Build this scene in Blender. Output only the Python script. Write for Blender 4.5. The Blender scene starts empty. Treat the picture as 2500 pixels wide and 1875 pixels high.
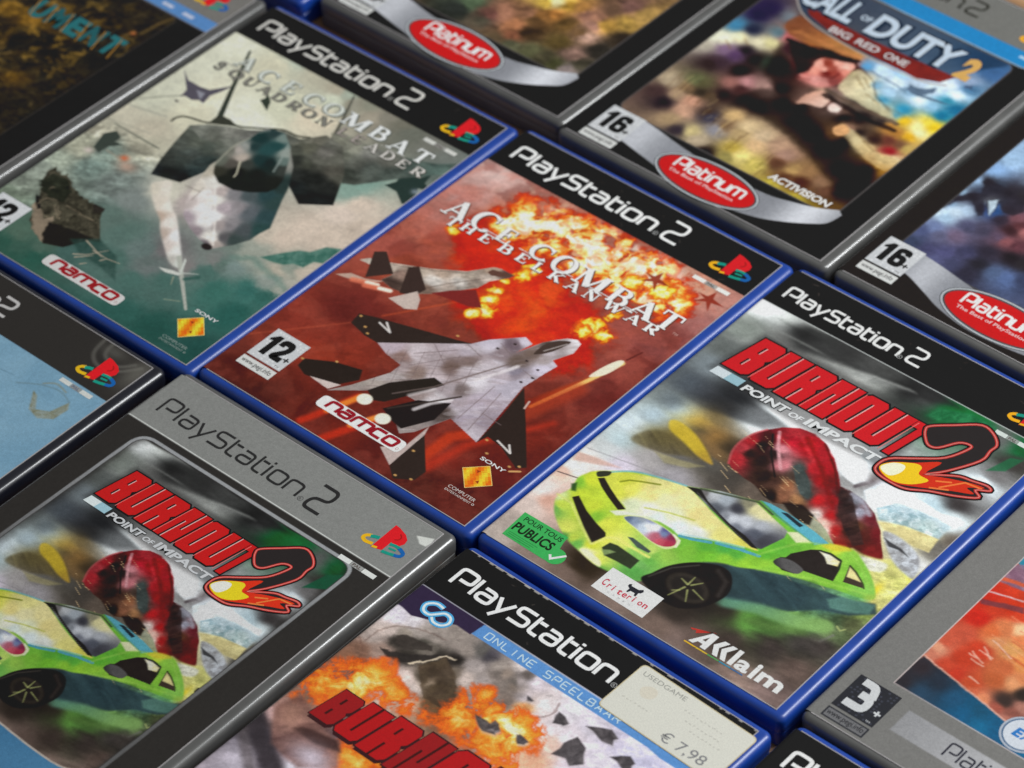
import bpy, math, random
import numpy as np
from mathutils import Matrix, Vector
S = bpy.context.scene
MM = 0.001
TOPZ = 14.0                      # the cases are 14 mm thick and lie on the table at z = 0

# ------------------------------------------------------------------ camera, light, exposure
F_PX = 8052.6
CAM = np.array([689.017, -604.136, 827.581])          # mm, above the plane of the covers
R = np.array([[0.7560172969793176, 0.6544117850135148, -0.013530051866555537],
              [0.436331614996157, -0.5192701695036928, -0.7348286962404587],
              [-0.4879063111120123, 0.5496396152926317, -0.6781177809776386]])
cd = bpy.data.cameras.new('camera'); cam = bpy.data.objects.new('camera', cd)
S.collection.objects.link(cam); S.camera = cam
cd.sensor_fit = 'HORIZONTAL'; cd.sensor_width = 36.0; cd.lens = F_PX/2500*36.0
cd.clip_start = 0.05; cd.clip_end = 60
M4 = Matrix.Identity(4)
for i in range(3):
    M4[i][0] = R[0][i]; M4[i][1] = -R[1][i]; M4[i][2] = -R[2][i]
    M4[i][3] = (CAM[i] + (TOPZ if i == 2 else 0))*MM
cam.matrix_world = M4
foc = np.array([165.0, 20.0, 0.0])
cd.dof.use_dof = True
cd.dof.focus_distance = float(abs(R[2] @ (foc-CAM)))*MM
cd.dof.aperture_fstop = 13.0

W = bpy.data.worlds.new('World'); S.world = W; W.use_nodes = True
bg = W.node_tree.nodes['Background']; bg.inputs[1].default_value = 0.22
# the room around the table: softly uneven light, a little brighter to one side
_n = W.node_tree.nodes.new('ShaderNodeTexNoise'); _n.inputs['Scale'].default_value = 2.6; _n.inputs['Detail'].default_value = 3
_g = W.node_tree.nodes.new('ShaderNodeTexCoord'); W.node_tree.links.new(_g.outputs['Generated'], _n.inputs['Vector'])
_r = W.node_tree.nodes.new('ShaderNodeValToRGB'); _r.color_ramp.elements[0].position = 0.36; _r.color_ramp.elements[1].position = 0.66
_r.color_ramp.elements[0].color = (0.42, 0.41, 0.41, 1); _r.color_ramp.elements[1].color = (1.5, 1.48, 1.46, 1)
W.node_tree.links.new(_n.outputs['Fac'], _r.inputs[0]); W.node_tree.links.new(_r.outputs[0], bg.inputs[0])

def lamp(name, direction, dist, size, power, col, target=(40, 20, 0)):
    ld = bpy.data.lights.new(name, 'AREA'); ld.shape = 'RECTANGLE'; ld.size = size[0]; ld.size_y = size[1]
    ld.energy = power; ld.color = col
    o = bpy.data.objects.new(name, ld); S.collection.objects.link(o)
    d = Vector(direction).normalized(); t = Vector(target)*MM
    o.location = t + d*dist
    o.rotation_euler = (-d).to_track_quat('-Z', 'Y').to_euler()
    return o
lamp('window_light', (0.46, 0.54, 0.70), 1.5, (0.30, 0.80), 25.0, (0.97, 0.99, 1.0), (160, 60, 0))
S.view_settings.view_transform = 'Standard'; S.view_settings.look = 'None'
S.view_settings.exposure = 0.0; S.view_settings.gamma = 1.0
S.view_settings.use_curve_mapping = False
S.cycles.use_denoising = True
S.cycles.max_bounces = 5; S.cycles.diffuse_bounces = 3

# ------------------------------------------------------------------ materials
def mat(name):
    m = bpy.data.materials.new(name); m.use_nodes = True
    nt = m.node_tree; return m, nt, nt.nodes['Principled BSDF']
def bump(nt, b, scale, dist, strength=0.3, detail=4, sock='Normal', coord=None):
    n = nt.nodes.new('ShaderNodeTexNoise'); n.inputs['Scale'].default_value = scale; n.inputs['Detail'].default_value = detail
    g = nt.nodes.new('ShaderNodeNewGeometry'); nt.links.new(g.outputs['Position'], n.inputs['Vector'])
    bu = nt.nodes.new('ShaderNodeBump'); bu.inputs['Strength'].default_value = strength; bu.inputs['Distance'].default_value = dist
    nt.links.new(n.outputs['Fac'], bu.inputs['Height']); nt.links.new(bu.outputs[0], b.inputs[sock])
    return n
def print_mat(name, rough, coat, coat_rough):
    m, nt, b = mat(name)
    a = nt.nodes.new('ShaderNodeAttribute'); a.attribute_name = 'ink'
    # faint paper and ink unevenness
    n = nt.nodes.new('ShaderNodeTexNoise'); n.inputs['Scale'].default_value = 2600; n.inputs['Detail'].default_value = 2
    g = nt.nodes.new('ShaderNodeNewGeometry'); nt.links.new(g.outputs['Position'], n.inputs['Vector'])
    r = nt.nodes.new('ShaderNodeMapRange'); r.inputs[1].default_value = 0.3; r.inputs[2].default_value = 0.7
    r.inputs[3].default_value = 0.88; r.inputs[4].default_value = 1.12
    nt.links.new(n.outputs['Fac'], r.inputs[0])
    mx = nt.nodes.new('ShaderNodeVectorMath'); mx.operation = 'SCALE'
    nt.links.new(a.outputs['Color'], mx.inputs[0]); nt.links.new(r.outputs[0], mx.inputs['Scale'])
    nt.links.new(mx.outputs[0], b.inputs['Base Color'])
    b.inputs['Roughness'].default_value = rough; b.inputs['Specular IOR Level'].default_value = 0.15
    b.inputs['Coat Weight'].default_value = coat; b.inputs['Coat Roughness'].default_value = coat_rough
    bump(nt, b, 26, 0.0016, 0.5, 3, 'Coat Normal')
    return m
M_PRINT = print_mat('printed_paper_in_clear_sleeve', 0.6, 0.65, 0.22)
def plastic(name, col, rough, coat=0.3, coat_rough=0.15, spec=0.5, var=0.12):
    m, nt, b = mat(name)
    n = nt.nodes.new('ShaderNodeTexNoise'); n.inputs['Scale'].default_value = 90; n.inputs['Detail'].default_value = 6
    g = nt.nodes.new('ShaderNodeNewGeometry'); nt.links.new(g.outputs['Position'], n.inputs['Vector'])
    r = nt.nodes.new('ShaderNodeValToRGB')
    r.color_ramp.elements[0].position = 0.3; r.color_ramp.elements[1].position = 0.7
    r.color_ramp.elements[0].color = tuple(c*(1-var) for c in col)+(1,); r.color_ramp.elements[1].color = tuple(c*(1+var) for c in col)+(1,)
    nt.links.new(n.outputs['Fac'], r.inputs[0]); nt.links.new(r.outputs[0], b.inputs['Base Color'])
    r2 = nt.nodes.new('ShaderNodeMapRange'); r2.inputs[3].default_value = rough*0.8; r2.inputs[4].default_value = rough*1.25
    nt.links.new(n.outputs['Fac'], r2.inputs[0]); nt.links.new(r2.outputs[0], b.inputs['Roughness'])
    b.inputs['Specular IOR Level'].default_value = spec
    b.inputs['Coat Weight'].default_value = coat; b.inputs['Coat Roughness'].default_value = coat_rough
    bump(nt, b, 120, 0.00004, 0.15, 2)
    return m
M_BLUE = plastic('blue_case_plastic', (0.006, 0.052, 0.33), 0.42, 0.30, 0.24)
M_GREY = plastic('smoky_grey_case_plastic', (0.10, 0.10, 0.096), 0.42, 0.75, 0.17)
M_BLACK = plastic('black_case_plastic', (0.008, 0.009, 0.016), 0.40, 0.55, 0.18)
m, nt, b = mat('sleeve_edge'); b.inputs['Base Color'].default_value = (0.42, 0.40, 0.40, 1); b.inputs['Roughness'].default_value = 0.35
M_EDGE = m
m, nt, b = mat('light_wood'); M_WOOD = m
tc = nt.nodes.new('ShaderNodeNewGeometry'); mp = nt.nodes.new('ShaderNodeMapping'); mp.inputs['Scale'].default_value = (1, 14, 1)
nz = nt.nodes.new('ShaderNodeTexNoise'); nz.inputs['Scale'].default_value = 12; nz.inputs['Detail'].default_value = 8; nz.inputs['Distortion'].default_value = 0.6
cr = nt.nodes.new('ShaderNodeValToRGB'); cr.color_ramp.elements[0].position = 0.3; cr.color_ramp.elements[1].position = 0.75
cr.color_ramp.elements[0].color = (0.28, 0.15, 0.07, 1); cr.color_ramp.elements[1].color = (0.46, 0.27, 0.14, 1)
nt.links.new(tc.outputs['Position'], mp.inputs[0]); nt.links.new(mp.outputs[0], nz.inputs['Vector']); nt.links.new(nz.outputs['Fac'], cr.inputs[0])
nt.links.new(cr.outputs[0], b.inputs['Base Color']); b.inputs['Roughness'].default_value = 0.45

# ------------------------------------------------------------------ colour
def lin(c):
    c = np.asarray(c, float)/255.0
    return np.where(c <= 0.04045, c/12.92, ((c+0.055)/1.055)**2.4)
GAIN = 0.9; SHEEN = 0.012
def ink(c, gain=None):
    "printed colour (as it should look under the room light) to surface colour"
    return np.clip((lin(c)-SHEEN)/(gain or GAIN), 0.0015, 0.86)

# ------------------------------------------------------------------ printed pictures: numpy painting
def vnoise(X, Y, seed):
    rs = np.random.RandomState(seed); n = 128; g = rs.rand(n, n)
    xi = np.floor(X).astype(int); yi = np.floor(Y).astype(int); fx = X-xi; fy = Y-yi
    fx = fx*fx*(3-2*fx); fy = fy*fy*(3-2*fy)
    a = g[yi % n, xi % n]; b_ = g[yi % n, (xi+1) % n]; c = g[(yi+1) % n, xi % n]; d = g[(yi+1) % n, (xi+1) % n]
    return (a*(1-fx)+b_*fx)*(1-fy)+(c*(1-fx)+d*fx)*fy
def fbm(X, Y, size, seed=0, octv=5, ang=0.0, stretch=1.0, gain=0.55):
    a = math.radians(ang); x = X*math.cos(a)+Y*math.sin(a); y = -X*math.sin(a)+Y*math.cos(a)
    x = x/(size*stretch)+13.7; y = y/size+5.1; t = 0; am = 1; s = 0
    wx = vnoise(x*1.3, y*1.3, seed+50)-.5; wy = vnoise(x*1.3+9, y*1.3+4, seed+51)-.5; x = x+wx*.9; y = y+wy*.9
    for o in range(octv):
        t = t+am*vnoise(x*2**o, y*2**o, seed+o*7); s += am; am *= gain
    return t/s
def smooth(pts, n=5, closed=True):
    P = np.array(pts, float); N = len(P); out = []
    rng = range(N) if closed else range(N-1)
    for i in rng:
        if closed: p0, p1, p2, p3 = P[(i-1) % N], P[i], P[(i+1) % N], P[(i+2) % N]
        else: p0, p1, p2, p3 = P[max(i-1, 0)], P[i], P[i+1], P[min(i+2, N-1)]
        for k in range(n):
            t = k/n
            out.append(0.5*((2*p1)+(-p0+p2)*t+(2*p0-5*p1+4*p2-p3)*t*t+(-p0+3*p1-3*p2+p3)*t**3))
    if not closed: out.append(P[-1])
    return [tuple(q) for q in out]
def sstep(x): 
    x = np.clip(x, 0, 1); return x*x*(3-2*x)

class Art:
    def __init__(self, x0, x1, y0, y1, res, base=(128, 128, 128)):
        self.nx = int(round((x1-x0)/res))+1; self.ny = int(round((y1-y0)/res))+1
        self.gx = np.linspace(x0, x1, self.nx); self.gy = np.linspace(y0, y1, self.ny)
        self.RX, self.RY = np.meshgrid(self.gx, self.gy)
        self.X, self.Y = self.RX.copy(), self.RY.copy()
        self.im = np.zeros((self.ny, self.nx, 3)); self.im[:] = base
        self.mask = None; self.res = res
    def design(self, sx, ax, bx, ay, by):
        "paint in another cover's coordinates: design = (real - b)/s + a"
        self.X = (self.RX-bx)/sx+ax; self.Y = (self.RY-by)/sx+ay
    def real(self): self.X, self.Y = self.RX, self.RY
    def put(self, a, col):
        a = np.clip(a, 0, 1)
        if self.mask is not None: a = a*self.mask
        self.im += (np.asarray(col, float)-self.im)*a[..., None]
    def sdf(self, pts, line=False):
        P = np.array(pts, float); N = len(P)
        d = np.full(self.X.shape, 1e9); ins = np.zeros(self.X.shape, bool)
        for i in range(N-1 if line else N):
            ax, ay = P[i]; bx, by = P[(i+1) % N]; ex, ey = bx-ax, by-ay; L = ex*ex+ey*ey+1e-9
            t = np.clip(((self.X-ax)*ex+(self.Y-ay)*ey)/L, 0, 1)
            d = np.minimum(d, (self.X-ax-t*ex)**2+(self.Y-ay-t*ey)**2)
            if not line and ay != by:
                c = ((ay > self.Y) != (by > self.Y)) & (self.X < ex*(self.Y-ay)/(by-ay)+ax)
                ins ^= c
        d = np.sqrt(d)
        return d if line else np.where(ins, -d, d)
    def poly(self, pts, col, soft=0.35, alpha=1.0, grow=0.0, sm=False):
        if sm: pts = smooth(pts)
        self.put(alpha*sstep(0.5-(self.sdf(pts)-grow)/max(soft, self.res)), self.c(col))
    def c(self, col):
        return col(self) if callable(col) else col
    def line(self, pts, w, col, soft=0.3, alpha=1.0, w2=None, sm=False):
        if sm: pts = smooth(pts, closed=False)
        P = np.array(pts, float); best = np.full(self.X.shape, 1e9); n = len(P)-1
        for i in range(n):
            ax, ay = P[i]; ex, ey = P[i+1]-P[i]; L = ex*ex+ey*ey+1e-9
            t = np.clip(((self.X-ax)*ex+(self.Y-ay)*ey)/L, 0, 1)
            d = np.hypot(self.X-ax-t*ex, self.Y-ay-t*ey)
            ww = w if w2 is None else w+(w2-w)*(i+t)/n
            best = np.minimum(best, d-ww/2)
        self.put(alpha*sstep(0.5-best/max(soft, self.res)), self.c(col))
    def blob(self, x, y, rx, ry, col, alpha=1.0, ang=0, hard=1.0):
        a = math.radians(ang); dx, dy = self.X-x, self.Y-y
        u = (dx*math.cos(a)+dy*math.sin(a))/rx; v = (-dx*math.sin(a)+dy*math.cos(a))/ry
        self.put(alpha*np.exp(-(u*u+v*v)**hard), self.c(col))
    def ell(self, x, y, rx, ry, col, soft=0.4, alpha=1.0, ang=0):
        a = math.radians(ang)
        self.poly([(x+rx*math.cos(t)*math.cos(a)-ry*math.sin(t)*math.sin(a), y+rx*math.cos(t)*math.sin(a)+ry*math.sin(t)*math.cos(a)) for t in np.linspace(0, 2*math.pi, 29)[:-1]], col, soft, alpha)
    def rect(self, x0, y0, x1, y1, col, soft=0.3, alpha=1): self.poly([(x0, y0), (x1, y0), (x1, y1), (x0, y1)], col, soft, alpha)
    def speck(self, amp, size, seed, region=None, ang=0, stretch=1, octv=4):
        n = (fbm(self.X, self.Y, size, seed, octv, ang, stretch)-0.5)*2*amp
        if region is not None: n = n*region
        if self.mask is not None: n = n*self.mask
        self.im *= (1+n[..., None])
    def idw(self, *pc, power=2.0, eps=1.2, alpha=1.0):
        "airbrush: blend smoothly between colours given at points"
        num = np.zeros_like(self.im); den = np.zeros(self.X.shape)
        for pts, cols in zip(pc[::2], pc[1::2]):
            cs = cols.split(); assert len(cs) == len(pts), (len(cs), len(pts))
            for (x, y), c in zip(pts, cs):
                w = ((self.X-x)**2+(self.Y-y)**2+eps)**-power; den += w
                num += w[..., None]*np.array([int(c[k:k+2], 16) for k in (0, 2, 4)], float)
        self.put(alpha*np.ones(self.X.shape), num/den[..., None])
    def clip(self, pts, soft=0.4, sm=True):
        self._old = self.mask
        m_ = sstep(.5-self.sdf(smooth(pts) if sm else pts)/soft); self.mask = m_ if self._old is None else m_*self._old
    def unclip(self): self.mask = self._old
    def smear(self, mask, ang, L, n=11):
        "brush the wet paint along a direction, as a panning camera would"
        st = self.res if self.X is self.RX else self.res
        acc = np.zeros_like(self.im); c, s_ = math.cos(math.radians(ang)), math.sin(math.radians(ang))
        for k in range(n):
            t = (k/(n-1)-.5)*L/st; dx, dy = int(round(t*c)), int(round(t*s_))
            yy = np.clip(np.arange(self.ny)+dy, 0, self.ny-1); xx = np.clip(np.arange(self.nx)+dx, 0, self.nx-1)
            acc += self.im[yy][:, xx]
        self.put(mask*np.ones(self.X.shape), acc/n)
    def warp(self, amp, size, seed=5, region=None, octv=4):
        "push the paint about so that outlines turn ragged and organic"
        dx = (fbm(self.X, self.Y, size, seed, octv, 0, 1, .62)-.5)*2*amp/self.res; dy = (fbm(self.X, self.Y, size, seed+33, octv, 0, 1, .62)-.5)*2*amp/self.res
        if region is not None: dx, dy = dx*region, dy*region
        jj, ii = np.meshgrid(np.arange(self.nx), np.arange(self.ny)); x = np.clip(jj+dx, 0, self.nx-1.001); y = np.clip(ii+dy, 0, self.ny-1.001)
        x0, y0 = x.astype(int), y.astype(int); fx, fy = (x-x0)[..., None], (y-y0)[..., None]
        new = (self.im[y0, x0]*(1-fx)+self.im[y0, x0+1]*fx)*(1-fy)+(self.im[y0+1, x0]*(1-fx)+self.im[y0+1, x0+1]*fx)*fy
        self.put(np.ones(self.X.shape), new)
    def grit(self, amp, seed=70, region=None):
        "photographic detail: three sizes of tonal mottling"
        for a, s_, k in ((.45, 7, 0), (.35, 2.6, 1), (.3, 1.1, 2)): self.speck(amp*a*2, s_, seed+k, region, 25, 1.5)
        self.im = np.clip(self.im, 0, 250)
    def contrast(self, k, mid=95, sat=1.0):
        m_ = self.im.mean(-1, keepdims=True); new = np.clip(((m_+(self.im-m_)*sat)-mid)*k+mid, 8, 250)
        self.put(np.ones(self.X.shape), new)
    def fire(self, blobs, size=9, seed=3, amp=1.2, ramp=None, octv=6, ang=0, stretch=1):
        f = np.zeros(self.X.shape)
        for x, y, rx, ry, s in blobs: f = f+s*np.exp(-(((self.X-x)/rx)**2+((self.Y-y)/ry)**2))
        n = fbm(self.X, self.Y, size, seed, octv, ang, stretch, 0.66); n2 = fbm(self.X, self.Y, size*.45, seed+90, 4, ang, stretch, 0.6)
        f = f*(1+amp*(n-0.5)*2.4+.5*amp*(n2-.5)*2)+0.3*(n-0.5)*(f > 0.12)
        ramp = ramp or [(0.15, (150, 45, 30), 0), (0.35, (196, 46, 22), .95), (0.55, (226, 84, 24), 1), (0.75, (240, 160, 50), 1), (0.95, (250, 214, 110), 1), (1.25, (250, 243, 214), 1)]
        t = np.array([r[0] for r in ramp])
        col = np.stack([np.interp(f, t, [r[1][k] for r in ramp]) for k in range(3)], -1)
        self.put(np.interp(f, t, [r[2] for r in ramp]), col)
def grad(p, cp, q, cq):
    "linear colour blend from point p to point q"
    def f(A):
        ex, ey = q[0]-p[0], q[1]-p[1]; t = np.clip(((A.X-p[0])*ex+(A.Y-p[1])*ey)/(ex*ex+ey*ey), 0, 1)[..., None]
        return np.array(cp, float)*(1-t)+np.array(cq, float)*t
    return f
def mottle(c1, c2, size, seed=1, ang=0, stretch=1, con=2.2):
    def f(A):
        t = np.clip((fbm(A.X, A.Y, size, seed, 5, ang, stretch)-0.5)*con+0.5, 0, 1)[..., None]
        return np.array(c1, float)*(1-t)+np.array(c2, float)*t
    return f

# ------------------------------------------------------------------ mesh helpers
def link(name, me, parent, mats):
    o = bpy.data.objects.new(name, me); S.collection.objects.link(o)
    for mt in mats: me.materials.append(mt)
    if parent: o.parent = parent
    return o
SPR = 1.6
def sheet(name, A, parent, gain, wrap=True):
    "printed sheet: the painted grid as a fine mesh; what lies left of x = -0.2 folds down over the spine"
    nx, ny = A.nx, A.ny; X = A.RX.copy(); Z = np.zeros_like(X)
    if wrap:
        s = np.clip(-A.RX-0.2, 0, None); a = np.clip(s/SPR, 0, math.pi/2)
        X = np.where(s > 0, -0.2-SPR*np.sin(a), A.RX); Z = -SPR*(1-np.cos(a))-np.clip(s-SPR*math.pi/2, 0, None)
    # the sheet bows and ripples a little inside its sleeve
    Z = Z+0.0*Z
    co = np.stack([X, A.RY, Z], -1).reshape(-1, 3)*MM
    idx = np.arange(nx*ny).reshape(ny, nx)
    q = np.stack([idx[:-1, :-1], idx[:-1, 1:], idx[1:, 1:], idx[1:, :-1]], -1).reshape(-1, 4)
    me = bpy.data.meshes.new(name); me.vertices.add(len(co)); me.vertices.foreach_set('co', co.astype(np.float32).ravel())
    me.loops.add(q.size); me.loops.foreach_set('vertex_index', q.ravel().astype(np.int32))
    me.polygons.add(len(q)); me.polygons.foreach_set('loop_start', (np.arange(len(q))*4).astype(np.int32))
    me.polygons.foreach_set('use_smooth', np.ones(len(q), bool))
    me.update(calc_edges=True)
    at = me.color_attributes.new('ink', 'FLOAT_COLOR', 'POINT')
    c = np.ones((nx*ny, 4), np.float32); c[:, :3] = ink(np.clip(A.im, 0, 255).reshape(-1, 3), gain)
    at.data.foreach_set('color', c.ravel())
    return link(name, me, parent, [M_PRINT])

class Ink:
    "flat printed shapes collected into one mesh, lying just over the sheet"
    def __init__(self, gain): self.v = []; self.f = []; self.c = []; self.g = gain
    def tri(self, pts, col, z):
        n = len(self.v); self.v += [(x, y, z) for x, y in pts]; self.f.append(list(range(n, n+len(pts)))); self.c += [ink(col, self.g)]*len(pts)
    poly = tri
    def ribbon(self, pts, w, col, z):
        P = [np.array(p, float) for p in pts]
        P = [p for i, p in enumerate(P) if i == 0 or np.hypot(*(p-P[i-1])) > 1e-6]
        closed = len(P) > 3 and np.hypot(*(P[0]-P[-1])) < 1e-5
        if closed: P = P[:-1]
        N = len(P); ws = w if hasattr(w, '__len__') else [w]*N
        L, Rr = [], []
        for i in range(N):
            a = P[i-1] if (i > 0 or closed) else None; b_ = P[(i+1) % N] if (i < N-1 or closed) else None
            d1 = (P[i]-a)/np.hypot(*(P[i]-a)) if a is not None else None; d2 = (b_-P[i])/np.hypot(*(b_-P[i])) if b_ is not None else None
            if d1 is None: d1 = d2
            if d2 is None: d2 = d1
            n1 = np.array([-d1[1], d1[0]]); n2 = np.array([-d2[1], d2[0]]); m_ = n1+n2; k = np.hypot(*m_)
            m_ = m_/k if k > 1e-6 else n1; s = 1/max(m_ @ n1, 0.45)
            h = ws[i]/2*s; L.append(P[i]+m_*h); Rr.append(P[i]-m_*h)
        n0 = len(self.v); cc = ink(col, self.g)
        for i in range(N): self.v += [(L[i][0], L[i][1], z), (Rr[i][0], Rr[i][1], z)]; self.c += [cc, cc]
        for i in range(N if closed else N-1):
            j = (i+1) % N; self.f.append([n0+2*i+1, n0+2*j+1, n0+2*j, n0+2*i])
    def build(self, name, parent):
        me = bpy.data.meshes.new(name); me.from_pydata([(x*MM, y*MM, z*MM) for x, y, z in self.v], [], self.f)
        for p in me.polygons:
            if p.normal.z < 0: p.flip()
        me.update()
        at = me.color_attributes.new('ink', 'FLOAT_COLOR', 'POINT')
        c = np.ones((len(self.v), 4), np.float32); c[:, :3] = np.array(self.c); at.data.foreach_set('color', c.ravel())
        return link(name, me, parent, [M_PRINT])

def rp(pts, r=0.12, n=4, closed=False):
    "polyline with rounded corners"
    P = [np.array(p, float) for p in pts]; out = []; N = len(P)
    for i in range(N):
        if not closed and i in (0, N-1): out.append(P[i]); continue
        a, b_, c = P[i-1], P[i], P[(i+1) % N]; la = np.hypot(*(a-b_)); lc = np.hypot(*(c-b_)); rr = min(r, la*0.48, lc*0.48)
        s = b_+(a-b_)/la*rr; e = b_+(c-b_)/lc*rr
        for k in range(n+1):
            t = k/n; out.append((1-t)**2*s+2*t*(1-t)*b_+t*t*e)
    if closed: out.append(out[0])
    return out
# squared technical lettering: (advance, strokes); cap height 1
TECH = {
 'P': (.70, [[(.04, 0), (.04, 1), (.60, 1), (.60, .38), (.20, .38)]]), 'l': (.20, [[(.05, 0), (.05, 1.0)]]),
 'a': (.62, [[(.08, .72), (.50, .72), (.50, .02), (.04, .02), (.04, .42), (.44, .42)]]),
 'y': (.62, [[(.02, .76), (.26, .02)], [(.54, .76), (.12, -.34)]]),
 'S': (.66, [[(.60, .93), (.08, .93), (.08, .50), (.56, .50), (.56, .03), (.0, .03)]]),
 't': (.46, [[(.08, .98), (.08, .02), (.38, .02)], [(.15, .74), (.40, .74)]]),
 'i': (.20, [[(.05, 0), (.05, .76)], [(.05, .88), (.05, 1.0)]]),
 'o': (.64, ['c', [(.04, .02), (.04, .74), (.54, .74), (.54, .02)]]),
 'n': (.64, [[(.05, 0), (.05, .74), (.54, .74), (.54, 0)]]),
 'u': (.64, [[(.05, .76), (.05, .02), (.54, .02), (.54, .76)]]),
 'm': (.96, [[(.05, 0), (.05, .74), (.86, .74), (.86, 0)], [(.455, 0), (.455, .68)]]),
 'c': (.60, [[(.52, .74), (.04, .74), (.04, .02), (.52, .02)]]),
 '2': (.90, [[(.0, 1), (.72, 1), (.72, .55), (.10, .47), (.04, .05), (.80, .05)]]),
}
def tech(I, s, x, y, h, width, col, z, sw=.13, r=.16, shear=0.0, squash=None):
    "write s from x so that it fills width"
    adv = sum(TECH[c][0] if c in TECH else .3 for c in s); kx = width/adv; ky = h
    cx = 0
    for ch in s:
        if ch in TECH:
            a, st = TECH[ch]; closed = st[0] == 'c'; n = 0
            for k, q in enumerate(st[1:] if closed else st):
                P = rp(q, r, 4, closed)
                I.ribbon([(x+(cx+p[0]+shear*p[1])*kx, y+p[1]*ky) for p in P], sw*min(kx, ky*1.05), col, z+k*0.006)
            cx += a
        else: cx += .3
# serif capitals, thick and thin strokes; cap height 1, each (advance, [(points, width or 'e')])
def arc(cx, cy, rx, ry, a0, a1, n=18): return [(cx+rx*math.cos(math.radians(a0+(a1-a0)*k/n)), cy+ry*math.sin(math.radians(a0+(a1-a0)*k/n))) for k in range(n+1)]
T_, H_ = .19, .07
def sf(x, y, w=.14): return ([(x-w, y), (x+w, y)], .06)
SERIF = {
 'A': (.9, [([(.10, 0), (.42, 1)], H_), ([(.40, 1), (.78, 0)], T_), ([(.22, .33), (.6, .33)], H_), sf(.10, .03), sf(.78, .03, .17)]),
 'B': (.8, [([(.2, 0), (.2, 1)], T_), ([(.05, .97), (.4, .97)]+arc(.42, .75, .24, .22, 90, -90)[1:]+[(.2, .53)], 'v'), ([(.05, .03), (.45, .03)]+arc(.47, .28, .28, .25, -90, 90)[1:]+[(.2, .53)], 'v')]),
 'C': (.85, [(arc(.47, .5, .4, .48, 48, 318), 'e'), ([(.76, .65), (.76, 1.0)], .06)]),
 'D': (.9, [([(.2, 0), (.2, 1)], T_), ([(.05, .97), (.35, .97)]+arc(.38, .5, .42, .47, 90, -90)[1:]+[(.05, .03)], 'v')]),
 'E': (.75, [([(.2, 0), (.2, 1)], T_), ([(.05, .97), (.66, .97), (.68, .72)], .07), ([(.05, .03), (.68, .03), (.72, .3)], .07), ([(.2, .52), (.52, .52)], .07), ([(.52, .38), (.52, .66)], .05)]),
 'H': (.95, [([(.2, 0), (.2, 1)], T_), ([(.75, 0), (.75, 1)], T_), ([(.2, .5), (.75, .5)], H_), sf(.2, .03, .17), sf(.75, .03, .17), sf(.2, .97, .17), sf(.75, .97, .17)]),
 'K': (.9, [([(.2, 0), (.2, 1)], T_), ([(.28, .42), (.72, .97)], H_), ([(.38, .55), (.76, 0)], T_), sf(.2, .03, .17), sf(.2, .97, .17), sf(.72, .97), sf(.78, .03)]),
 'L': (.75, [([(.2, 0), (.2, 1)], T_), ([(.05, .03), (.68, .03), (.72, .32)], .07), sf(.2, .97, .17)]),
 'M': (1.1, [([(.15, 0), (.18, 1)], H_), ([(.2, 1), (.55, .02)], T_), ([(.55, .02), (.88, 1)], H_), ([(.92, 1), (.92, 0)], T_), sf(.15, .03), sf(.92, .03, .17), sf(.1, .97, .1), sf(.97, .97, .1)]),
 'N': (.95, [([(.18, 0), (.18, 1)], H_), ([(.2, 1), (.78, 0)], T_), ([(.8, 0), (.8, 1)], H_), sf(.18, .03), sf(.8, .97), sf(.12, .97, .1)]),
 'O': (.95, [(arc(.47, .5, .38, .47, 0, 360, 28), 'e')]),
 'Q': (.95, [(arc(.47, .5, .38, .47, 0, 360, 28), 'e'), ([(.45, .1), (.85, -.2)], .12)]),
 'R': (.85, [([(.2, 0), (.2, 1)], T_), ([(.05, .97), (.4, .97)]+arc(.43, .73, .26, .24, 90, -90)[1:]+[(.2, .49)], 'v'), ([(.4, .5), (.76, 0)], T_), sf(.2, .03, .17), sf(.8, .03, .1)]),
 'S': (.7, [([(.6, .78)]+arc(.36, .75, .2, .22, 30, 250, 10)+arc(.36, .27, .22, .25, 60, -150, 10), .13), ([(.6, .7), (.6, .98)], .05), ([(.12, .0), (.12, .3)], .05)]),
 'T': (.85, [([(.43, 0), (.43, 1)], T_), ([(.05, .7), (.07, .97), (.8, .97), (.82, .7)], .07), sf(.43, .03, .17)]),
 'U': (.9, [([(.2, 1), (.2, .3)]+arc(.48, .3, .28, .27, 180, 360, 12)+[(.76, 1)], 'u'), sf(.2, .97, .17), sf(.76, .97, .13)]),
 'W': (1.2, [([(.12, 1), (.38, 0)], T_), ([(.38, 0), (.62, .9)], H_), ([(.6, 1), (.84, 0)], T_), ([(.84, 0), (1.1, 1)], H_), sf(.12, .97), sf(.6, .97, .12), sf(1.1, .97, .12)]),
}
def serif(I, ch, cx, cy, w, h, col, z, bold=1.0):
    a, st = SERIF[ch]
    for k, (P, wd) in enumerate(st):
        n = len(P)
        if wd == 'e':
            c0 = sum(p[0] for p in P)/n
            ws = []
            for i in range(n):
                t = np.subtract(P[min(i+1, n-1)], P[max(i-1, 0)]); t = t/np.hypot(*t); ws.append((H_+(T_-H_)*abs(t[1])**1.5)*w*bold)
        elif wd == 'v':
            ws = []
            for i in range(n):
                t = np.subtract(P[min(i+1, n-1)], P[max(i-1, 0)]); t = t/np.hypot(*t); ws.append((H_+(T_-H_)*abs(t[1]))*w*bold)
        elif wd == 'u':
            ws = [(T_ if i < n*.5 else H_)*w*bold for i in range(n)]
        else: ws = [wd*w*bold]*n
        I.ribbon([(cx+(p[0]-a/2)*w, cy+(p[1]-.5)*h) for p in P], ws, col, z+k*0.005)
_tc = {}
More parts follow.
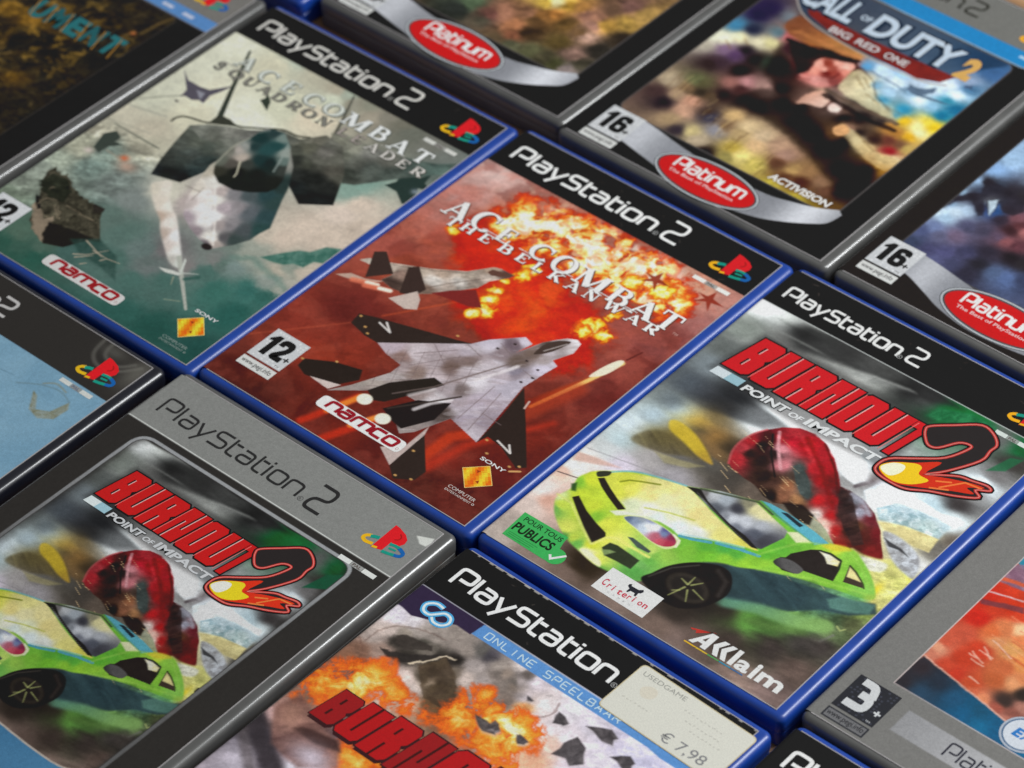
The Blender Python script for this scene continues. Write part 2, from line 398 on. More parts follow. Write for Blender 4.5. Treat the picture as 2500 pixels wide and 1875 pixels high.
def font(I, s, x, y, w, h, col, z, bold=0.0, shear=0.0, turn=0.0):
    "plain sans lettering from the built-in font fitted in a box w x h whose lower left is x, y (h of the capitals)"
    key = (s, bold)
    if key not in _tc:
        cu = bpy.data.curves.new('t', 'FONT'); cu.body = s; cu.offset = bold; cu.resolution_u = 4; cu.fill_mode = 'FRONT'
        o = bpy.data.objects.new('t', cu); S.collection.objects.link(o)
        dg = bpy.context.evaluated_depsgraph_get(); me = bpy.data.meshes.new_from_object(o.evaluated_get(dg))
        v = np.array([q.co[:2] for q in me.vertices]); f = [list(p.vertices) for p in me.polygons]
        bpy.data.objects.remove(o); bpy.data.curves.remove(cu); bpy.data.meshes.remove(me)
        _tc[key] = (v, f)
    v, f = _tc[key]; x0, x1 = v[:, 0].min(), v[:, 0].max()
    ch = 0.73  # cap height of the built-in font
    n = len(I.v); ca, sa = math.cos(turn), math.sin(turn)
    for a, b_ in v:
        px = (a-x0)/(x1-x0)*w; py = b_/ch*h; px += shear*py
        I.v.append((x+px*ca-py*sa, y+px*sa+py*ca, z)); I.c.append(ink(col, I.g))
    I.f += [[n+k for k in q] for q in f]

# ------------------------------------------------------------------ the case shell
CX0, CX1, CY0, CY1 = -1.7, 133.9, -3.6, 187.2
def ring(inset, r, z, n=7):
    x0, x1, y0, y1 = CX0+inset, CX1-inset, CY0+inset, CY1-inset; r = max(r-inset, 0.6); out = []
    for cx, cy, a0 in ((x1-r, y0+r, -90), (x1-r, y1-r, 0), (x0+r, y1-r, 90), (x0+r, y0+r, 180)):
        for k in range(n): a = math.radians(a0+90*k/(n-1)); out.append((cx+r*math.cos(a), cy+r*math.sin(a), z))
    return out
def loft(name, rings, parent, mt, caps=True):
    v = [p for r_ in rings for p in r_]; n = len(rings[0]); f = []
    for i in range(len(rings)-1):
        for k in range(n): f.append([i*n+k, i*n+(k+1) % n, (i+1)*n+(k+1) % n, (i+1)*n+k])
    if caps: f.append(list(range(n))[::-1]); f.append([(len(rings)-1)*n+k for k in range(n)])
    me = bpy.data.meshes.new(name); me.from_pydata([(x*MM, y*MM, z*MM) for x, y, z in v], [], f)
    me.update(); me.polygons.foreach_set('use_smooth', [True]*len(me.polygons)); me.set_sharp_from_angle(angle=math.radians(28))
    return link(name, me, parent, [mt])
def shell(parent, mt):
    rb = 2.4; top = -0.2
    base = [ring(1.3, 3.2, -TOPZ), ring(0.5, 3.2, -TOPZ+0.4), ring(0.25, 3.2, -TOPZ+1.2), ring(0.3, 3.2, -7.6), ring(0.55, 3.2, -7.35)]
    loft('case_base', base, parent, mt)
    R_ = [ring(0.5, 3.2, -7.15), ring(0.15, 3.2, -6.95), ring(0.0, 3.2, -6.6), ring(0.0, 3.2, top-rb)]
    for k in range(1, 9):
        a = math.pi/2*k/8; R_.append(ring(rb*(1-math.cos(a)), 3.2, top-rb+rb*math.sin(a)))
    R_.append(ring(3.3, 3.2, top+0.02)); R_.append(ring(4.4, 3.2, top))
    return loft('case_lid', R_, parent, mt)
def edge_strip(parent, x1=129.0, y1=184.0, w=0.32):
    "cut edge of the clear sleeve round the sheet"
    I = []; z = 0.05; f = []
    q = [(1, -w, x1+w, 0), (x1, 0, x1+w, y1), (1, y1, x1+w, y1+w)]
    for a, b_, c, d in q:
        n = len(I); I += [(a, b_, z), (c, b_, z), (c, d, z), (a, d, z), (a, b_, z-.2), (c, b_, z-.2), (c, d, z-.2), (a, d, z-.2)]
        f += [[n, n+1, n+2, n+3], [n+4, n+5, n+1, n], [n+5, n+6, n+2, n+1], [n+6, n+7, n+3, n+2], [n+7, n+4, n, n+3]]
    me = bpy.data.meshes.new('sleeve_edge'); me.from_pydata([(x*MM, y*MM, zz*MM) for x, y, zz in I], [], f)
    return link('sleeve_edge', me, parent, [M_EDGE])
def case(pos, mt, label, group='game cases laid out in rows'):
    o = bpy.data.objects.new('game_case', None); S.collection.objects.link(o)
    o.location = (pos[0]*MM, pos[1]*MM, TOPZ*MM); o.rotation_euler = (0, 0, pos[2]); o.empty_display_size = 0.02
    o['label'] = label; o['category'] = 'game case'; o['group'] = group
    shell(o, mt); return o

# ------------------------------------------------------------------ printed marks
WHITE = (226, 226, 224); K0 = (27, 24, 22)
def logo(sh, g, dx=0, dy=0):
    I = Ink(g); P = lambda pts: [(x+dx, y+dy) for x, y in pts]
    RD = (206, 34, 40); YE = (232, 168, 34); TE = (30, 140, 122); BL = (30, 92, 158)
    I.poly(P([(112.7, 179), (114.8, 178.8), (118.6, 177.6), (120.8, 175.9), (121.3, 173.8), (120.5, 172.0), (118.6, 171.2), (117.0, 171.7), (117.0, 166.6), (112.9, 165.2)]), RD, .05)
    I.ribbon(P(smooth([(117.0, 176.6), (118.2, 175.6), (118.3, 174.2), (117.1, 173.2)], 4, False)), .5, (150, 24, 30), .056)
    I.ribbon(P(smooth([(112.4, 166.9), (109.5, 166.3), (107.6, 167.2), (107.9, 168.7), (109.6, 169.8)], 5, False)), 1.5, YE, .05)
    I.ribbon(P(smooth([(109.3, 169.2), (110.8, 170.0), (112.4, 170.6)], 5, False)), 1.6, TE, .056)
    I.ribbon(P([(112.9, 165.9), (114.9, 166.4)]), 1.0, YE, .058)
    I.ribbon(P(smooth([(117.2, 170.6), (119.6, 171.2), (121.6, 171.0)], 5, False)), 1.3, TE, .058)
    I.ribbon(P(smooth([(121.3, 171.1), (124.0, 170.0), (123.9, 168.2), (121.6, 167.3)], 5, False)), 1.5, BL, .062)
    I.ribbon(P(smooth([(121.9, 167.4), (119.6, 166.7), (117.2, 166.2)], 5, False)), 1.4, TE, .066)
    I.ribbon(P([(118.2, 168.9), (121.2, 169.4)]), .9, TE, .066)
    return I.build('console_logo', sh)
def pal(sh, g, x0=106.8, y0=156.4, w=16.8, tint=(222, 222, 216), dark=(92, 84, 80)):
    I = Ink(g); h = 2.1
    I.poly([(x0, y0), (x0+w*.33, y0), (x0+w*.33, y0+h), (x0, y0+h)], tint, .05)
    I.poly([(x0+w*.66, y0), (x0+w, y0), (x0+w, y0+h), (x0+w*.66, y0+h)], tint, .05)
    I.poly([(x0+w*.34, y0), (x0+w*.65, y0), (x0+w*.65, y0+h), (x0+w*.34, y0+h)], tuple(int(.72*q) for q in tint), .05)
    font(I, 'PAL', x0+w*.38, y0+.3, w*.23, 1.5, dark, .06, .03)
    return I.build('region_mark', sh)
def header(sh, g, col=WHITE, x=4.9, y=167.5, h=8.5, w=73, two=(81.6, 166.7, 9.4, 12.2), sw=.165, R_=True):
    I = Ink(g); tech(I, 'PlayStation', x, y, h, w, col, .05, sw=sw, r=.17)
    tech(I, '2', two[0], two[1], two[3], two[2], col, .05, sw=.135, r=.2)
    if R_:
        c = tuple(int(a*.62+b_*.38) for a, b_ in zip(col, (90, 90, 90)))
        cx, cy = two[0]-2.1, y+.6; I.ribbon(arc(cx, cy, 1.05, 1.05, 0, 360, 14), .18, c, .05); font(I, 'R', cx-.45, cy-.55, .9, 1.1, c, .05)
    return I.build('console_lettering', sh)
def rating(sh, g, num, x, y, dark=False, w=16.7, h=17.3, url='www.pegi.info'):
    "age box with the address bar under it; x, y = lower left of the square"
    I = Ink(g); a, b_ = ((200, 202, 204), (28, 26, 26)) if not dark else ((46, 47, 52), (205, 207, 208))
    bar = (212, 213, 210) if not dark else (52, 53, 58)
    I.poly([(x, y), (x+w, y), (x+w, y+h), (x, y+h)], a, .04)
    rs = random.Random(5); lt = (222, 223, 224) if not dark else (66, 68, 78)
    for i in range(11):
        for j in range(11):
            if rs.random() < .45:
                px, py = x+.6+i*1.45, y+.6+j*1.5; I.poly([(px, py), (px+.8, py+.1), (px+.7, py+.9), (px-.1, py+.7)], lt, .045)
    n_0 = len(I.v)
    if num in ('12', '16'):
        I.poly([(x+2.2, y+10.6), (x+4.3, y+12.9), (x+6.2, y+12.9), (x+6.2, y+3.6), (x+3.7, y+3.6), (x+3.7, y+10.2), (x+2.4, y+9.6)], b_, .06)
        if num == '12':
            I.ribbon(rp([(x+7.9, y+9.6), (x+7.9, y+11.8), (x+11.6, y+11.8), (x+11.6, y+8.9), (x+8.2, y+4.8), (x+12.7, y+4.8)], 1.4), 2.3, b_, .06)
        else:
            I.ribbon(rp([(x+11.8, y+10.0), (x+11.8, y+11.8), (x+8.3, y+11.8), (x+8.3, y+4.8), (x+11.9, y+4.8), (x+11.9, y+8.6), (x+9.0, y+8.6)], 1.3), 2.2, b_, .06)
    else:
        I.ribbon(rp([(x+3.6, y+13.2), (x+8.2, y+13.2), (x+9.6, y+9.0)], 1.6), 2.6, b_, .06)
        I.ribbon(rp([(x+5.6, y+8.9), (x+9.8, y+8.9), (x+9.8, y+4.4), (x+3.2, y+4.4)], 2.0), 2.6, b_, .065)
    for q in range(n_0, len(I.v)): I.v[q] = ((I.v[q][0]-x-7.6)*1.12+x+7.3, (I.v[q][1]-y-8.3)*1.27+y+8.9, I.v[q][2])
    I.ribbon([(x+13.3, y+5.9), (x+16.0, y+5.9)], .75, b_, .06); I.ribbon([(x+14.65, y+4.6), (x+14.65, y+7.2)], .75, b_, .065)
    font(I, 'TM', x+13.2, y+.8, 1.8, .9, b_, .06)
    I.poly([(x, y-6), (x+w, y-6), (x+w, y-1.1), (x, y-1.1)], bar, .04)
    if dark: I.poly([(x+.7, y-5.4), (x+w-.7, y-5.4), (x+w-.7, y-1.7), (x+.7, y-1.7)], (112, 112, 114), .045)
    font(I, url, x+1.0, y-4.3, w-2.2, 2.5, (60, 58, 58) if not dark else (40, 40, 44), .06, .008)
    return I.build('rating_label', sh)
def pill(x0, y0, x1, y1, r): return rp([(x0, y0), (x1, y0), (x1, y1), (x0, y1)], r, 5, True)[:-1]
def namco(sh, g, dx=0, dy=0, red=(150, 26, 42), wh=WHITE):
    I = Ink(g)
    I.poly(pill(44.6+dx, 11.7+dy, 85.8+dx, 18.2+dy, 2.2), wh, .04)
    tech(I, 'namco', 48.3+dx, 13.1+dy, 5.5, 34.6, red, .06, sw=.255, r=.16, shear=.10)
    I.ribbon(arc(84.3+dx, 13.6+dy, .55, .55, 0, 360, 10), .12, red, .06)
    return I.build('publisher_logo', sh)
def sony(sh, g, dx=0, dy=0, tint=(208, 196, 190)):
    I = Ink(g); c = [(108.9, 21.6), (116.1, 28.7), (123.4, 21.5), (116.4, 14.2)]; c = [(x+dx, y+dy) for x, y in c]; m_ = (116.2+dx, 21.5+dy)
    I.poly(c, (244, 200, 120), .04)
    c2 = [((x-m_[0])*.95+m_[0], (y-m_[1])*.95+m_[1]) for x, y in c]
    cols = [(236, 158, 34), (244, 182, 44), (228, 118, 22), (240, 166, 40)]
    rs = random.Random(3); N = 9
    A, B, C, D = [np.array(q) for q in (c2[0], c2[1], c2[2], c2[3])]
    for i in range(N):
        for j in range(N):
            q = lambda u, v: tuple((A*(1-u)+B*u)*(1-v)+(D*(1-u)+C*u)*v)
            t = 0.5+0.5*math.sin(i*.9+j*.5)+rs.uniform(-.15, .15)
            col = tuple(np.clip(np.array((222, 104, 20))*(1-t)+np.array((246, 196, 52))*t, 0, 255))
            I.poly([q(i/N, j/N), q((i+1)/N, j/N), q((i+1)/N, (j+1)/N), q(i/N, (j+1)/N)], col, .05)
    I.poly([(m_[0]+x, m_[1]+y) for x, y in ((-2.4, 2.6), (-.8, 2.9), (-1.2, 1.4))], (150, 60, 14), .06)
    I.poly([(m_[0]+x, m_[1]+y) for x, y in ((1.0, -2.3), (2.6, -2.7), (1.8, -1.1))], (150, 60, 14), .06)
    t = ['S', 'O', 'N', 'Y']; x = 110.9+dx
    font(I, 'SONY', 110.7+dx, 29.0+dy, 11.4, 1.75, WHITE, .06, .015)
    font(I, 'COMPUTER', 111.2+dx, 10.9+dy, 12.6, 1.6, tint, .06, .0)
    font(I, 'ENTERTAINMENT', 111.2+dx, 9.1+dy, 12.0, 1.15, tint, .06, .0)
    I.ribbon(arc(124.3+dx, 9.7+dy, .45, .45, 0, 360, 10), .2, tint, .06)
    return I.build('maker_logo', sh)
def oval(sh, g, cx=65.5, cy=9.7, a=22.6, b_=9.3, ext=1.0):
    I = Ink(g); E = lambda k, z, col: I.poly(arc(cx, cy, a+k, b_+k, 0, 360, 56)[:-1], col, z)
    E(2.3, .04, (60, 62, 64)); E(2.0, .045, (176, 180, 184)); E(1.1, .05, (70, 70, 72)); E(.35, .055, (176, 40, 44)); E(0, .06, (200, 24, 32))
    tech(I, 'Platinum', cx-16.9, cy-.4, 6.7, 34.5, WHITE, .066, sw=.165, r=.17) if True else 0
    font(I, 'The Best of PlayStation', cx-16.7, cy-3.7, 32.0, 1.9, (226, 200, 200), .066, .01)
    return I.build('budget_range_badge', sh)
TECH['P2'] = TECH['P']

# ================================================================== covers
def band(A, y, col=K0, x1=140):
    A.rect(-30, y, x1, 200, col, .3); rs = random.Random(A.nx*7+int(y*10)+int(A.im[10, 10, 0]))
    for k in range(14):
        a, b_ = rs.uniform(3, 126), rs.uniform(y+1, 183); l = rs.uniform(.2, 2.4); t = rs.uniform(0, 3.1)
        A.line([(a, b_), (a+l*math.cos(t), b_+l*math.sin(t))], rs.uniform(.15, .35), (92, 88, 84), .4, rs.uniform(.3, .8))

# ---- cover with the two jets and the red explosion
def cover_explosion(pos, g):
    o = case(pos, M_BLUE, 'blue game case whose cover shows a pale jet flying through a red and orange explosion')
    A = Art(-7, 129, 0, 184, 0.32)
    A.im[:] = mottle((92, 38, 33), (78, 32, 28), 14, 4)(A)
    A.blob(120, 110, 50, 52, (148, 84, 78), .95, 0, 1.6); A.blob(128, 150, 26, 22, (196, 150, 128), .9, 0, 1.5)
    A.blob(4, 150, 28, 28, (198, 160, 150), 1, 0, 1.8); A.blob(14, 112, 26, 26, (172, 84, 74), .9, 0, 1.5); A.blob(16, 78, 32, 28, (158, 58, 44), .9, 0, 1.6)
    A.put(.35*sstep((fbm(A.X, A.Y, 16, 8)-.45)*4), (196, 96, 76)); A.put(.4*sstep((fbm(A.X, A.Y, 13, 21)-.52)*5), (112, 40, 34))
    A.idw([(5.2, 156.7), (5.0, 146.9), (5.9, 136.9), (5.4, 125.7), (7.9, 109.2), (7.2, 95.5), (16.3, 90.3), (5.9, 140.9), (16.9, 108.9), (113.3, 153.8), (127.2, 151.6), (131.2, 136.4), (131.0, 121.6), (122.7, 117.0), (121.4, 103.8), (110.7, 107.0), (129.6, 103.6), (117.7, 88.8), (128.7, 80.4), (29.4, 133.9), (30.3, 89.2)], 'd4b4ac c8a098 c08c84 b47468 b06858 a85448 b05038 c08478 a85040 c89078 b87c70 a46460 944c48 84403c 883c34 944840 78302a 702c26 6c2420 c06848 9c4432',
          [(-1.7, 17.2), (0.3, 28.7), (4.2, 38.2), (5.7, 5.2), (14.0, 28.0), (29.2, 34.6), (25.2, 43.5), (11.1, -4.6), (26.5, 6.0), (39.7, 10.0), (20.2, 12.6), (37.0, 21.9), (103.2, 3.9), (115.1, 8.4), (126.9, 4.1), (127.8, 30.2), (118.3, 50.5), (109.1, 66.0), (96.3, 20.6), (80.1, 7.0), (62.6, 3.6), (50.2, -1.0), (19.7, 58.6), (129.1, 48.2), (103.2, -5.0), (128.8, 19.9)], '8c3c30 a84430 b04030 60241e b83c28 c04028 a83c2c 5c2822 54241e 602018 782c22 8c3024 54241e 5c201c 581e1a 782420 942c20 8c3428 a03024 682420 8c2c20 782820 7c2c28 7c2820 501c18 6c2420', alpha=.85)
    A.put(.3*sstep((fbm(A.X, A.Y, 12, 8)-.45)*4), (196, 90, 70)); A.put(.3*sstep((fbm(A.X, A.Y, 10, 21)-.52)*5), (96, 34, 30))
    # red heart of the blast
    A.fire([(58, 104, 26, 17, .62), (75, 108, 30, 13, .62), (44, 122, 22, 14, .5), (88, 86, 20, 12, .5), (33, 126, 14, 12, .5), (76, 94, 24, 14, .55)], 10, 5, .35,
           [(.22, (170, 52, 36), 0), (.42, (196, 36, 20), .97), (.9, (214, 44, 20), 1), (1.4, (226, 70, 24), 1)])
    A.put(.55*sstep((fbm(A.X, A.Y, 9, 31)-.5)*4)*np.exp(-((A.X-62)/34)**2-((A.Y-112)/26)**2), (232, 100, 36))
    # upper fire ball, white hot along the header
    A.fire([(44, 142, 15, 12, .62), (62, 149, 22, 11, .80), (86, 151, 18, 9, .85), (34, 135, 12, 9, .5), (98, 143, 15, 11, .66), (100, 133, 11, 8, .62), (70, 137, 20, 9, .42), (30, 147, 9, 7, .4), (58, 130, 26, 6, .32), (111, 138, 8, 8, .45)], 8.5, 11, 1.55)
    A.put(.55*sstep((fbm(A.X, A.Y, 3.4, 55, 5)-.5)*6)*np.exp(-((A.X-70)/40)**4-((A.Y-141)/15)**4), (214, 92, 34)); A.put(.5*sstep((fbm(A.X, A.Y, 3.8, 56, 5)-.54)*7)*np.exp(-((A.X-66)/40)**4-((A.Y-146)/14)**4), (255, 238, 178))
    A.put(.8*sstep((fbm(A.X, A.Y, 7, 77)-.46)*5)*np.exp(-((A.X-72)/32)**4-((A.Y-153)/8)**2), (252, 246, 226))
    F2 = [(.2, (190, 50, 20), 0), (.4, (226, 92, 20), .9), (.65, (242, 176, 30), 1), (1.0, (252, 226, 90), 1), (1.3, (255, 244, 180), 1)]
    for q, s in (([(57.3, 119.5)], 3.4), ([(56.7, 115.2)], 3.2), ([(54.0, 102.8)], 3.2), ([(56.3, 97.2)], 3.4), ([(58.9, 91.8)], 3.8), ([(56.1, 86.9)], 2.6), ([(95.9, 109.2)], 5.0), ([(94.2, 105.3)], 3.2), ([(102.7, 108.8)], 3.6), ([(97.9, 119.6)], 3.0), ([(91.4, 140.4)], 4.0), ([(103.3, 142.9)], 5.0), ([(18.2, 119.2)], 3.0), ([(53.7, 108.9)], 2.0)):
        A.fire([(q[0][0], q[0][1], s, s*1.05, 1.15)], 4.5, 17+int(s*10), 1.2, F2)
    A.warp(1.6, 5, 3, sstep((A.Y-88)/10)); A.contrast(1.06, 120, .88); A.grit(.10, 70); A.put(.22*sstep((96-A.Y)/40), (60, 30, 26))
    # far planes
    for c0 in ([(97.6, 146.9)], [(120.4, 150.9)]):
        x, y = c0[0]; A.poly([(x-6.2, y+.6), (x-2, y+.9), (x-.8, y+5), (x+.6, y+1.0), (x+6.6, y-.2), (x+1.4, y-1.4), (x+3.2, y-6), (x-.6, y-2), (x-4.8, y-4.6), (x-2.2, y-.8)], (136, 44, 30), .7, .9)
    # streaks
    A.line([(-6.6, 16.8), (24.5, 53.4)], .8, (190, 86, 60), 1.2, .45); A.line([(31.2, 63.9), (47.5, 88.2)], .8, (220, 90, 50), 1.4, .5)
    A.line([(100.8, 47.3), (105.2, 62.7), (114.0, 86.6)], 4.6, grad((100, 60), (110, 30, 22), (108, 92), (214, 82, 32)), 3, .95, 2.2, True)
    A.line([(106.8, 61.7), (114.0, 86.6), (117.6, 101.6)], 1.6, grad((100, 60), (220, 110, 40), (116, 92), (245, 214, 130)), 1.0, .95, 2.2)
    A.poly([(112.8, 88.0), (113.2, 94.3), (115.3, 101.5), (117.6, 102.8), (117.9, 98.3), (116.5, 92.3)], (236, 220, 196), .5, 1, 0, True); A.line([(117.8, 104.2), (119.5, 111.0)], .8, (96, 40, 36), .6)
    A.line([(107.8, 57.8), (110.7, 68.5), (114.2, 79.7)], 7, (176, 60, 36), 5, .6); A.line([(94.4, 13.4), (95.0, 30.9), (100.8, 38.1)], 5, (196, 60, 32), 3, .8); A.line([(98.6, 13.5), (102.6, 31.6), (118.9, 60.2)], 5, (186, 52, 34), 4, .75, 2)
    # small jet
    lt, md, dk = (206, 192, 180), (160, 140, 126), (60, 46, 42)
    A.poly([(0.7, 70.1), (5.0, 74.4), (11.7, 75.6), (18.1, 79.0), (14.4, 74.6), (8.2, 71.9)], (190, 160, 144), .4); A.poly([(2.3, 82.4), (4.4, 85.4), (13.3, 89.0), (26.9, 96.0), (38.7, 103.9), (45.0, 112.4), (47.6, 113.3), (54.1, 113.6), (53.6, 111.3), (49.0, 104.9), (48.1, 99.1), (36.7, 85.1), (29.4, 79.0), (22.7, 77.8), (16.5, 78.9), (17.9, 84.0)], grad((30, 100), lt, (42, 92), md), .35)
    A.clip([(2.3, 82.4), (4.4, 85.4), (13.3, 89.0), (26.9, 96.0), (38.7, 103.9), (45.0, 112.4), (47.6, 113.3), (54.1, 113.6), (53.6, 111.3), (49.0, 104.9), (48.1, 99.1), (36.7, 85.1), (29.4, 79.0), (22.7, 77.8), (16.5, 78.9), (17.9, 84.0)], .5, False)
    A.idw([(4.7, 83.2), (14.6, 87.6), (24.0, 91.6), (32.0, 97.0), (40.0, 102.5), (46.1, 110.1), (52.3, 112.8), (20.4, 86.0), (32.8, 91.3), (40.8, 96.8), (46.3, 100.1), (28.7, 81.6), (33.6, 85.7), (21.2, 80.4), (40.3, 92.5), (47.7, 106.4)], 'd8ccbc d0c0b0 b8a898 a89484 c0b0a0 a08a78 5c4440 8c7468 d8d0c8 ccc4bc 9c8c80 504038 786458 4a3a34 b4a498 c0b0a4', eps=.5); A.grit(.3, 9); A.line([(14.0, 88.3), (28.6, 96.1), (39.4, 103.2)], .4, (110, 90, 80), .4, .7); A.line([(33.0, 86.4), (38.4, 94.7), (46.5, 104.8)], .4, (90, 74, 66), .4, .7); A.unclip()
    A.poly([(45.4, 110.9), (50.7, 112.7), (54.3, 113.8), (50.8, 109.6), (47.2, 107.9), (44.9, 108.5)], (96, 66, 56), .4); A.poly([(3.2, 89.6), (6.9, 92.7), (17.9, 84.5), (10.8, 76.1)], dk, .35); A.poly([(19.6, 91.1), (22.5, 94.2), (33.6, 85.7), (32.5, 80.3), (27.1, 77.7)], dk, .35)
    A.poly([(25.9, 72.9), (31.8, 82.9), (35.8, 79.9), (38.7, 74.9), (34.7, 72.2)], (198, 180, 170), .35); A.poly([(36.4, 85.5), (41.3, 91.5), (48.3, 98.0), (57.0, 91.4), (52.2, 88.7), (41.9, 86.9)], (122, 42, 40), .5)
    for c0 in ([(17.0, 75.5)], [(23.0, 76.1)]):
        x, y = c0[0]; A.line([(x-9, y-3.5), (x, y)], 2.6, (224, 120, 90), 1.4, .85); A.line([(x-3.5, y-1.2), (x+.6, y+.2)], 1.9, (250, 232, 214), .8)
    # big jet
    A.poly([(24.5, 53.4), (23.4, 59.2), (30.3, 62.0), (62.0, 71.9), (68.3, 74.2), (40.1, 51.3), (33.2, 51.4)], (50, 40, 36), .35); A.poly([(98.3, 68.1), (113.1, 51.9), (126.7, 36.5), (124.0, 33.7), (112.4, 38.7), (105.3, 39.6), (104.1, 34.5), (102.0, 50.7)], (48, 38, 34), .35)
    A.poly([(25.6, 23.1), (24.9, 27.4), (34.8, 33.3), (46.0, 36.7), (48.8, 31.8), (43.6, 23.9), (31.0, 21.0)], (44, 36, 32), .5); A.poly([(33.0, 21.6), (45.5, 25.5), (43.0, 20.8)], (206, 190, 184), .35)
    A.poly([(85.3, 27.4), (100.3, 11.5), (100.0, 5.7), (93.5, 1.3), (88.2, 5.3), (86.1, 16.5)], (50, 40, 36), .5); A.poly([(78.9, 10.5), (85.5, 17.2), (85.4, 30.0), (87.1, 25.4), (87.9, 5.6)], (190, 172, 166), .35)
    wg = grad((40, 45), (176, 164, 166), (88, 62), (214, 204, 206))
    A.poly([(40.0, 51.5), (67.3, 73.5), (71.0, 79.7), (80.6, 89.6), (85.0, 88.2), (83.4, 80.7), (87.4, 91.4), (90.3, 95.7), (93.1, 99.1), (96.5, 100.9), (99.0, 99.9), (100.1, 94.2), (96.7, 86.2), (100.1, 84.8), (99.1, 78.6), (97.8, 68.0), (104.0, 34.8), (88.6, 38.2), (83.1, 24.3), (79.5, 20.2), (72.7, 24.9), (74.8, 37.2), (60.3, 36.7), (54.5, 29.3), (43.5, 20.3), (48.3, 27.9), (55.0, 42.5), (55.1, 47.9), (46.4, 49.1)], wg, .35)
    jetp = [(40.0, 51.5), (67.3, 73.5), (71.0, 79.7), (80.6, 89.6), (85.0, 88.2), (83.4, 80.7), (87.4, 91.4), (90.3, 95.7), (93.1, 99.1), (96.5, 100.9), (99.0, 99.9), (100.1, 94.2), (96.7, 86.2), (100.1, 84.8), (99.1, 78.6), (97.8, 68.0), (104.0, 34.8), (88.6, 38.2), (83.1, 24.3), (79.5, 20.2), (72.7, 24.9), (74.8, 37.2), (60.3, 36.7), (54.5, 29.3), (43.5, 20.3), (48.3, 27.9), (55.0, 42.5), (55.1, 47.9), (46.4, 49.1)]
    A.clip(jetp, .4, False)
    A.idw([(45.8, 53.4), (55.5, 56.7), (62.6, 67.5), (55.1, 47.9), (63.4, 57.3), (52.6, 50.6), (69.8, 68.7), (73.9, 78.3), (82.3, 87.7), (80.1, 83.5), (70.0, 59.2), (62.9, 48.5), (72.3, 66.0), (79.4, 76.8), (68.9, 51.1), (77.1, 60.4), (81.8, 69.2), (67.8, 43.1), (64.3, 37.8), (77.9, 50.3), (81.9, 59.7), (87.8, 67.0), (87.2, 77.3), (88.9, 84.8), (93.7, 88.8), (59.1, 29.8), (63.2, 34.4), (70.8, 39.7), (77.4, 37.0), (78.6, 40.3), (73.9, 31.7), (72.8, 28.4), (84.5, 38.3), (85.6, 46.2), (90.3, 50.2), (93.8, 55.5), (93.9, 41.5), (100.9, 38.2), (99.7, 44.1), (95.0, 63.5), (96.1, 71.6), (97.3, 79.8), (99.6, 84.7), (80.8, 51.6), (91.4, 72.4), (55.4, 33.8), (48.9, 27.2), (57.7, 40.5), (84.0, 25.1), (82.5, 20.4), (98.9, 99.8), (99.1, 95.7), (96.0, 90.7), (94.1, 84.3), (92.4, 95.0), (88.8, 84.7), (91.2, 91.5)], 'b8a8b0 c8bcc0 c0b4bc a89898 b8acb0 8c7068 b4a8b0 c4bcc8 d0c8d4 706068 6c5850 8c7870 786660 8c7c80 c8bcc0 c8bec4 d0c8d0 d0c8cc 504038 a89ca0 e0dae0 c8bec8 685850 8c7c78 b0a4a8 342a24 302820 9c8c88 d8d0d4 f0ecf0 403430 342c28 504440 b4a8b0 b8acb8 b4a8b4 a89ca8 c8c0cc 9c909c b8b0bc c0b8c4 d0c8d8 c8c0cc 786a68 88808c b0a49c a09890 a89c98 988c88 a09490 ece8ec c8c0c0 988c8c a89c9c b0a8a8 604c40 443830', power=2.2, eps=.8)
    A.put(.3*sstep((fbm(A.X, A.Y, 4, 61, 5, 38, 2.6)-.5)*6), (150, 130, 130)); A.put(.25*sstep((fbm(A.X, A.Y, 3, 62, 5, 38, 2.8)-.56)*7), (236, 230, 236))
    for k in range(7):
        t = k/6; A.line([(48+t*34, 30+t*20), (40+t*34, 48+t*22)], .28, (116, 98, 98), .35, .6)
    for k in range(5): A.line([(50+k*3, 24+k*7.4), (72+k*3.4, 42+k*6.6)], .28, (116, 98, 98), .35, .5)
    A.unclip()
    near = np.clip(1.25-np.hypot((A.X-66)/34, (A.Y-46)/34), 0, 1)
    A.speck(.10, 3.2, 14, near, 38, 2.6, 5); A.speck(.10, 1.0, 15, near, 38, 3)
    A.poly([(54.9, 29.8), (58.2, 38.0), (69.2, 50.8), (74.8, 50.1), (70.2, 40.4), (63.9, 29.1), (60.0, 27.0)], (42, 36, 32), .5); A.poly([(65.8, 26.1), (72.7, 37.7), (83.3, 44.3), (84.5, 33.7), (78.2, 22.5), (72.4, 23.4)], (36, 30, 28), .5); A.line([(68.5, 37.7), (73.4, 46.0)], 1.6, (200, 190, 190), 1.4, .7)
    A.poly([(0,0),(.1,0),(.1,.1)], (0,0,0), .1, 0); A.line([(63.2, 34.4), (72.5, 47.0), (84.2, 71.2), (91.3, 86.8)], .7, (112, 96, 92), .7, .8); A.line([(81.9, 59.7), (86.3, 68.8), (89.0, 75.2)], 1.6, (228, 220, 222), 1.2, .75); A.line([(75.0, 33.2), (77.6, 39.5), (82.1, 45.6)], 1.8, (232, 224, 226), 1.2, .75); A.line([(67.2, 27.3), (77.0, 40.2), (83.7, 49.3)], .9, (60, 50, 46), .5, .9)
    A.poly([(88.8, 84.7), (88.6, 90.6), (91.0, 95.6), (95.1, 98.5), (95.3, 96.2), (93.4, 89.8), (90.5, 85.5)], (70, 56, 50), .4, 1, 0, True); A.line([(90.8, 88.1), (95.0, 96.6)], .5, (190, 180, 176), .4, .8)
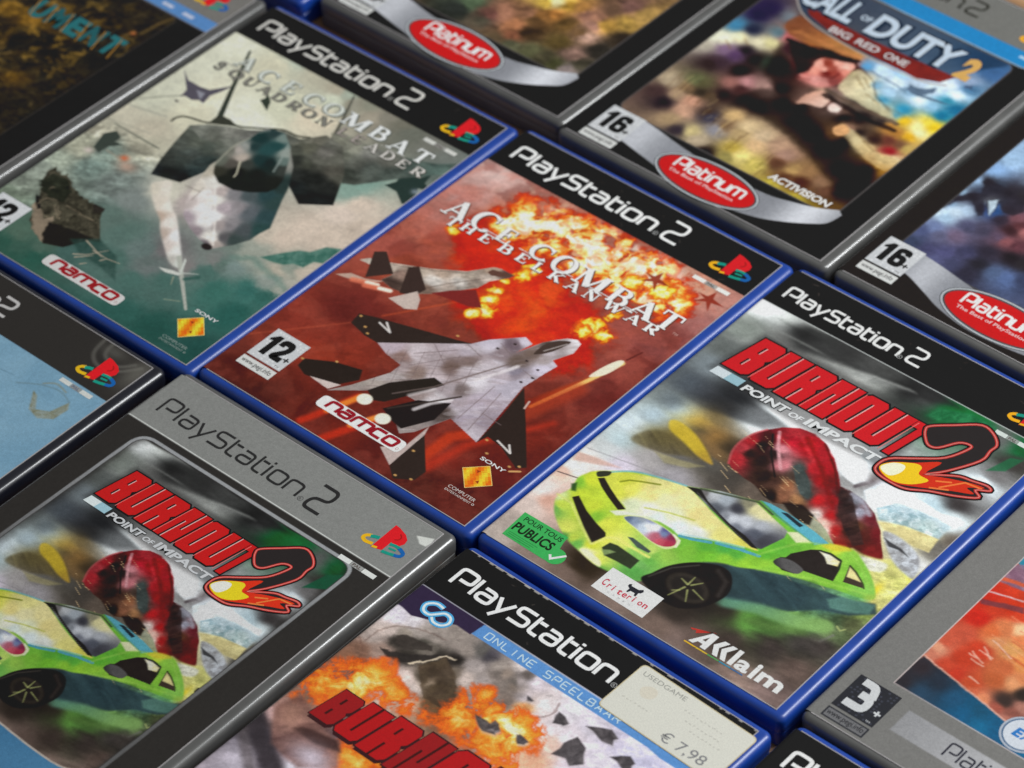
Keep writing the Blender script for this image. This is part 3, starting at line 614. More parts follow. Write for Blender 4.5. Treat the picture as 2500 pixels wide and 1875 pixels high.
    for p in ([(56.5, 64.9), (66.8, 59.0)], [(66.4, 72.6), (74.9, 70.6)], [(75.7, 81.0), (81.8, 78.8)], [(90.5, 39.8), (89.5, 61.3)], [(97.4, 37.5), (93.8, 60.2)], [(95.7, 47.7), (104.9, 47.3)], [(91.6, 75.0), (99.0, 74.0)], [(54.5, 55.9), (65.7, 67.7)], [(57.5, 49.9), (69.1, 65.7)]): A.line(p, .35, (120, 104, 104), .4, .75)
    for p in ([(76.6, 78.1)], [(80.1, 84.0)], [(95.4, 69.6)], [(97.3, 74.0)], [(95.9, 78.6)], [(89.5, 79.8)]): A.ell(p[0][0], p[0][1], .7, .5, (52, 42, 42), .3)
    A.line([(54.5, 24.8), (48.7, 5.9), (47.1, 2.2)], 3.4, (196, 50, 30), 2.5, .85); A.line([(55.4, 25.6), (51.0, 12.4)], 2.8, (236, 132, 50), 1.8, .95); A.line([(68.5, 21.4), (60.2, 1.7), (57.9, -3.8)], 3.8, (196, 50, 30), 2.5, .85); A.line([(67.9, 22.0), (63.0, 12.1)], 2.8, (240, 140, 60), 1.6, .95)
    for p in ([(57.4, 25.5)], [(69.6, 22.0)]): A.ell(p[0][0], p[0][1], 3.1, 2.9, (250, 238, 214), .8)
    for p in ([(32.8, 60.3), (39.7, 58.7), (34.9, 62.1)], [(109.5, 40.3), (117.3, 38.2), (114.2, 41.3)]): A.line(p, .8, (214, 208, 204), .3); 
    for p in ([(24.9, 58.6)], [(30.3, 55.1)], [(33.5, 52.9)], [(60.5, 73.7)], [(24.4, 27.0)], [(35.5, 33.9)], [(93.0, 3.1)], [(98.8, 5.2)], [(110.8, 32.8)], [(106.2, 38.1)], [(121.6, 32.8)], [(124.3, 35.1)], [(89.6, 16.7)]): A.ell(p[0][0], p[0][1], .7, .5, (196, 150, 90), .4)
    A.line([(123.2, 31.0), (126.2, 33.4)], .9, (206, 156, 100), .3); A.line([(105.7, 59.6), (104.7, 63.5)], .8, (196, 170, 160), .4)
    A.speck(.06, .9, 40); band(A, 160.8)
    # dark halo behind the title
    sh = sheet('cover_sheet', A, o, g)
    I = Ink(g); wt = (232, 226, 224)
    for ch, (x, y), w, h in zip('ACECOMBAT', ((12, 129.6), (24.5, 130.8), (36.3, 129.6), (53.4, 130.8), (65, 130.8), (79, 130.6), (93, 130.2), (105, 130.4), (116, 131.2)), (12, 12, 9.5, 11, 11, 13, 10.5, 12, 11), (10.4, 11.5, 8.6, 9.0, 10.4, 9.5, 9.6, 9.6, 10)):
        serif(I, ch, x+.25, y-.3, w, h, (104, 58, 44), .03, 1.5); serif(I, ch, x, y, w, h, wt, .07, 1.1)
    for ch, (x, y) in zip('THEBELKANWAR', ((14.8, 123), (22.2, 124), (31.3, 123.9), (41.3, 124), (49.9, 124), (58.3, 124), (66.9, 124), (75.8, 123.8), (84.2, 124.2), (95.2, 124.4), (105.2, 124.2), (113.8, 124.2))):
        serif(I, ch, x+.2, y-.9, 6.9, 4.9, (104, 48, 36), .1, 1.6); serif(I, ch, x, y-.7, 6.9, 4.9, wt, .13, 1.1)
    for a, b_ in ((18, 21), (26.5, 38), (45, 58), (62, 72), (78, 90), (98, 104)): I.ribbon([(a, 126.9), (b_, 127.1)], .35, wt, .16)
    font(I, 'TM', 121.2, 126.2, 2.4, 1.4, (196, 150, 140), .07)
    I.build('title_lettering', sh)
    header(sh, g); logo(sh, g); pal(sh, g, 106.8, 156.6, 17.2); rating(sh, g, '12', 6.0, 16.0); namco(sh, g); sony(sh, g); edge_strip(sh)

# ---- cover with the grey jet seen from the front
def cover_head_on_jet(pos, g):
    o = case(pos, M_BLUE, 'blue game case whose cover shows a grey jet head on over a misty green sea')
    A = Art(-7, 129, 0, 184, 0.34)
    A.idw([(3.1, 155.5), (0.4, 138.4), (1.8, 117.5), (4.4, 105.3), (4.9, 91.4), (4.9, 80.1), (5.4, 66.5), (3.8, 54.1), (1.7, 46.9), (2.0, 34.9), (2.5, 27.2), (28.5, 154.1), (32.6, 164.9), (62.4, 153.0), (50.4, 136.0), (34.6, 123.0), (22.9, 120.5), (25.3, 108.2), (18.4, 91.3), (22.0, 83.0), (64.6, 140.6), (45.2, 121.8), (64.6, 160.6), (14.2, 71.0), (16.7, 59.3), (32.4, 58.7), (45.0, 55.5), (44.7, 42.0), (57.1, 39.0), (69.2, 36.1), (78.8, 31.1), (65.3, 26.4), (46.7, 17.5), (37.8, 12.7), (24.3, 12.0), (24.0, 5.2), (76.7, 42.3), (88.7, 39.3), (95.9, 50.4), (51.5, 67.6), (62.8, 70.2), (103.6, 51.6)], 'd4d4c0 d0d0bc ccccb8 c4c4b0 c4beaa b8b4a0 a8a894 98a090 8c9488 7c8478 748070 c8c4ac b0b8a8 c0c4b0 ccccb4 dcdcc8 d8d4bc d0ccb4 c0b8a4 b4b09c d8ccb4 dcdcc8 a0a898 7c8a80 708078 747e78 7c8480 5c7068 587068 647470 6c7472 4c6860 44605a 4c6458 50685a 305448 706c6c 7c7876 7a7c78 c8c4b4 a89c98 748480',
          [(69.0, -12.6), (85.6, -11.2), (88.5, 3.6), (105.1, 4.9), (119.9, -1.1), (127.1, 4.9), (79.6, 21.2), (77.6, 32.3), (89.5, 29.4), (98.4, 43.1), (100.0, 50.8), (95.5, 60.0), (104.7, 59.8), (108.4, 37.5), (118.3, 45.6), (125.9, 46.9), (122.7, 31.8), (119.2, 53.9), (127.4, 54.5), (118.3, 59.5), (128.1, 67.7), (129.5, 80.4), (107.1, 76.0), (111.1, 85.9), (114.3, 101.7), (115.9, 109.6), (107.7, 113.6), (106.8, 119.6), (119.6, 86.4), (126.2, 98.3), (101.9, 62.7), (100.0, 74.1), (121.2, 65.8), (30.5, 6.3), (39.9, 6.3), (32.4, 0.1)], '2c5048 28504a 305850 285048 2c504a 244a44 4a6a62 606c68 486860 4c6c64 5c7068 707c74 94988c 3c6a60 386860 346058 2c5a52 8c948c a8a498 b0a898 bcb0a0 c4b4a4 c4b4a4 c8b8a8 ccbcae c8b8a8 80988c 7c988c c4b4a4 c0b0a0 9ca094 c0b4a4 8c9488 3c5c50 2c5448 305448',
          [(47.2, 162.2), (59.3, 159.2), (81.8, 154.8), (74.8, 160.4), (87.0, 159.1), (102.1, 157.4), (113.5, 159.8), (124.3, 157.6), (134.1, 161.6), (70.6, 157.0), (95.2, 160.1), (132.4, 153.4)], 'b4b09c b0a894 9c9484 8c8c7c 807c70 686a60 707068 6c706a 687470 908c7c 6c6a5e 50605a')
    A.warp(2.2, 7, 5); A.grit(.07, 5)
    A.poly([(107.6, 62.3), (110.6, 66.6), (113.6, 71.0), (116.9, 75.0), (120.5, 76.8), (123.5, 83.1), (128.2, 85.7), (133.2, 85.9), (130.2, 79.6), (130.2, 75.8), (125.6, 73.3), (124.6, 68.6), (120.3, 67.6), (117.7, 64.8), (113.7, 63.4)], mottle((46, 92, 80), (80, 120, 108), 2.5, 9), 1.4, .95); A.line([(99.7, 55.7), (106.3, 59.9), (115.1, 58.2), (129.1, 54.6)], 3, (96, 124, 114), 3, .6); A.warp(1.4, 2.4, 12, sstep((A.X-86)/6)*sstep((64-A.Y)/6))
    # smoky wreck on the left
    A.poly([(8.1, 40.9), (5.6, 46.9), (6.1, 50.1), (12.0, 48.1), (12.8, 50.1), (20.9, 46.0), (29.2, 43.4), (31.5, 44.0), (34.5, 43.8), (39.8, 44.1), (43.2, 39.0), (53.4, 29.1), (46.6, 24.8), (44.5, 17.8), (36.2, 14.2), (28.1, 17.4), (21.9, 21.4), (17.0, 30.6)], mottle((44, 42, 34), (84, 80, 66), 1.6, 5), .6)
    A.idw([(-136.0, 66.4)], '000000', alpha=0)
    A.poly([(16.4, 27.5), (16.0, 32.5), (26.0, 24.8), (28.3, 28.0), (33.2, 21.5), (36.2, 14.2), (28.1, 17.4)], (136, 122, 104), .9); A.poly([(12.2, 33.4), (14.4, 33.9), (20.2, 29.3), (19.7, 27.6)], (24, 22, 20), .6); A.poly([(30.2, 21.7), (29.5, 25.0), (40.7, 27.8), (49.9, 28.8), (44.5, 17.8), (36.2, 14.2)], (34, 32, 28), .8); A.poly([(7.6, 40.4), (8.6, 46.7), (15.0, 47.9), (22.6, 43.4), (24.6, 36.9), (18.3, 35.7), (12.7, 36.5)], (34, 38, 30), 1, .8)
    for q in ([(23.5, 33.4), (30.0, 28.1)], [(24.6, 34.3), (30.6, 28.6)], [(22.0, 26.8), (28.0, 26.5)], [(17.7, 29.9), (17.2, 34.9), (21.8, 36.0)], [(27.1, 36.3), (34.9, 36.1), (41.9, 36.6)], [(14.5, 39.3), (15.3, 41.3)]): A.line(q, .6, (130, 118, 98), .5, .8)
    A.poly([(34.5, 43.8), (40.3, 44.6), (41.2, 42.7), (38.9, 39.5)], (46, 42, 38), .6); A.poly([(42.9, 23.0), (51.9, 30.5), (64.8, 26.9), (74.2, 16.7), (64.1, 18.6), (52.4, 19.2)], mottle((34, 60, 54), (56, 80, 74), 2, 3), 1.8, .7)
    A.warp(1.2, 2.0, 8, sstep((40-A.X)/6)*sstep((92-A.Y)/10)); A.grit(.45, 30, sstep((42-A.X)/8)*sstep((90-A.Y)/10)*sstep((A.Y-20)/10)*.8)
    for q in ([(50.4, 17.5), (54.8, 20.5), (59.5, 27.6)], [(61.3, 21.4), (62.5, 23.7), (68.6, 24.9)], [(56.7, 15.0), (58.3, 17.0)], [(55.0, 23.9), (62.5, 23.7)], [(52.3, 16.6), (57.1, 21.8)], [(48.6, 26.4), (60.3, 23.2)]): A.line(q, .7, (176, 160, 140), .5, .85, .3)
    # far jets
    A.poly([(1.0, 128.6), (7.1, 124.8), (14.0, 124.7), (18.7, 125.7), (24.2, 133.8), (23.3, 128.8), (21.4, 122.9), (22.8, 117.6), (19.7, 117.9), (17.6, 116.1), (13.5, 116.4), (12.3, 114.7), (11.3, 119.6)], (84, 80, 90), .6); A.poly([(14.5, 122.2), (18.7, 122.8), (20.2, 118.3)], (140, 140, 150), .8); A.line([(0.4, 103.4), (12.7, 116.2)], .7, (120, 120, 108), .6, .7); A.ell(*[(13.2, 111.8)][0], .9, .7, (90, 88, 84), .4); A.ell(*[(11.5, 140.9)][0], 1.2, .7, (120, 120, 116), .5)
    A.poly([(8.5, 69.1), (6.7, 74.6), (5.4, 77.7), (8.4, 82.3), (12.8, 80.3), (12.9, 76.9), (17.0, 77.5), (13.1, 72.9), (12.7, 67.7)], (58, 66, 60), .7); A.poly([(-2.2, 72.9), (-1.7, 78.9), (3.3, 81.6), (2.3, 75.1)], (140, 136, 120), 1.2, .8); A.blob(*[(8.5, 66.3)][0], 2, 1.6, (214, 200, 192), .9); A.blob(*[(23.4, 71.7)][0], 2.0, 1.8, (196, 96, 60), .95); A.blob(*[(28.0, 68.6)][0], 4.4, 3, (196, 160, 140), .75); A.line([(14.2, 71.0), (23.4, 70.3)], .8, (150, 140, 124), .8, .7)
    A.line([(0.4, 97.7), (17.5, 101.8)], .8, (150, 150, 138), .8, .7); A.line([(4.4, 85.3), (29.5, 85.0)], .6, (84, 88, 80), .6, .8, .9); A.poly([(39.2, 133.9), (40.0, 136.0), (39.1, 138.9), (43.4, 135.9), (46.3, 130.5)], (50, 58, 50), .5); A.line([(-2.5, 85.3), (20.0, 89.7)], .8, (160, 158, 142), .8, .6)
    A.poly([(115.4, 125.7), (117.5, 130.2), (116.5, 133.4), (118.8, 136.7), (123.3, 137.7), (125.3, 143.4), (126.9, 136.6), (132.4, 134.4), (126.9, 132.6), (132.0, 122.0), (128.1, 121.4), (121.7, 125.6)], (40, 54, 50), .9); A.blob(*[(127.3, 130.2)][0], 1.6, 1.6, (130, 140, 150), .8)
    # main jet: fins, wings, intakes, body, canopy
    A.line([(13.3, 155.0), (24.5, 133.4), (35.3, 113.6)], 1.1, (52, 58, 50), .6, 1, 2.6); A.line([(67.4, 160.0), (73.4, 147.9), (80.3, 132.5)], .8, (66, 66, 58), .5, 1, 2.0)
    A.poly([(67.8, 159.6), (71.5, 159.1), (78.1, 148.9), (80.3, 132.5)], (150, 148, 134), 1.0, .5)
    wing = [(76.7, 136.4), (80.8, 139.9), (93.2, 140.3), (103.0, 141.4), (114.0, 145.1), (123.0, 149.0), (129.1, 154.1), (131.9, 148.9), (117.7, 133.0), (106.2, 118.1), (101.4, 115.5), (92.2, 121.6)]; A.clip(wing, 1.2, False)
    A.idw([(82.4, 134.2), (89.8, 136.1), (97.8, 137.2), (105.8, 138.3), (116.3, 141.5), (125.4, 146.2), (97.0, 128.2), (104.9, 129.3), (112.2, 131.2), (98.7, 121.4), (90.0, 128.0)], '6c6c60 78786c 70706a 66665e 4c5852 4a5a54 60625a 505650 48504a 3a3e38 5c5e54'); A.grit(.3, 21); A.unclip()
    A.line([(21.0, 101.1), (21.0, 104.0), (23.8, 106.9), (33.3, 109.8), (34.8, 116.0), (43.7, 115.6), (52.1, 120.4), (60.1, 125.6), (66.9, 126.3), (71.8, 128.9)], 1.0, (52, 54, 46), .6, 1, None, True); A.poly([(33.6, 109.4), (33.2, 114.7), (38.5, 117.0), (44.3, 115.4)], (56, 58, 50), .7)
    A.clip([(28.8, 103.8), (34.0, 109.0), (43.2, 114.2), (49.7, 117.0), (60.5, 125.2), (69.4, 125.6), (76.0, 134.3), (86.2, 133.1), (92.0, 126.9), (86.6, 117.0), (71.2, 104.3), (55.8, 91.5), (49.6, 86.4), (38.9, 85.9)], 1.0, False)
    A.idw([(33.8, 102.5), (41.3, 104.5), (46.0, 111.2), (46.8, 100.7), (40.2, 98.0), (50.5, 106.5), (52.7, 113.9), (67.2, 123.1), (72.0, 122.8), (75.7, 128.7), (82.1, 129.7), (88.8, 128.4), (78.3, 121.1), (86.3, 122.2), (72.1, 118.8)], '6a6c64 60625a 787870 4e524a 50544e 6a6c64 70706a 5a5c54 6a6a5e 6e6c60 62625a 54544c 50504a 4a4c46 3a3c36'); A.grit(.3, 22); A.unclip()
    A.clip([(28.8, 103.8), (37.9, 100.3), (44.8, 101.8), (52.5, 102.6), (54.3, 93.0), (55.0, 88.1), (51.5, 75.1), (38.8, 71.4), (35.3, 80.1), (31.6, 92.3)], .8, False)
    A.idw([(31.0, 101.6), (33.9, 92.8), (36.6, 82.6), (38.4, 97.9), (45.8, 97.0), (42.8, 90.5), (49.4, 100.0), (49.2, 88.8), (41.8, 86.8), (43.3, 75.8), (48.9, 77.7), (39.0, 73.6), (51.8, 84.2), (51.0, 91.7)], '585c54 484c46 383c38 4c5048 404640 444a46 5c6058 384240 3a403c 1c1e1c 1e2020 24282a 283232 303a38'); A.grit(.3, 23); A.unclip(); A.line([(34.2, 81.2), (37.3, 86.6), (44.3, 89.0)], .5, (70, 72, 66), .5, .7)
    A.clip([(69.6, 119.5), (71.3, 123.6), (76.6, 127.7), (84.5, 129.0), (90.8, 128.6), (98.7, 120.1), (108.2, 103.4), (97.1, 95.2), (85.8, 101.4)], .7, False)
    A.idw([(73.2, 119.6), (76.1, 123.4), (83.4, 125.3), (90.4, 125.6), (83.7, 120.1), (93.9, 118.9), (82.6, 116.4), (99.5, 116.7), (77.6, 115.0), (85.1, 108.9), (92.4, 110.8), (99.3, 111.1), (98.3, 99.6), (104.1, 103.0), (88.1, 101.9)], '464840 5a5a4e 62605a 56564e 585850 504e46 3e4038 484840 2a2c28 242624 202220 262826 1a1c1c 1e2020 1e2222'); A.grit(.25, 24); A.unclip()
    body = [(53.1, 90.7), (56.3, 79.7), (61.0, 68.8), (66.8, 61.5), (74.5, 57.4), (82.5, 54.8), (89.6, 54.0), (94.6, 60.9), (97.5, 67.2), (97.7, 72.6), (98.7, 77.3), (90.9, 92.1), (87.3, 99.8), (79.4, 111.0), (69.6, 119.5), (61.6, 124.1), (53.8, 122.5), (53.9, 110.7)]
    A.clip(body, 1.0, False)
    A.idw([(54.2, 87.5), (59.2, 76.7), (63.2, 67.9), (68.0, 61.2), (76.9, 56.8), (85.4, 54.6), (62.6, 83.6), (64.7, 75.8), (69.7, 67.9), (76.7, 64.5), (84.1, 58.8), (69.9, 76.1), (76.8, 68.5), (86.3, 57.9), (68.3, 81.5), (76.5, 74.9), (82.2, 66.3), (88.4, 57.1), (72.6, 83.7), (80.1, 77.8), (85.2, 68.8), (88.8, 61.3), (78.4, 87.2), (86.3, 79.0), (91.3, 70.0), (83.5, 91.4), (92.2, 81.2), (96.3, 74.1), (84.0, 98.5), (90.1, 90.1), (92.5, 63.1), (75.5, 113.3)], 'b0a898 ccc4b8 c0b4b0 a89aa0 8c8084 6c6468 d4d0c8 e0d8d4 e0dad8 e0dcd8 e0dcd4 d8d4cc e4e0dc e8e0d8 aca09c a89ca0 988e8c a89c94 7c7a7c 8c8688 7e7a7c 5c5a5c 4c5658 585e62 484e50 2c4244 304648 2c4442 283634 304442 3c4846 8c8c84', power=2.4); A.grit(.10, 25)
    A.line([(64.8, 81.3), (77.2, 68.8), (88.5, 55.9)], .8, (236, 230, 222), 1.2, .7); A.unclip()
    A.ell(*[(87.3, 53.6)][0], 2.4, 1.8, (40, 34, 34), .9); A.line([(62.8, 70.2), (61.2, 78.4)], .5, (120, 108, 100), .6, .5); A.line([(54.2, 75.2), (61.7, 76.0)], .5, (110, 104, 96), .6, .6)
    can = [(53.8, 92.6), (51.9, 99.3), (51.6, 107.4), (53.5, 113.1), (53.6, 118.8), (56.6, 123.5), (62.2, 124.5), (69.7, 119.6), (75.2, 113.1), (82.1, 102.4), (83.7, 96.9), (82.4, 92.5), (77.3, 88.3), (71.2, 85.2), (63.3, 84.8), (57.7, 87.7)]
    A.clip(can, .9, False)
    A.idw([(53.9, 95.4), (58.0, 89.3), (63.7, 87.2), (70.0, 88.3), (77.4, 93.0), (79.8, 99.1), (77.3, 106.5), (71.5, 115.5), (63.9, 121.7), (59.0, 121.9), (56.6, 115.7), (58.2, 110.1), (63.9, 112.0), (65.5, 116.1), (66.2, 105.6), (70.8, 106.6), (56.2, 108.4), (55.1, 104.7), (59.8, 101.7), (59.5, 97.3), (64.2, 94.3), (53.0, 103.0), (63.6, 100.7), (71.8, 97.9), (74.0, 105.2), (74.2, 110.8)], '60645a 34342c 20221e 1e201c 1e201e 20221f 383c38 8c948c 70807a 2a3c3c 1e3434 243838 284848 244444 203434 182828 90928c a8a098 b0a498 504c46 1c1e1a 6c6c62 383c38 1c201e 202a28 60706a', power=2.4, eps=.6)
    A.line([(75.5, 103.7), (72.2, 111.9), (68.4, 119.8)], .9, (140, 150, 144), .9, .8, None, True); A.line([(65.6, 91.4), (64.9, 93.6), (60.8, 99.8)], .7, (206, 200, 176), .6, .9); A.line([(53.0, 112.7), (53.3, 117.2), (56.4, 121.8)], .5, (130, 140, 132), .6, .7); A.unclip(); A.line([(54.6, 88.5), (54.2, 92.2), (52.0, 105.0), (53.5, 113.1)], .6, (160, 160, 144), .6, .8, None, True)
    # missile and its trail
    tr_ = [(43.9, 66.3), (44.9, 70.5), (48.8, 73.1), (54.9, 66.0), (61.8, 61.0), (65.7, 58.9), (73.6, 52.3), (84.2, 42.9), (87.9, 38.3), (86.4, 37.1), (81.7, 38.2), (74.8, 42.9), (66.4, 49.0), (61.3, 53.9), (54.7, 57.8)]; A.clip(tr_, 1.6)
    A.idw([(46.7, 65.9), (50.2, 68.9), (54.1, 61.3), (58.1, 61.9), (60.1, 54.3), (65.8, 55.1), (68.8, 48.4), (73.1, 50.5), (75.5, 43.5), (79.9, 44.5), (82.7, 39.0), (85.6, 40.2)], 'ccc4b4 d8d0c4 d0c6b8 dcd6cc b8a494 dcd4cc b4a498 e4dedc c8bcb4 dcdad4 b4b0a8 c8ccc4'); A.unclip(); A.line([(83.5, 42.3), (94.1, 33.2), (106.9, 22.2)], 2.0, (168, 170, 160), .7, 1, 1.2)
    A.poly([(81.3, 33.1), (87.3, 35.2), (91.2, 35.9), (90.9, 34.4), (85.6, 32.5)], (196, 198, 190), .5); A.poly([(85.6, 43.4), (87.1, 42.7), (91.2, 35.9), (89.8, 36.0)], (190, 194, 186), .5); A.line([(90.9, 36.2), (96.3, 39.8)], .8, (176, 182, 174), .5, .9, .3); A.line([(90.1, 32.4), (92.5, 28.7)], .8, (150, 150, 130), .5, .8, .3)
    A.line([(94.4, 34.5), (97.7, 38.4)], 1.8, (50, 84, 76), 1.2, .8); A.line([(96.5, 21.1), (102.0, 24.0)], .6, (130, 140, 120), .5, .7)
    A.speck(.06, .9, 40); band(A, 161.2)
    sh = sheet('cover_sheet', A, o, g)
    I = Ink(g)
    for k, (ch, (x, y)) in enumerate(zip('ACECOMBAT', ((18, 148.6), (31.2, 147.6), (43.3, 148.2), (56.2, 147.9), (67, 148.4), (79.6, 148.3), (91.8, 148.8), (103.7, 148.0), (115, 148.4)))):
        serif(I, ch, x+.25, y-.3, 11 if ch == 'M' else 9.6, 7.6, (96, 100, 92), .03, 1.75); serif(I, ch, x, y, 11 if ch == 'M' else 9.6, 7.6, (198, 202, 194) if k < 5 else (214, 216, 214), .07, 1.05)
    for k, (ch, x) in enumerate(zip('SQUADRONLEADER', (10.3, 19.7, 28, 36.2, 44, 52.6, 60.8, 69, 80, 87.6, 95.8, 104, 112, 120))): serif(I, ch, x+.2, 140.1, 6.8, 5.0, (84, 84, 76), .095, 1.6)
    for k, (ch, x) in enumerate(zip('SQUADRONLEADER', (10.3, 19.7, 28, 36.2, 44, 52.6, 60.8, 69, 80, 87.6, 95.8, 104, 112, 120))):
        serif(I, ch, x, 140.3, 6.8, 5.0, (126, 124, 116) if k < 8 else ((158, 148, 142) if k < 10 else (196, 192, 186)), .1, .95)
    for a, b_ in ((10, 24), (97, 110)): I.ribbon([(a, 143.4), (b_, 143.8)], .35, (170, 168, 160), .13)
    I.build('title_lettering', sh)
    header(sh, g, x=4.6, y=168, w=73.5, two=(81.8, 167.2, 9.4, 12), col=(196, 194, 188)); logo(sh, g, 1.0, .5); pal(sh, g, 107.9, 156.8, 16.8, (196, 196, 190)); rating(sh, g, '12', 1.6, 8.8); namco(sh, g, -.8, -5.7, (150, 34, 40), (200, 198, 196)); sony(sh, g, -.5, -5.4, (130, 146, 140)); edge_strip(sh)

# ---- the racing car picture, shared by two covers
def car_picture(A):
    base = np.array((70., 68, 66)); keep = A.im.copy()
    A.idw([(2.6, 159.4), (14.6, 160.9), (5.2, 144.6), (6.3, 132.0), (20.6, 147.3), (24.9, 164.4), (21.5, 157.5), (43.4, 159.6), (58.6, 159.0), (72.4, 157.4), (51.9, 156.7), (80.4, 157.6), (89.9, 155.9), (99.2, 157.2), (112.4, 155.6), (123.0, 148.8), (120.9, 156.4), (8.6, 120.6), (8.3, 107.3), (15.3, 106.6), (9.3, 95.1), (15.0, 93.4), (8.7, 85.0), (21.8, 112.0), (27.2, 113.3), (29.2, 105.3), (26.8, 100.1), (34.6, 106.5), (41.2, 108.9), (45.6, 108.7), (5.4, 75.8), (7.4, 68.0), (6.6, 61.1), (3.3, 52.0), (2.5, 45.2), (1.5, 41.2), (2.5, 29.8), (3.3, 21.3), (6.8, 27.3)], 'e0e4e4 c8ccc8 8a908a 6a6e6c 70706e 9a9c98 484848 6a6a68 9a9c98 3c3c3c b0b2ae 505050 2a6a40 2f7a4a 6a6c6a 4a4644 2c6a44 7c8488 5a6066 4a4c50 6c7478 b0c0c8 a8b8c0 404244 3c3e40 505050 7a6c50 e4eef0 f0f6f8 e8e8e8 c4d0d6 b4c4c8 c0c4c4 d0ccc8 e0dcd8 dcb8a8 d8d0cc c8b8b0 c8a090',
          [(26.2, 90.0), (39.9, 88.8), (39.2, 78.9), (28.8, 73.3), (18.4, 67.7), (15.0, 58.7), (33.5, 64.8), (48.7, 77.5), (60.6, 78.3), (70.7, 111.4), (73.1, 116.5), (81.1, 113.9), (86.6, 109.2), (91.8, 110.5), (97.2, 105.8), (108.8, 106.4), (113.8, 110.6), (122.8, 109.1), (117.9, 102.0), (114.3, 93.1), (120.0, 118.8), (121.0, 125.7), (120.9, 131.7), (122.0, 138.7), (129.3, 102.6), (126.9, 94.8), (118.4, 84.7), (122.4, 76.4), (124.7, 84.2), (122.5, 70.8), (125.3, 61.6), (21.9, 92.8), (30.3, 90.2), (17.8, 92.5), (38.8, 84.8), (20.0, 81.7), (15.6, 76.4), (29.6, 80.3), (13.8, 73.4)], '5a564c 4c443a 62605c 6c6a68 a8a4a4 c8c0cc a09ca0 504c48 6a6058 e4e8ea f0f4f6 b8c0c4 8a8886 786e70 e6eef2 d4e2ea b4c8d0 d8e4e8 e0d8a8 d8d0a0 4c4848 8c8c8c dce8ee 7a7878 6c645c 74706a c8c0a0 e8e070 c0c0c0 e8e060 b8b070 b89850 a07c4c b8b070 80684c 786c48 7c7450 6a6048 908c70',
          [(3.5, 3.5), (3.0, 9.0), (21.0, 0.4), (34.0, 2.5), (36.1, 10.1), (54.7, 2.6), (75.0, 2.6), (75.7, 14.4), (79.1, 22.9), (89.0, 25.6), (96.5, 26.2), (102.7, 28.6), (108.6, 36.4), (114.8, 38.7), (122.2, 39.3), (124.4, 46.8), (117.5, 29.8), (110.4, 21.1), (98.3, 13.7), (85.1, 2.6), (122.8, 17.7), (123.1, 4.4), (108.7, 0.4), (123.6, 32.1), (88.7, 5.7), (120.7, 46.5), (123.0, 54.0), (103.4, 43.3), (93.4, 40.7), (114.4, 49.7), (119.1, 59.3)], 'b0a49c a89c94 8c7c74 7a6a62 40382f 84746c 7a6a62 443e3a 3c3836 443f3a 6a9850 5a7a48 86b068 84b070 6a7858 5c6048 4a4644 46403e 4e4642 80706a 6a5c56 7a6a66 8a7870 504a48 6c5e58 50604a 7a8a50 3c5054 405860 5c8070 6aa070')
    A.warp(1.6, 6, 4); A.smear(1.0, -4, 3)
    # sky panels between the girders, trees and grass
    A.poly([(32.6, 111.0), (34.8, 115.1), (42.6, 117.0), (53.9, 116.0), (61.7, 115.7), (55.1, 112.5), (48.7, 108.9), (43.2, 104.2), (37.9, 105.0)], (236, 243, 245), 2.2, .9); A.poly([(69.1, 113.9), (74.2, 117.0), (83.9, 114.9), (88.0, 107.2), (85.4, 102.8), (79.2, 104.3)], (238, 243, 246), 1.6, .95); A.poly([(90.1, 102.4), (92.2, 110.7), (106.0, 111.7), (123.2, 110.8), (124.4, 108.1), (113.4, 105.4), (102.9, 99.9), (96.0, 97.4)], (224, 234, 240), 1.0, .95)
    A.poly([(98.7, 98.6), (102.7, 105.2), (109.6, 106.6), (118.9, 107.8), (124.4, 108.1), (124.6, 99.7), (111.8, 97.5), (102.6, 94.2)], mottle((130, 158, 166), (200, 214, 220), 2.2, 4), 1.6, .85); A.poly([(102.7, 93.2), (111.8, 97.5), (124.6, 99.7), (125.7, 92.1), (110.2, 89.8)], mottle((214, 204, 150), (190, 178, 130), 3, 5), 1.0, .9)
    A.line([(89.4, 108.4), (86.4, 102.5)], 1.6, (90, 80, 84), 1.2, .8); A.line([(6.7, 133.3), (14.8, 147.4), (32.2, 144.9), (70.4, 155.3)], 1.2, (150, 152, 150), 1.2, .5); A.line([(2.9, 148.5), (12.5, 156.5), (29.2, 159.4)], .8, (140, 146, 140), .8, .5)
    A.put(.45*sstep((fbm(A.X, A.Y, 4.5, 41, 5, 70, 2)-.5)*5)*np.exp(-((A.X-44)/26)**4-((A.Y-152)/7)**4), (52, 54, 54))
    A.poly([(15.6, 156.6), (26.8, 161.9), (45.9, 165.0), (76.8, 162.7), (91.1, 160.1), (81.9, 155.6), (62.3, 153.9), (41.2, 151.1), (24.8, 147.4)], (58, 58, 58), 3.0, .75); A.poly([(19.5, 115.0), (32.7, 114.6), (51.9, 111.5), (44.2, 105.0), (29.4, 102.2), (18.6, 99.6)], (56, 56, 58), 2.5, .6); A.line([(3.1, 136.1), (26.3, 145.4), (58.3, 153.8), (73.1, 156.4)], 1.2, (176, 178, 174), 1.2, .6); A.line([(2.8, 147.7), (17.4, 151.4), (34.2, 151.9)], 1.0, (150, 152, 148), 1, .5)
    A.grit(.09, 60, sstep((A.Y-60)/10)); A.smear(sstep((60-A.X)/14)*sstep((A.Y-58)/8), -3, 7); A.smear(sstep((A.Y-100)/10), -6, 4)
    A.contrast(1.25, 118)
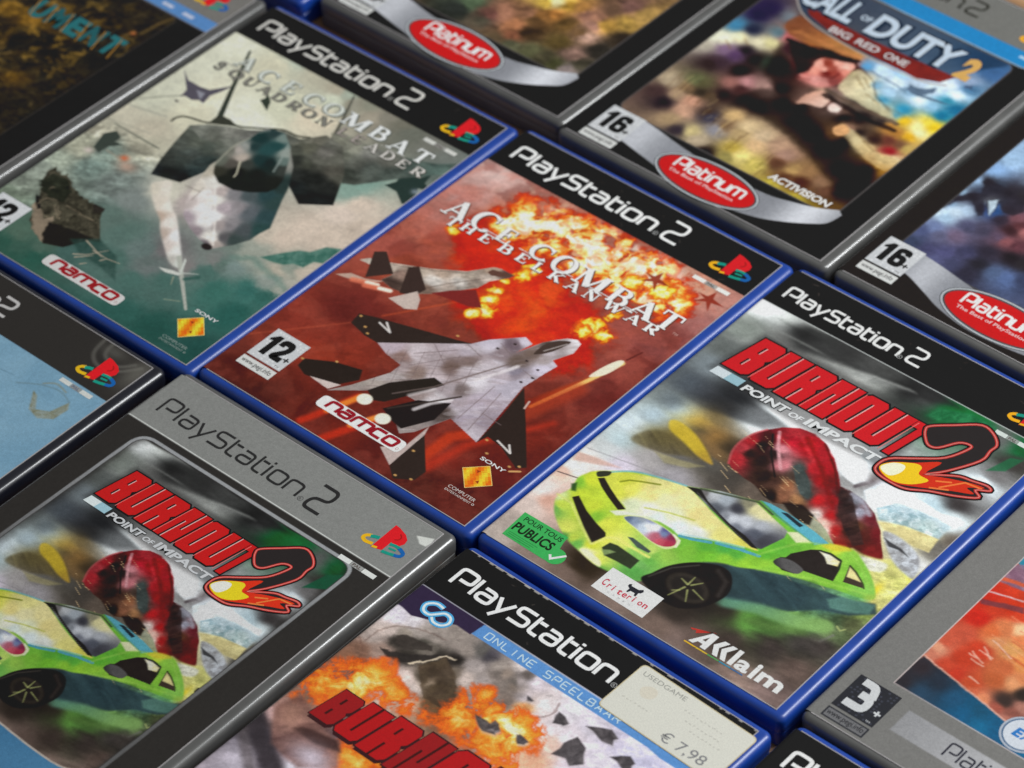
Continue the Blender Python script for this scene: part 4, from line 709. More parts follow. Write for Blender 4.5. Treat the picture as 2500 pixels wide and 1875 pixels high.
    # thin track lines on the left, blurred yellow car
    A.line([(-0.2, 40.2), (7.5, 42.2)], .5, (60, 56, 56), .5, .8); A.line([(0.3, 56.5), (20.2, 60.7), (40.4, 64.1)], .5, (150, 146, 150), .8, .6); A.poly([(-1.3, 52.8), (6.4, 54.8), (16.2, 56.2), (8.6, 52.1), (0.1, 48.3)], (216, 160, 140), 1.6, .6)
    A.poly([(14.2, 86.9), (17.1, 88.7), (25.1, 87.4), (33.8, 83.2), (40.4, 78.6), (33.6, 78.6), (24.6, 81.2), (17.2, 83.1)], grad((26, 76), (222, 190, 50), (44, 62), (186, 120, 60)), 1.6, .8, 0, True)
    A.poly([(9.6, 69.9), (10.6, 76.4), (15.7, 80.7), (24.2, 79.8), (31.7, 78.1), (25.7, 73.1), (18.5, 70.5)], mottle((124, 112, 72), (84, 74, 52), 3, 6, -25, 5), 2.2, .7, 0, True); A.poly([(20.0, 70.6), (29.6, 73.0), (38.7, 76.0), (34.6, 71.5), (26.5, 68.2)], (168, 158, 110), 1.6, .6)
    # red car standing on its nose
    rc = [(44.3, 82.9), (41.6, 88.5), (40.7, 94.3), (41.9, 100.9), (44.4, 105.7), (47.9, 110.3), (53.1, 114.0), (59.2, 115.1), (65.8, 113.3), (72.5, 109.0), (79.0, 102.8), (82.4, 99.1), (86.3, 99.6), (92.8, 98.9), (99.7, 95.8), (106.4, 90.1), (111.2, 84.1), (116.3, 78.5), (115.8, 72.0), (107.9, 71.4), (101.5, 71.0), (97.1, 74.7), (91.0, 78.4), (83.8, 81.2), (78.3, 81.6), (73.7, 79.7), (68.9, 77.0), (64.2, 77.5), (57.9, 80.0), (52.3, 80.5), (47.2, 81.4)]
    A.clip(rc, .7, False)
    A.idw([(45.1, 87.5), (43.9, 97.0), (43.6, 92.8), (47.1, 91.8), (47.9, 97.7), (52.8, 91.3), (48.1, 103.1), (54.1, 97.6), (54.5, 100.5), (59.9, 94.6), (51.0, 105.6), (55.8, 106.9), (59.6, 108.8), (54.4, 111.1), (63.6, 108.2), (67.4, 110.0), (72.8, 102.8), (78.5, 99.8), (75.3, 97.1), (69.6, 100.1), (84.4, 91.8), (80.2, 88.3), (88.5, 85.1), (94.2, 79.8), (65.9, 97.0), (71.7, 91.5), (76.3, 87.7), (66.7, 92.5), (67.5, 88.0), (69.5, 81.9), (74.9, 83.9), (62.6, 86.4), (58.7, 85.8), (66.3, 79.3), (85.9, 95.6), (91.4, 92.6), (91.1, 87.3), (90.7, 97.1), (95.2, 93.3), (96.2, 96.6), (100.7, 92.8), (106.8, 87.8), (98.8, 86.1), (103.1, 84.8), (97.8, 82.8), (84.3, 81.6), (88.2, 79.8), (85.6, 77.6), (91.5, 77.6), (75.1, 79.0), (80.0, 79.3), (99.2, 74.1), (104.5, 76.0), (110.8, 78.8)], 'c03038 b02830 c84048 302420 281c1c 302420 481820 2c2020 e09098 d88088 a82830 c02030 a81820 b83038 b82028 a02028 b02028 7c1c20 b42026 c82830 982024 c02428 b82024 c02828 46504c 505854 484c48 54443c a06848 8c5c44 a87850 4c342c 30241f 241c18 3a2a28 403030 402a28 90909c a0a0b0 78585c 702830 6c2024 5c3828 502420 482a24 f0e0d8 e8c0b0 c84838 f0d8c8 2c201c 3c2a20 b03028 5c2820 802424')
    A.warp(.5, 2.2, 6)
    A.line([(48.6, 107.6), (53.2, 100.8), (60.5, 92.5)], 1.3, (236, 170, 176), 1.0, .8, None, True); A.line([(47.4, 105.2), (53.0, 96.7), (61.4, 88.0)], .7, (26, 18, 18), .6, .8); A.poly([(63.1, 96.6), (64.4, 99.0), (70.4, 95.6), (76.1, 90.0), (77.2, 86.5), (73.6, 86.7), (68.1, 91.1)], (74, 84, 82), .6, .95); A.line([(58.3, 111.7), (71.7, 101.9), (86.7, 88.7)], 1.6, (128, 20, 24), 1.6, .6); A.line([(54.9, 111.5), (67.2, 103.3)], 1.4, (220, 60, 66), 1.6, .5); A.line([(65.0, 113.3), (75.5, 105.0), (83.4, 96.1)], .9, (90, 18, 22), 1, .8)
    A.poly([(82.4, 99.1), (88.5, 97.8), (95.3, 90.8), (105.9, 80.9), (103.4, 77.6), (95.1, 83.1), (88.0, 89.8)], mottle((44, 34, 34), (70, 50, 48), 2, 6, 60, 3), .8, .75); A.line([(87.9, 98.6), (94.0, 97.3), (99.0, 93.9)], 1.6, (170, 170, 184), 1.4, .7)
    A.grit(.2, 33); A.unclip()
    A.line([(44.3, 82.9), (41.6, 88.5), (40.7, 94.3), (41.9, 100.9), (44.4, 105.7)], .9, (196, 84, 88), .9, .8, None, True)
    A.poly([(71.5, 79.2), (77.4, 82.8), (83.8, 81.2), (85.6, 76.4), (81.3, 75.3), (75.8, 77.0)], (40, 30, 26), 1.2, .9)
    # debris and dust behind the green car
    A.poly([(103.6, 76.6), (108.6, 76.9), (113.9, 78.5), (118.3, 81.2), (124.2, 78.5), (128.8, 74.8), (129.7, 68.1), (130.3, 61.1), (126.7, 60.0), (120.8, 66.3), (115.4, 69.3), (107.9, 72.5)], mottle((232, 226, 140), (206, 206, 120), 2.4, 13), 1.6, .95, 0, True); A.poly([(106.6, 74.3), (112.3, 77.1), (118.0, 78.1), (118.6, 73.8), (113.7, 71.6)], (240, 240, 226), 1.6, .9, 0, True); A.poly([(107.3, 90.3), (114.7, 91.7), (124.3, 88.2), (129.1, 78.8), (124.2, 78.5), (116.7, 81.8)], mottle((206, 212, 220), (150, 150, 154), 2, 12), 1.6, .95, 0, True); A.poly([(109.4, 88.2), (112.3, 87.8), (117.7, 87.5), (121.5, 85.8), (116.5, 86.4), (113.2, 85.6)], (60, 60, 62), .9, .9)
    A.warp(1.3, 2.6, 9, sstep((A.X-96)/4)*sstep((76-A.Y)/6)); A.grit(.3, 61, sstep((A.X-96)/4)*sstep((80-A.Y)/6)); A.blob(*[(122.1, 65.4)][0], 1.6, 4, (240, 214, 50), .9)
    rs = random.Random(4)
    for k in range(70):
        t = rs.random(); x = 40+t*62+rs.uniform(-8, 8); y = 92-t*36+rs.uniform(-14, 16); l = rs.uniform(1.0, 5.0)
        A.line([(x, y), (x+l, y-l*rs.uniform(.1, .45))], .22, (240, 204, 150), .26, rs.uniform(.3, .95))
    # dark underbody and its coloured ground reflection
    A.poly([(66.4, 36.9), (75.4, 42.5), (84.8, 47.5), (91.4, 49.2), (101.2, 51.7), (111.0, 54.3), (119.5, 56.7), (125.9, 60.2), (129.2, 56.5), (122.1, 49.7), (113.3, 46.0), (105.0, 38.1), (95.3, 33.7), (88.5, 29.9), (80.7, 27.1)], mottle((60, 84, 90), (44, 60, 66), 4, 3, -10, 4), 1.6, .92); A.poly([(111.9, 51.3), (115.0, 55.8), (122.3, 58.1), (126.3, 59.6), (127.2, 54.9), (121.3, 50.8), (115.2, 48.5)], mottle((110, 160, 144), (90, 136, 120), 3, 5), 1.8, .7)
    A.line([(85.7, 27.5), (96.2, 32.6), (103.9, 34.4), (112.3, 36.9), (118.7, 40.4)], 4.4, grad((88, 30), (104, 160, 130), (112, 26), (136, 178, 100)), 2.6, .85, 6.5); A.line([(97.3, 26.1), (106.5, 29.3), (114.9, 33.5)], 3.2, (92, 126, 64), 3, .7); A.line([(121.7, 33.8), (123.6, 39.0)], 1.0, (120, 118, 112), .9, .7); A.line([(122.1, 43.2), (124.1, 42.2), (125.1, 43.9)], .6, (180, 190, 120), .6, .8)
    A.smear(sstep((40-A.Y)/8)*sstep((A.X-60)/8)*.8, 8, 4)
    # ---- green car
    out = [(13.8, 22.2), (9.3, 27.1), (7.8, 30.8), (9.0, 36.8), (7.5, 42.2), (8.4, 45.8), (10.7, 49.6), (22.2, 58.3), (31.8, 61.6), (40.4, 64.1), (50.1, 69.1), (63.1, 73.7), (66.3, 75.3), (76.7, 75.3), (88.8, 74.0), (96.2, 73.7), (104.4, 76.3), (110.2, 74.3), (117.0, 70.0), (122.1, 65.4), (124.2, 61.5), (120.0, 59.0), (112.9, 57.2), (105.2, 54.9), (97.6, 52.7), (85.5, 47.6), (78.8, 43.8), (73.1, 41.7), (67.5, 37.5), (62.9, 32.1), (59.0, 23.0), (56.8, 16.5), (50.4, 14.3), (41.1, 12.8), (32.5, 14.1), (22.7, 16.6)]
    A.clip(out, 1.2)
    A.idw([(11.8, 28.0), (7.6, 30.9), (11.0, 24.8), (20.9, 20.4), (25.6, 18.1), (22.9, 15.9), (33.5, 16.0), (39.1, 14.5), (28.4, 16.7), (41.0, 11.2), (9.0, 41.1), (14.0, 36.2), (11.6, 44.5), (20.6, 31.5), (25.1, 31.5), (20.9, 34.3), (30.2, 30.7), (35.6, 25.2), (31.6, 26.8), (38.3, 26.2), (32.7, 19.1), (49.3, 26.7), (53.1, 26.2), (53.4, 30.2), (52.4, 19.6), (52.2, 23.0), (55.5, 31.9), (51.2, 30.8), (55.5, 40.6), (60.5, 38.6), (66.9, 41.5), (64.6, 44.5), (73.3, 44.3), (80.2, 46.4), (74.1, 48.7), (81.6, 50.1), (85.4, 50.7), (69.8, 48.8), (81.3, 56.0)], 'c8dc50 d8e8a0 70b050 d8e060 c8dc50 4a9848 f4f4b0 e0e860 70b850 58a848 8cc83c c8dc3c d4e03c c4dc3c 90c83c d0e040 e0e850 e4e860 d8e050 e0e870 d8e040 90c860 70b850 84c050 60ac50 78b860 98c850 c8e070 78c040 80c040 78c038 60b03c 8cc83c 98d03c 5cb040 8cc83c 98d040 50ac48 70c038',
          [(82.3, 55.0), (84.6, 60.7), (87.5, 65.5), (91.3, 69.2), (95.5, 69.8), (99.5, 73.2), (87.2, 49.5), (91.7, 51.3), (96.6, 52.6), (101.0, 56.3), (106.7, 57.3), (112.0, 58.9), (109.0, 63.9), (105.4, 72.3), (110.5, 69.0), (115.5, 67.4), (120.5, 64.1), (118.6, 58.8), (123.8, 61.3), (111.8, 54.9), (103.2, 53.4), (95.4, 50.7)], '5cb038 64b43c 70b83c 78bc40 98cc40 c8d840 88c440 90c840 94cc44 8cc844 84c440 80c040 88c440 90cc48 84c444 88c84c 90d058 78b850 a0c850 6ca044 64983c 6ca440')
    hood = [(13.4, 47.3), (14.4, 52.0), (21.4, 56.6), (30.5, 60.9), (40.6, 63.8), (47.2, 62.1), (57.7, 58.7), (68.3, 56.3), (79.2, 54.9), (74.4, 52.9), (65.8, 49.5), (59.1, 45.9), (53.6, 43.0), (49.5, 43.7), (43.4, 43.7), (38.2, 42.5), (33.1, 40.1), (28.8, 37.8), (30.5, 41.1), (25.3, 43.1), (18.4, 45.0)]
    A.clip(hood, .9, True) if False else None
    A.unclip(); A.clip(hood, 1.0)
    A.idw([(18.0, 49.8), (25.4, 49.6), (32.6, 51.7), (39.7, 53.8), (36.9, 46.4), (45.0, 49.4), (31.4, 44.4), (45.0, 58.2), (51.8, 55.1), (57.5, 53.5), (65.2, 52.5), (57.2, 48.3), (50.8, 45.4), (42.5, 44.8), (23.4, 46.6), (21.3, 51.3), (35.4, 59.2), (75.0, 53.2)], 'd8dc50 e0dc60 ecdc8c f0e8b0 f0f0dc ecf0c8 e0e8c0 f0e4a0 ecdc90 ece090 e8e084 e4e8e0 e0ecec e4f0e8 dce050 d4d848 e8e090 e0d860')
    A.unclip()
    A.line([(11.6, 48.4), (14.5, 51.9), (20.7, 57.5), (30.2, 61.3), (39.9, 64.0)], .8, (120, 186, 200), .8, .85, None, True); A.poly([(10.9, 49.1), (12.5, 51.1), (14.8, 52.4), (15.3, 50.4), (13.4, 47.8), (12.1, 47.5)], (58, 60, 46), .4, 1, 0, True); A.line([(20.5, 50.6), (22.5, 53.2), (26.1, 55.3), (32.4, 58.5)], .8, (120, 130, 30), .7, .8); A.line([(35.5, 45.9), (43.3, 49.3), (52.9, 52.2)], .7, (196, 200, 90), .8, .8)
    A.poly([(13.1, 46.8), (14.8, 48.5), (19.5, 45.9), (25.3, 43.1), (30.8, 40.9), (28.8, 38.9), (22.0, 41.7), (16.7, 44.3)], (48, 42, 36), .4); A.poly([(12.2, 33.5), (13.6, 35.6), (20.6, 31.5), (27.2, 28.9), (32.8, 27.3), (34.0, 25.8), (32.5, 19.9), (25.4, 24.2), (18.0, 29.3)], (46, 40, 36), .6, 1, 0, False); A.poly([(27.0, 36.7), (28.9, 38.7), (36.6, 42.3), (44.0, 44.1), (41.6, 42.7), (33.7, 39.3), (30.0, 36.3)], (236, 240, 226), 1.0, .9)
    A.line([(32.6, 20.2), (34.5, 25.5), (37.1, 27.7), (41.5, 27.6), (51.9, 27.7)], 1.2, (236, 236, 120), 1.0, .85); A.line([(7.3, 31.3), (13.9, 31.0), (23.3, 25.0), (32.1, 19.8)], 1.0, (226, 230, 130), 1.0, .7); A.poly([(31.0, 15.8), (34.8, 16.5), (40.1, 15.4), (41.7, 13.0), (37.5, 13.2), (32.9, 14.3)], (248, 246, 190), 1.2, .95, 0, True)
    A.poly([(36.3, 20.9), (37.0, 24.5), (40.0, 25.2), (50.5, 24.3), (50.7, 19.1), (44.3, 18.9), (39.4, 18.4)], (56, 64, 46), .7); A.poly([(36.8, 20.0), (39.2, 21.8), (41.5, 22.2), (39.4, 18.4)], (150, 176, 110), .9, .8); A.poly([(39.9, 30.7), (41.8, 31.6), (50.8, 30.4), (50.7, 29.2), (45.8, 28.8)], (76, 90, 84), .5); A.poly([(7.6, 38.5), (8.8, 40.3), (11.4, 36.6), (9.8, 35.9)], (46, 80, 40), 1.2, .9)
    A.poly([(32.6, 37.5), (37.2, 41.6), (43.3, 42.7), (50.7, 42.2), (55.6, 40.7), (56.1, 37.6), (53.6, 34.3), (47.7, 34.1), (40.5, 35.3)], (226, 232, 170), .8, .9, 0, True); A.clip([(33.0, 37.4), (37.4, 41.3), (43.6, 42.3), (50.3, 41.9), (54.4, 40.0), (55.0, 37.4), (52.2, 34.9), (47.4, 34.4), (40.1, 35.8)], .5); A.idw([(34.1, 37.8), (37.4, 39.2), (37.8, 40.8), (42.3, 39.6), (41.4, 37.5), (45.0, 40.6), (48.9, 40.1), (41.6, 42.7), (50.3, 36.2), (53.0, 37.2), (52.2, 40.3), (47.4, 37.6), (48.3, 42.0)], '647490 8898b0 a0a8b0 f4fafc c0ccd8 ecf0f6 788cb4 9098b8 d05868 b83850 903050 b86070 5c5c94'); A.unclip(); A.line([(51.9, 41.9), (55.1, 40.9), (56.1, 37.6)], .9, (232, 236, 206), .7, .9)
    for a, b_ in (([(53.7, 42.8)], [(58.4, 44.5)]), ([(57.2, 43.9)], [(64.1, 47.2)]), ([(65.9, 48.3)], [(70.0, 49.6)]), ([(69.3, 49.4)], [(75.3, 51.6)]), ([(74.8, 51.2)], [(81.2, 52.8)])): A.line([a[0], b_[0]], 1.3, (84, 164, 184), .3, .95)
    A.line([(53.1, 43.6), (61.9, 47.8), (74.5, 52.7)], .8, (176, 216, 220), 1, .7)
    # windscreen, roof, side glass
    ws = [(41.2, 64.2), (51.1, 69.8), (63.1, 73.7), (72.5, 71.2), (81.5, 69.0), (82.6, 65.6), (79.7, 55.9), (77.3, 55.3), (66.6, 57.6), (54.1, 60.2)]; A.clip(ws, .7, False)
    A.idw([(42.3, 65.0), (46.8, 64.9), (50.6, 66.7), (55.5, 67.1), (55.3, 61.8), (61.1, 66.6), (65.9, 70.6), (63.1, 70.8), (70.3, 70.5), (62.5, 61.5), (67.4, 63.0), (72.7, 65.0), (66.5, 58.5), (73.5, 60.6), (72.7, 56.2), (78.5, 59.8), (60.3, 60.9)], '383430 706c6c b8bcc0 a0a8b0 5c6068 404048 e0d8a0 8c8870 e8e0a8 d0d4dc c8ccd4 b0b4bc 787c88 585c68 50505c 484850 8c9098'); A.unclip()
    A.poly([(40.2, 63.8), (45.0, 66.0), (50.5, 62.9), (57.0, 60.7), (63.8, 58.8), (71.5, 57.7), (78.9, 55.2), (76.5, 54.5), (69.4, 55.9), (58.2, 59.2), (48.6, 62.6)], (42, 40, 38), .5); A.line([(44.9, 63.9), (62.4, 58.3), (75.4, 54.8)], .25, (110, 106, 104), .35, .7); A.line([(44.9, 66.1), (53.6, 69.6), (65.0, 74.0), (72.4, 72.2)], .9, (70, 80, 60), .7, .9)
    A.poly([(64.9, 75.2), (68.7, 76.2), (76.0, 76.3), (88.7, 75.0), (96.4, 73.4), (92.8, 69.6), (84.7, 70.6), (73.8, 72.3)], grad((92, 76), (92, 172, 190), (114, 62), (112, 190, 214)), .6); A.line([(65.5, 74.9), (74.3, 72.7), (84.5, 70.9), (92.0, 69.7)], .8, (84, 150, 70), .7, .8); A.poly([(73.9, 75.1), (76.1, 76.1), (84.2, 74.7), (83.5, 73.2)], (40, 52, 60), .4); A.poly([(81.5, 68.5), (84.5, 70.9), (91.5, 69.8), (87.2, 66.3)], (232, 226, 190), 1.0, .9)
    A.poly([(86.8, 53.9), (87.2, 57.2), (88.7, 58.3), (89.0, 61.0), (93.1, 66.9), (96.0, 69.1), (100.5, 70.1), (104.9, 69.5), (106.7, 65.8), (108.3, 59.6), (97.3, 57.0), (95.7, 53.8), (91.4, 52.5)], (48, 42, 40), .5); A.line([(95.9, 68.4), (99.5, 69.8), (104.4, 69.4), (106.3, 65.4)], .8, (50, 60, 44), .5, .9); A.poly([(96.1, 68.2), (99.9, 69.2), (104.5, 68.7), (105.3, 66.3), (101.7, 65.0), (99.1, 67.1)], mottle((240, 226, 150), (226, 226, 226), 3, 3), .7); A.poly([(108.2, 69.4), (111.7, 68.1), (116.5, 65.5), (118.4, 63.5), (111.1, 61.5)], (70, 58, 50), .4); A.poly([(108.7, 68.9), (111.5, 67.9), (116.3, 65.4), (113.5, 64.9), (110.6, 64.3)], (232, 220, 150), .7, .95); A.line([(108.3, 69.5), (111.9, 68.3), (117.2, 65.1), (118.6, 63.6)], .6, (60, 70, 40), .4, .9)
    A.poly([(86.5, 54.2), (87.4, 57.0), (91.6, 58.4), (96.7, 57.6), (97.2, 55.8), (96.1, 54.1), (91.0, 53.1), (88.1, 53.1)], grad((92, 48), (40, 38, 38), (95, 52), (92, 90, 90)), .6, 1, 0, True)
    A.line([(80.5, 53.0), (83.7, 59.2), (89.1, 67.8), (94.4, 71.3), (101.1, 74.5), (107.0, 73.7), (113.7, 69.8), (120.9, 64.4)], 1.0, (160, 210, 90), 1.2, .5, None, True); A.line([(84.8, 47.5), (91.9, 51.1), (100.6, 55.1), (112.4, 59.3), (123.0, 62.4)], 1.0, (170, 214, 90), 1.6, .45, None, True)
    A.poly([(95.0, 71.3), (98.4, 74.7), (102.5, 76.2), (104.4, 75.4), (101.2, 72.7), (97.3, 70.9)], (226, 200, 56), 1.6, .7, 0, True)
    # front wheel
    A.poly([(56.6, 17.6), (57.7, 22.7), (59.8, 28.7), (64.0, 34.3), (69.4, 38.4), (74.6, 40.5), (79.2, 39.5), (82.8, 35.2), (84.2, 30.3), (82.9, 24.4), (80.5, 19.8), (75.6, 15.4), (70.6, 14.2), (66.8, 14.6)], (38, 34, 32), .8, 1, 0, True)
    A.ell(*[(71.6, 24.7)][0], 8.6, 6.0, (62, 56, 50), 1.6, .8, -6); A.ell(*[(71.6, 24.7)][0], 6.6, 4.4, (44, 40, 38), 1.6, .9, -6)
    for q, w_ in (([(70.5, 26.1), (67.2, 27.0)], .9), ([(70.7, 26.3), (70.5, 30.4)], .8), ([(71.8, 26.6), (74.3, 29.9)], .8), ([(70.6, 24.4), (68.5, 17.8)], .9), ([(72.2, 23.9), (75.1, 19.2)], .7), ([(73.7, 25.2), (79.2, 23.7)], .6), ([(70.1, 22.2), (68.1, 20.5)], .5)): A.line(q, w_, (176, 182, 110), .6, .75, .4)
    A.line([(57.8, 20.4), (61.4, 28.9), (67.9, 35.9)], .6, (92, 90, 84), 1.0, .6); A.line([(74.7, 38.1), (80.2, 35.4), (82.1, 28.6)], 1.6, (66, 60, 58), 2, .7)
    A.grit(.07, 90); A.contrast(1.05, 118, .94)
    if A.mask is not None: A.im[:] = keep+(A.im-keep)*A.mask[..., None]

def burnout_title(I, sh_col, sx, ax, bx, ay, by, red=(204, 34, 40)):
    "slanted heavy block capitals; the black backing is printed first"
    T = lambda p: ((p[0]-ax)*sx+bx, (p[1]-ay)*sx+by)
    H = 21.6; y0 = 123.2; SH = 4.2/H
    def L(x, y): return T((x+(y)*SH*1.0, y0+y))
    W_ = 11.6; x = 9.6
    shapes = []
    def block(x, w, pts): return [L(x+px*w, py*H) for px, py in pts]
    B = [(0, 0), (.82, 0), (1, .08), (1, .42), (.9, .5), (1, .58), (1, .92), (.84, 1), (0, 1)]
    U = [(.16, 0), (.84, 0), (1, .09), (1, 1), (0, 1), (0, .09)]
    Rr = [(0, 0), (.42, 0), (.42, .0), (.62, 0), (1, 0), (1, .42), (.9, .5), (1, .58), (1, .92), (.84, 1), (0, 1)]
    N = [(0, 0), (1, 0), (1, 1), (0, 1)]
    O = [(.16, 0), (.84, 0), (1, .09), (1, .91), (.84, 1), (.16, 1), (0, .91), (0, .09)]
    Tt = [(.3, 0), (.72, 0), (.72, .82), (1.32, .82), (1.32, 1), (-.1, 1), (-.1, .82), (.3, .82)]
    xs = [9.6, 21.4, 33.4, 45.2, 57.2, 69.0, 80.6]; ws = [10.9, 10.9, 10.9, 11.0, 10.8, 10.6, 7.4]
    slits = {0: [((.42, .2), (.42, .4)), ((.42, .6), (.42, .8))], 1: [((.5, .2), (.5, 1))], 2: [((.42, .62), (.42, .82)), ((.5, 0), (.5, .38))],
             3: [((.36, 0), (.36, .62)), ((.64, .38), (.64, 1))], 4: [((.5, .18), (.5, .82))], 5: [((.5, .2), (.5, 1))], 6: []}
    for k, (s, xx, w) in enumerate(zip([B, U, Rr, N, O, U, Tt], xs, ws)):
        P = block(xx, w, s); m_ = np.mean(P, 0)
        G = block(xx, w, s)
        # black backing: the outline pushed outward
        off = []
        n = len(G)
        for i in range(n):
            a, b_, c = np.array(G[i-1]), np.array(G[i]), np.array(G[(i+1) % n]); d1 = b_-a; d2 = c-b_
            if np.hypot(*d1) < 1e-6 or np.hypot(*d2) < 1e-6: off.append(b_+np.array([0, -.9*sx])); continue
            d1 = d1/np.hypot(*d1); d2 = d2/np.hypot(*d2); nn = np.array([d1[1], -d1[0]])+np.array([d2[1], -d2[0]]); nn = nn/max(np.hypot(*nn), .3)
            off.append(b_+nn*.95*sx)
        I.poly([tuple(q) for q in off], (30, 26, 26), .03+k*.003)
        I.poly(P, red, .06+k*.003)
        for (p, q) in slits[k]:
            a, b_ = L(xx+p[0]*w, p[1]*H), L(xx+q[0]*w, q[1]*H); d = .45*sx
            I.ribbon([a, b_], .95*sx, (40, 22, 22), .09); I.ribbon([(a[0]+d*1.3, a[1]), (b_[0]+d*1.3, b_[1])], .42*sx, (232, 176, 172), .095)
        a, b_ = L(xx+.02*w, 0), L(xx+.02*w, .96*H)
        if k: I.ribbon([(a[0]+.2*sx, a[1]+.2), b_], .3*sx, (228, 120, 116), .095)
    return T
def burnout_two(I, T, sx):
    "the flaming outline figure"
    P = [T(p) for p in smooth([(88.7, 142.2), (88.8, 145.1), (95.5, 151.3), (103.0, 157.5), (109.0, 156.2), (113.1, 152.3), (113.0, 148.2), (113.2, 141.7), (107.0, 129.8), (102.0, 123.4), (107.8, 127.6), (112.4, 130.4), (116.8, 131.3), (122.4, 132.6), (124.7, 131.2), (120.4, 128.2), (123.5, 125.8), (116.6, 121.2), (107.9, 117.2), (100.8, 112.9), (94.0, 112.2), (88.3, 113.0), (86.0, 115.6), (87.2, 121.6), (94.5, 127.8), (102.6, 135.0), (106.5, 144.0), (105.7, 146.1), (101.8, 144.5), (97.7, 137.8), (94.2, 136.5), (91.0, 139.0)], 4)]
    I.ribbon(P+[P[0]], 2.5*sx, (30, 26, 26), .1); I.poly(P, (44, 40, 40), .105)
    fl = [T(p) for p in smooth([(86.9, 116.4), (89.1, 121.0), (95.8, 126.0), (103.1, 132.1), (101.8, 123.7), (109.7, 127.0), (117.5, 130.2), (122.4, 131.0), (117.4, 127.3), (121.1, 126.1), (114.3, 122.5), (105.1, 117.1), (97.0, 113.1), (90.1, 113.5)], 4)]
    I.poly(fl, (206, 52, 32), .11)
    I.poly([T(p) for p in smooth([(86.9, 116.4), (89.3, 120.8), (96.0, 125.6), (99.1, 125.4), (100.2, 121.9), (104.9, 121.4), (101.4, 116.2), (96.1, 113.4), (90.6, 113.8)], 4)], (236, 196, 40), .115)
    I.poly([T(p) for p in smooth([(87.4, 116.2), (89.8, 121.0), (94.0, 122.3), (94.7, 118.4), (92.2, 114.6)], 4)], (250, 240, 206), .12)
    for q in ([(109.6, 120.9), (115.5, 129.0), (122.0, 130.0)], [(106.8, 122.9), (111.8, 126.0)], [(106.9, 118.6), (113.1, 122.1)]): I.ribbon([T(p) for p in q], .8*sx, (232, 120, 60), .122)
    I.ribbon(P+[P[0]], 1.15*sx, (186, 52, 50), .125); I.ribbon(P+[P[0]], .35*sx, (214, 130, 120), .128)
def point_of_impact(I, T, sx, col=(220, 222, 222)):
    k = (30, 28, 28)
    q = T((23.4, 116.6)); h = 3.7*sx
    for dx, dy, c, z, bo in ((-.25, -.3, k, .10, .03), (.35, -.3, k, .105, .03), (.1, .35, k, .11, .03), (0, 0, col, .13, .035)):
        font(I, 'POINT', q[0]+dx, q[1]+dy, 20.5*sx, h, c, z, bo, .22)
        font(I, 'OF', q[0]+21.6*sx, q[1]-.1, 5.8*sx, 2.7*sx, c, z, bo, .22)
        font(I, 'IMPACT', q[0]+28.8*sx, q[1], 32.0*sx, h*1.12, c, z, bo, .22)
    a = [T(p) for p in ((8.6, 117.0), (21.9, 117.0), (22.5, 121.4), (9.5, 121.4))]
    I.poly(a, (206, 216, 220), .13); I.poly([T(p) for p in ((15.2, 117.0), (21.9, 117.0), (22.5, 121.4), (16, 121.4))], (150, 186, 198), .134)

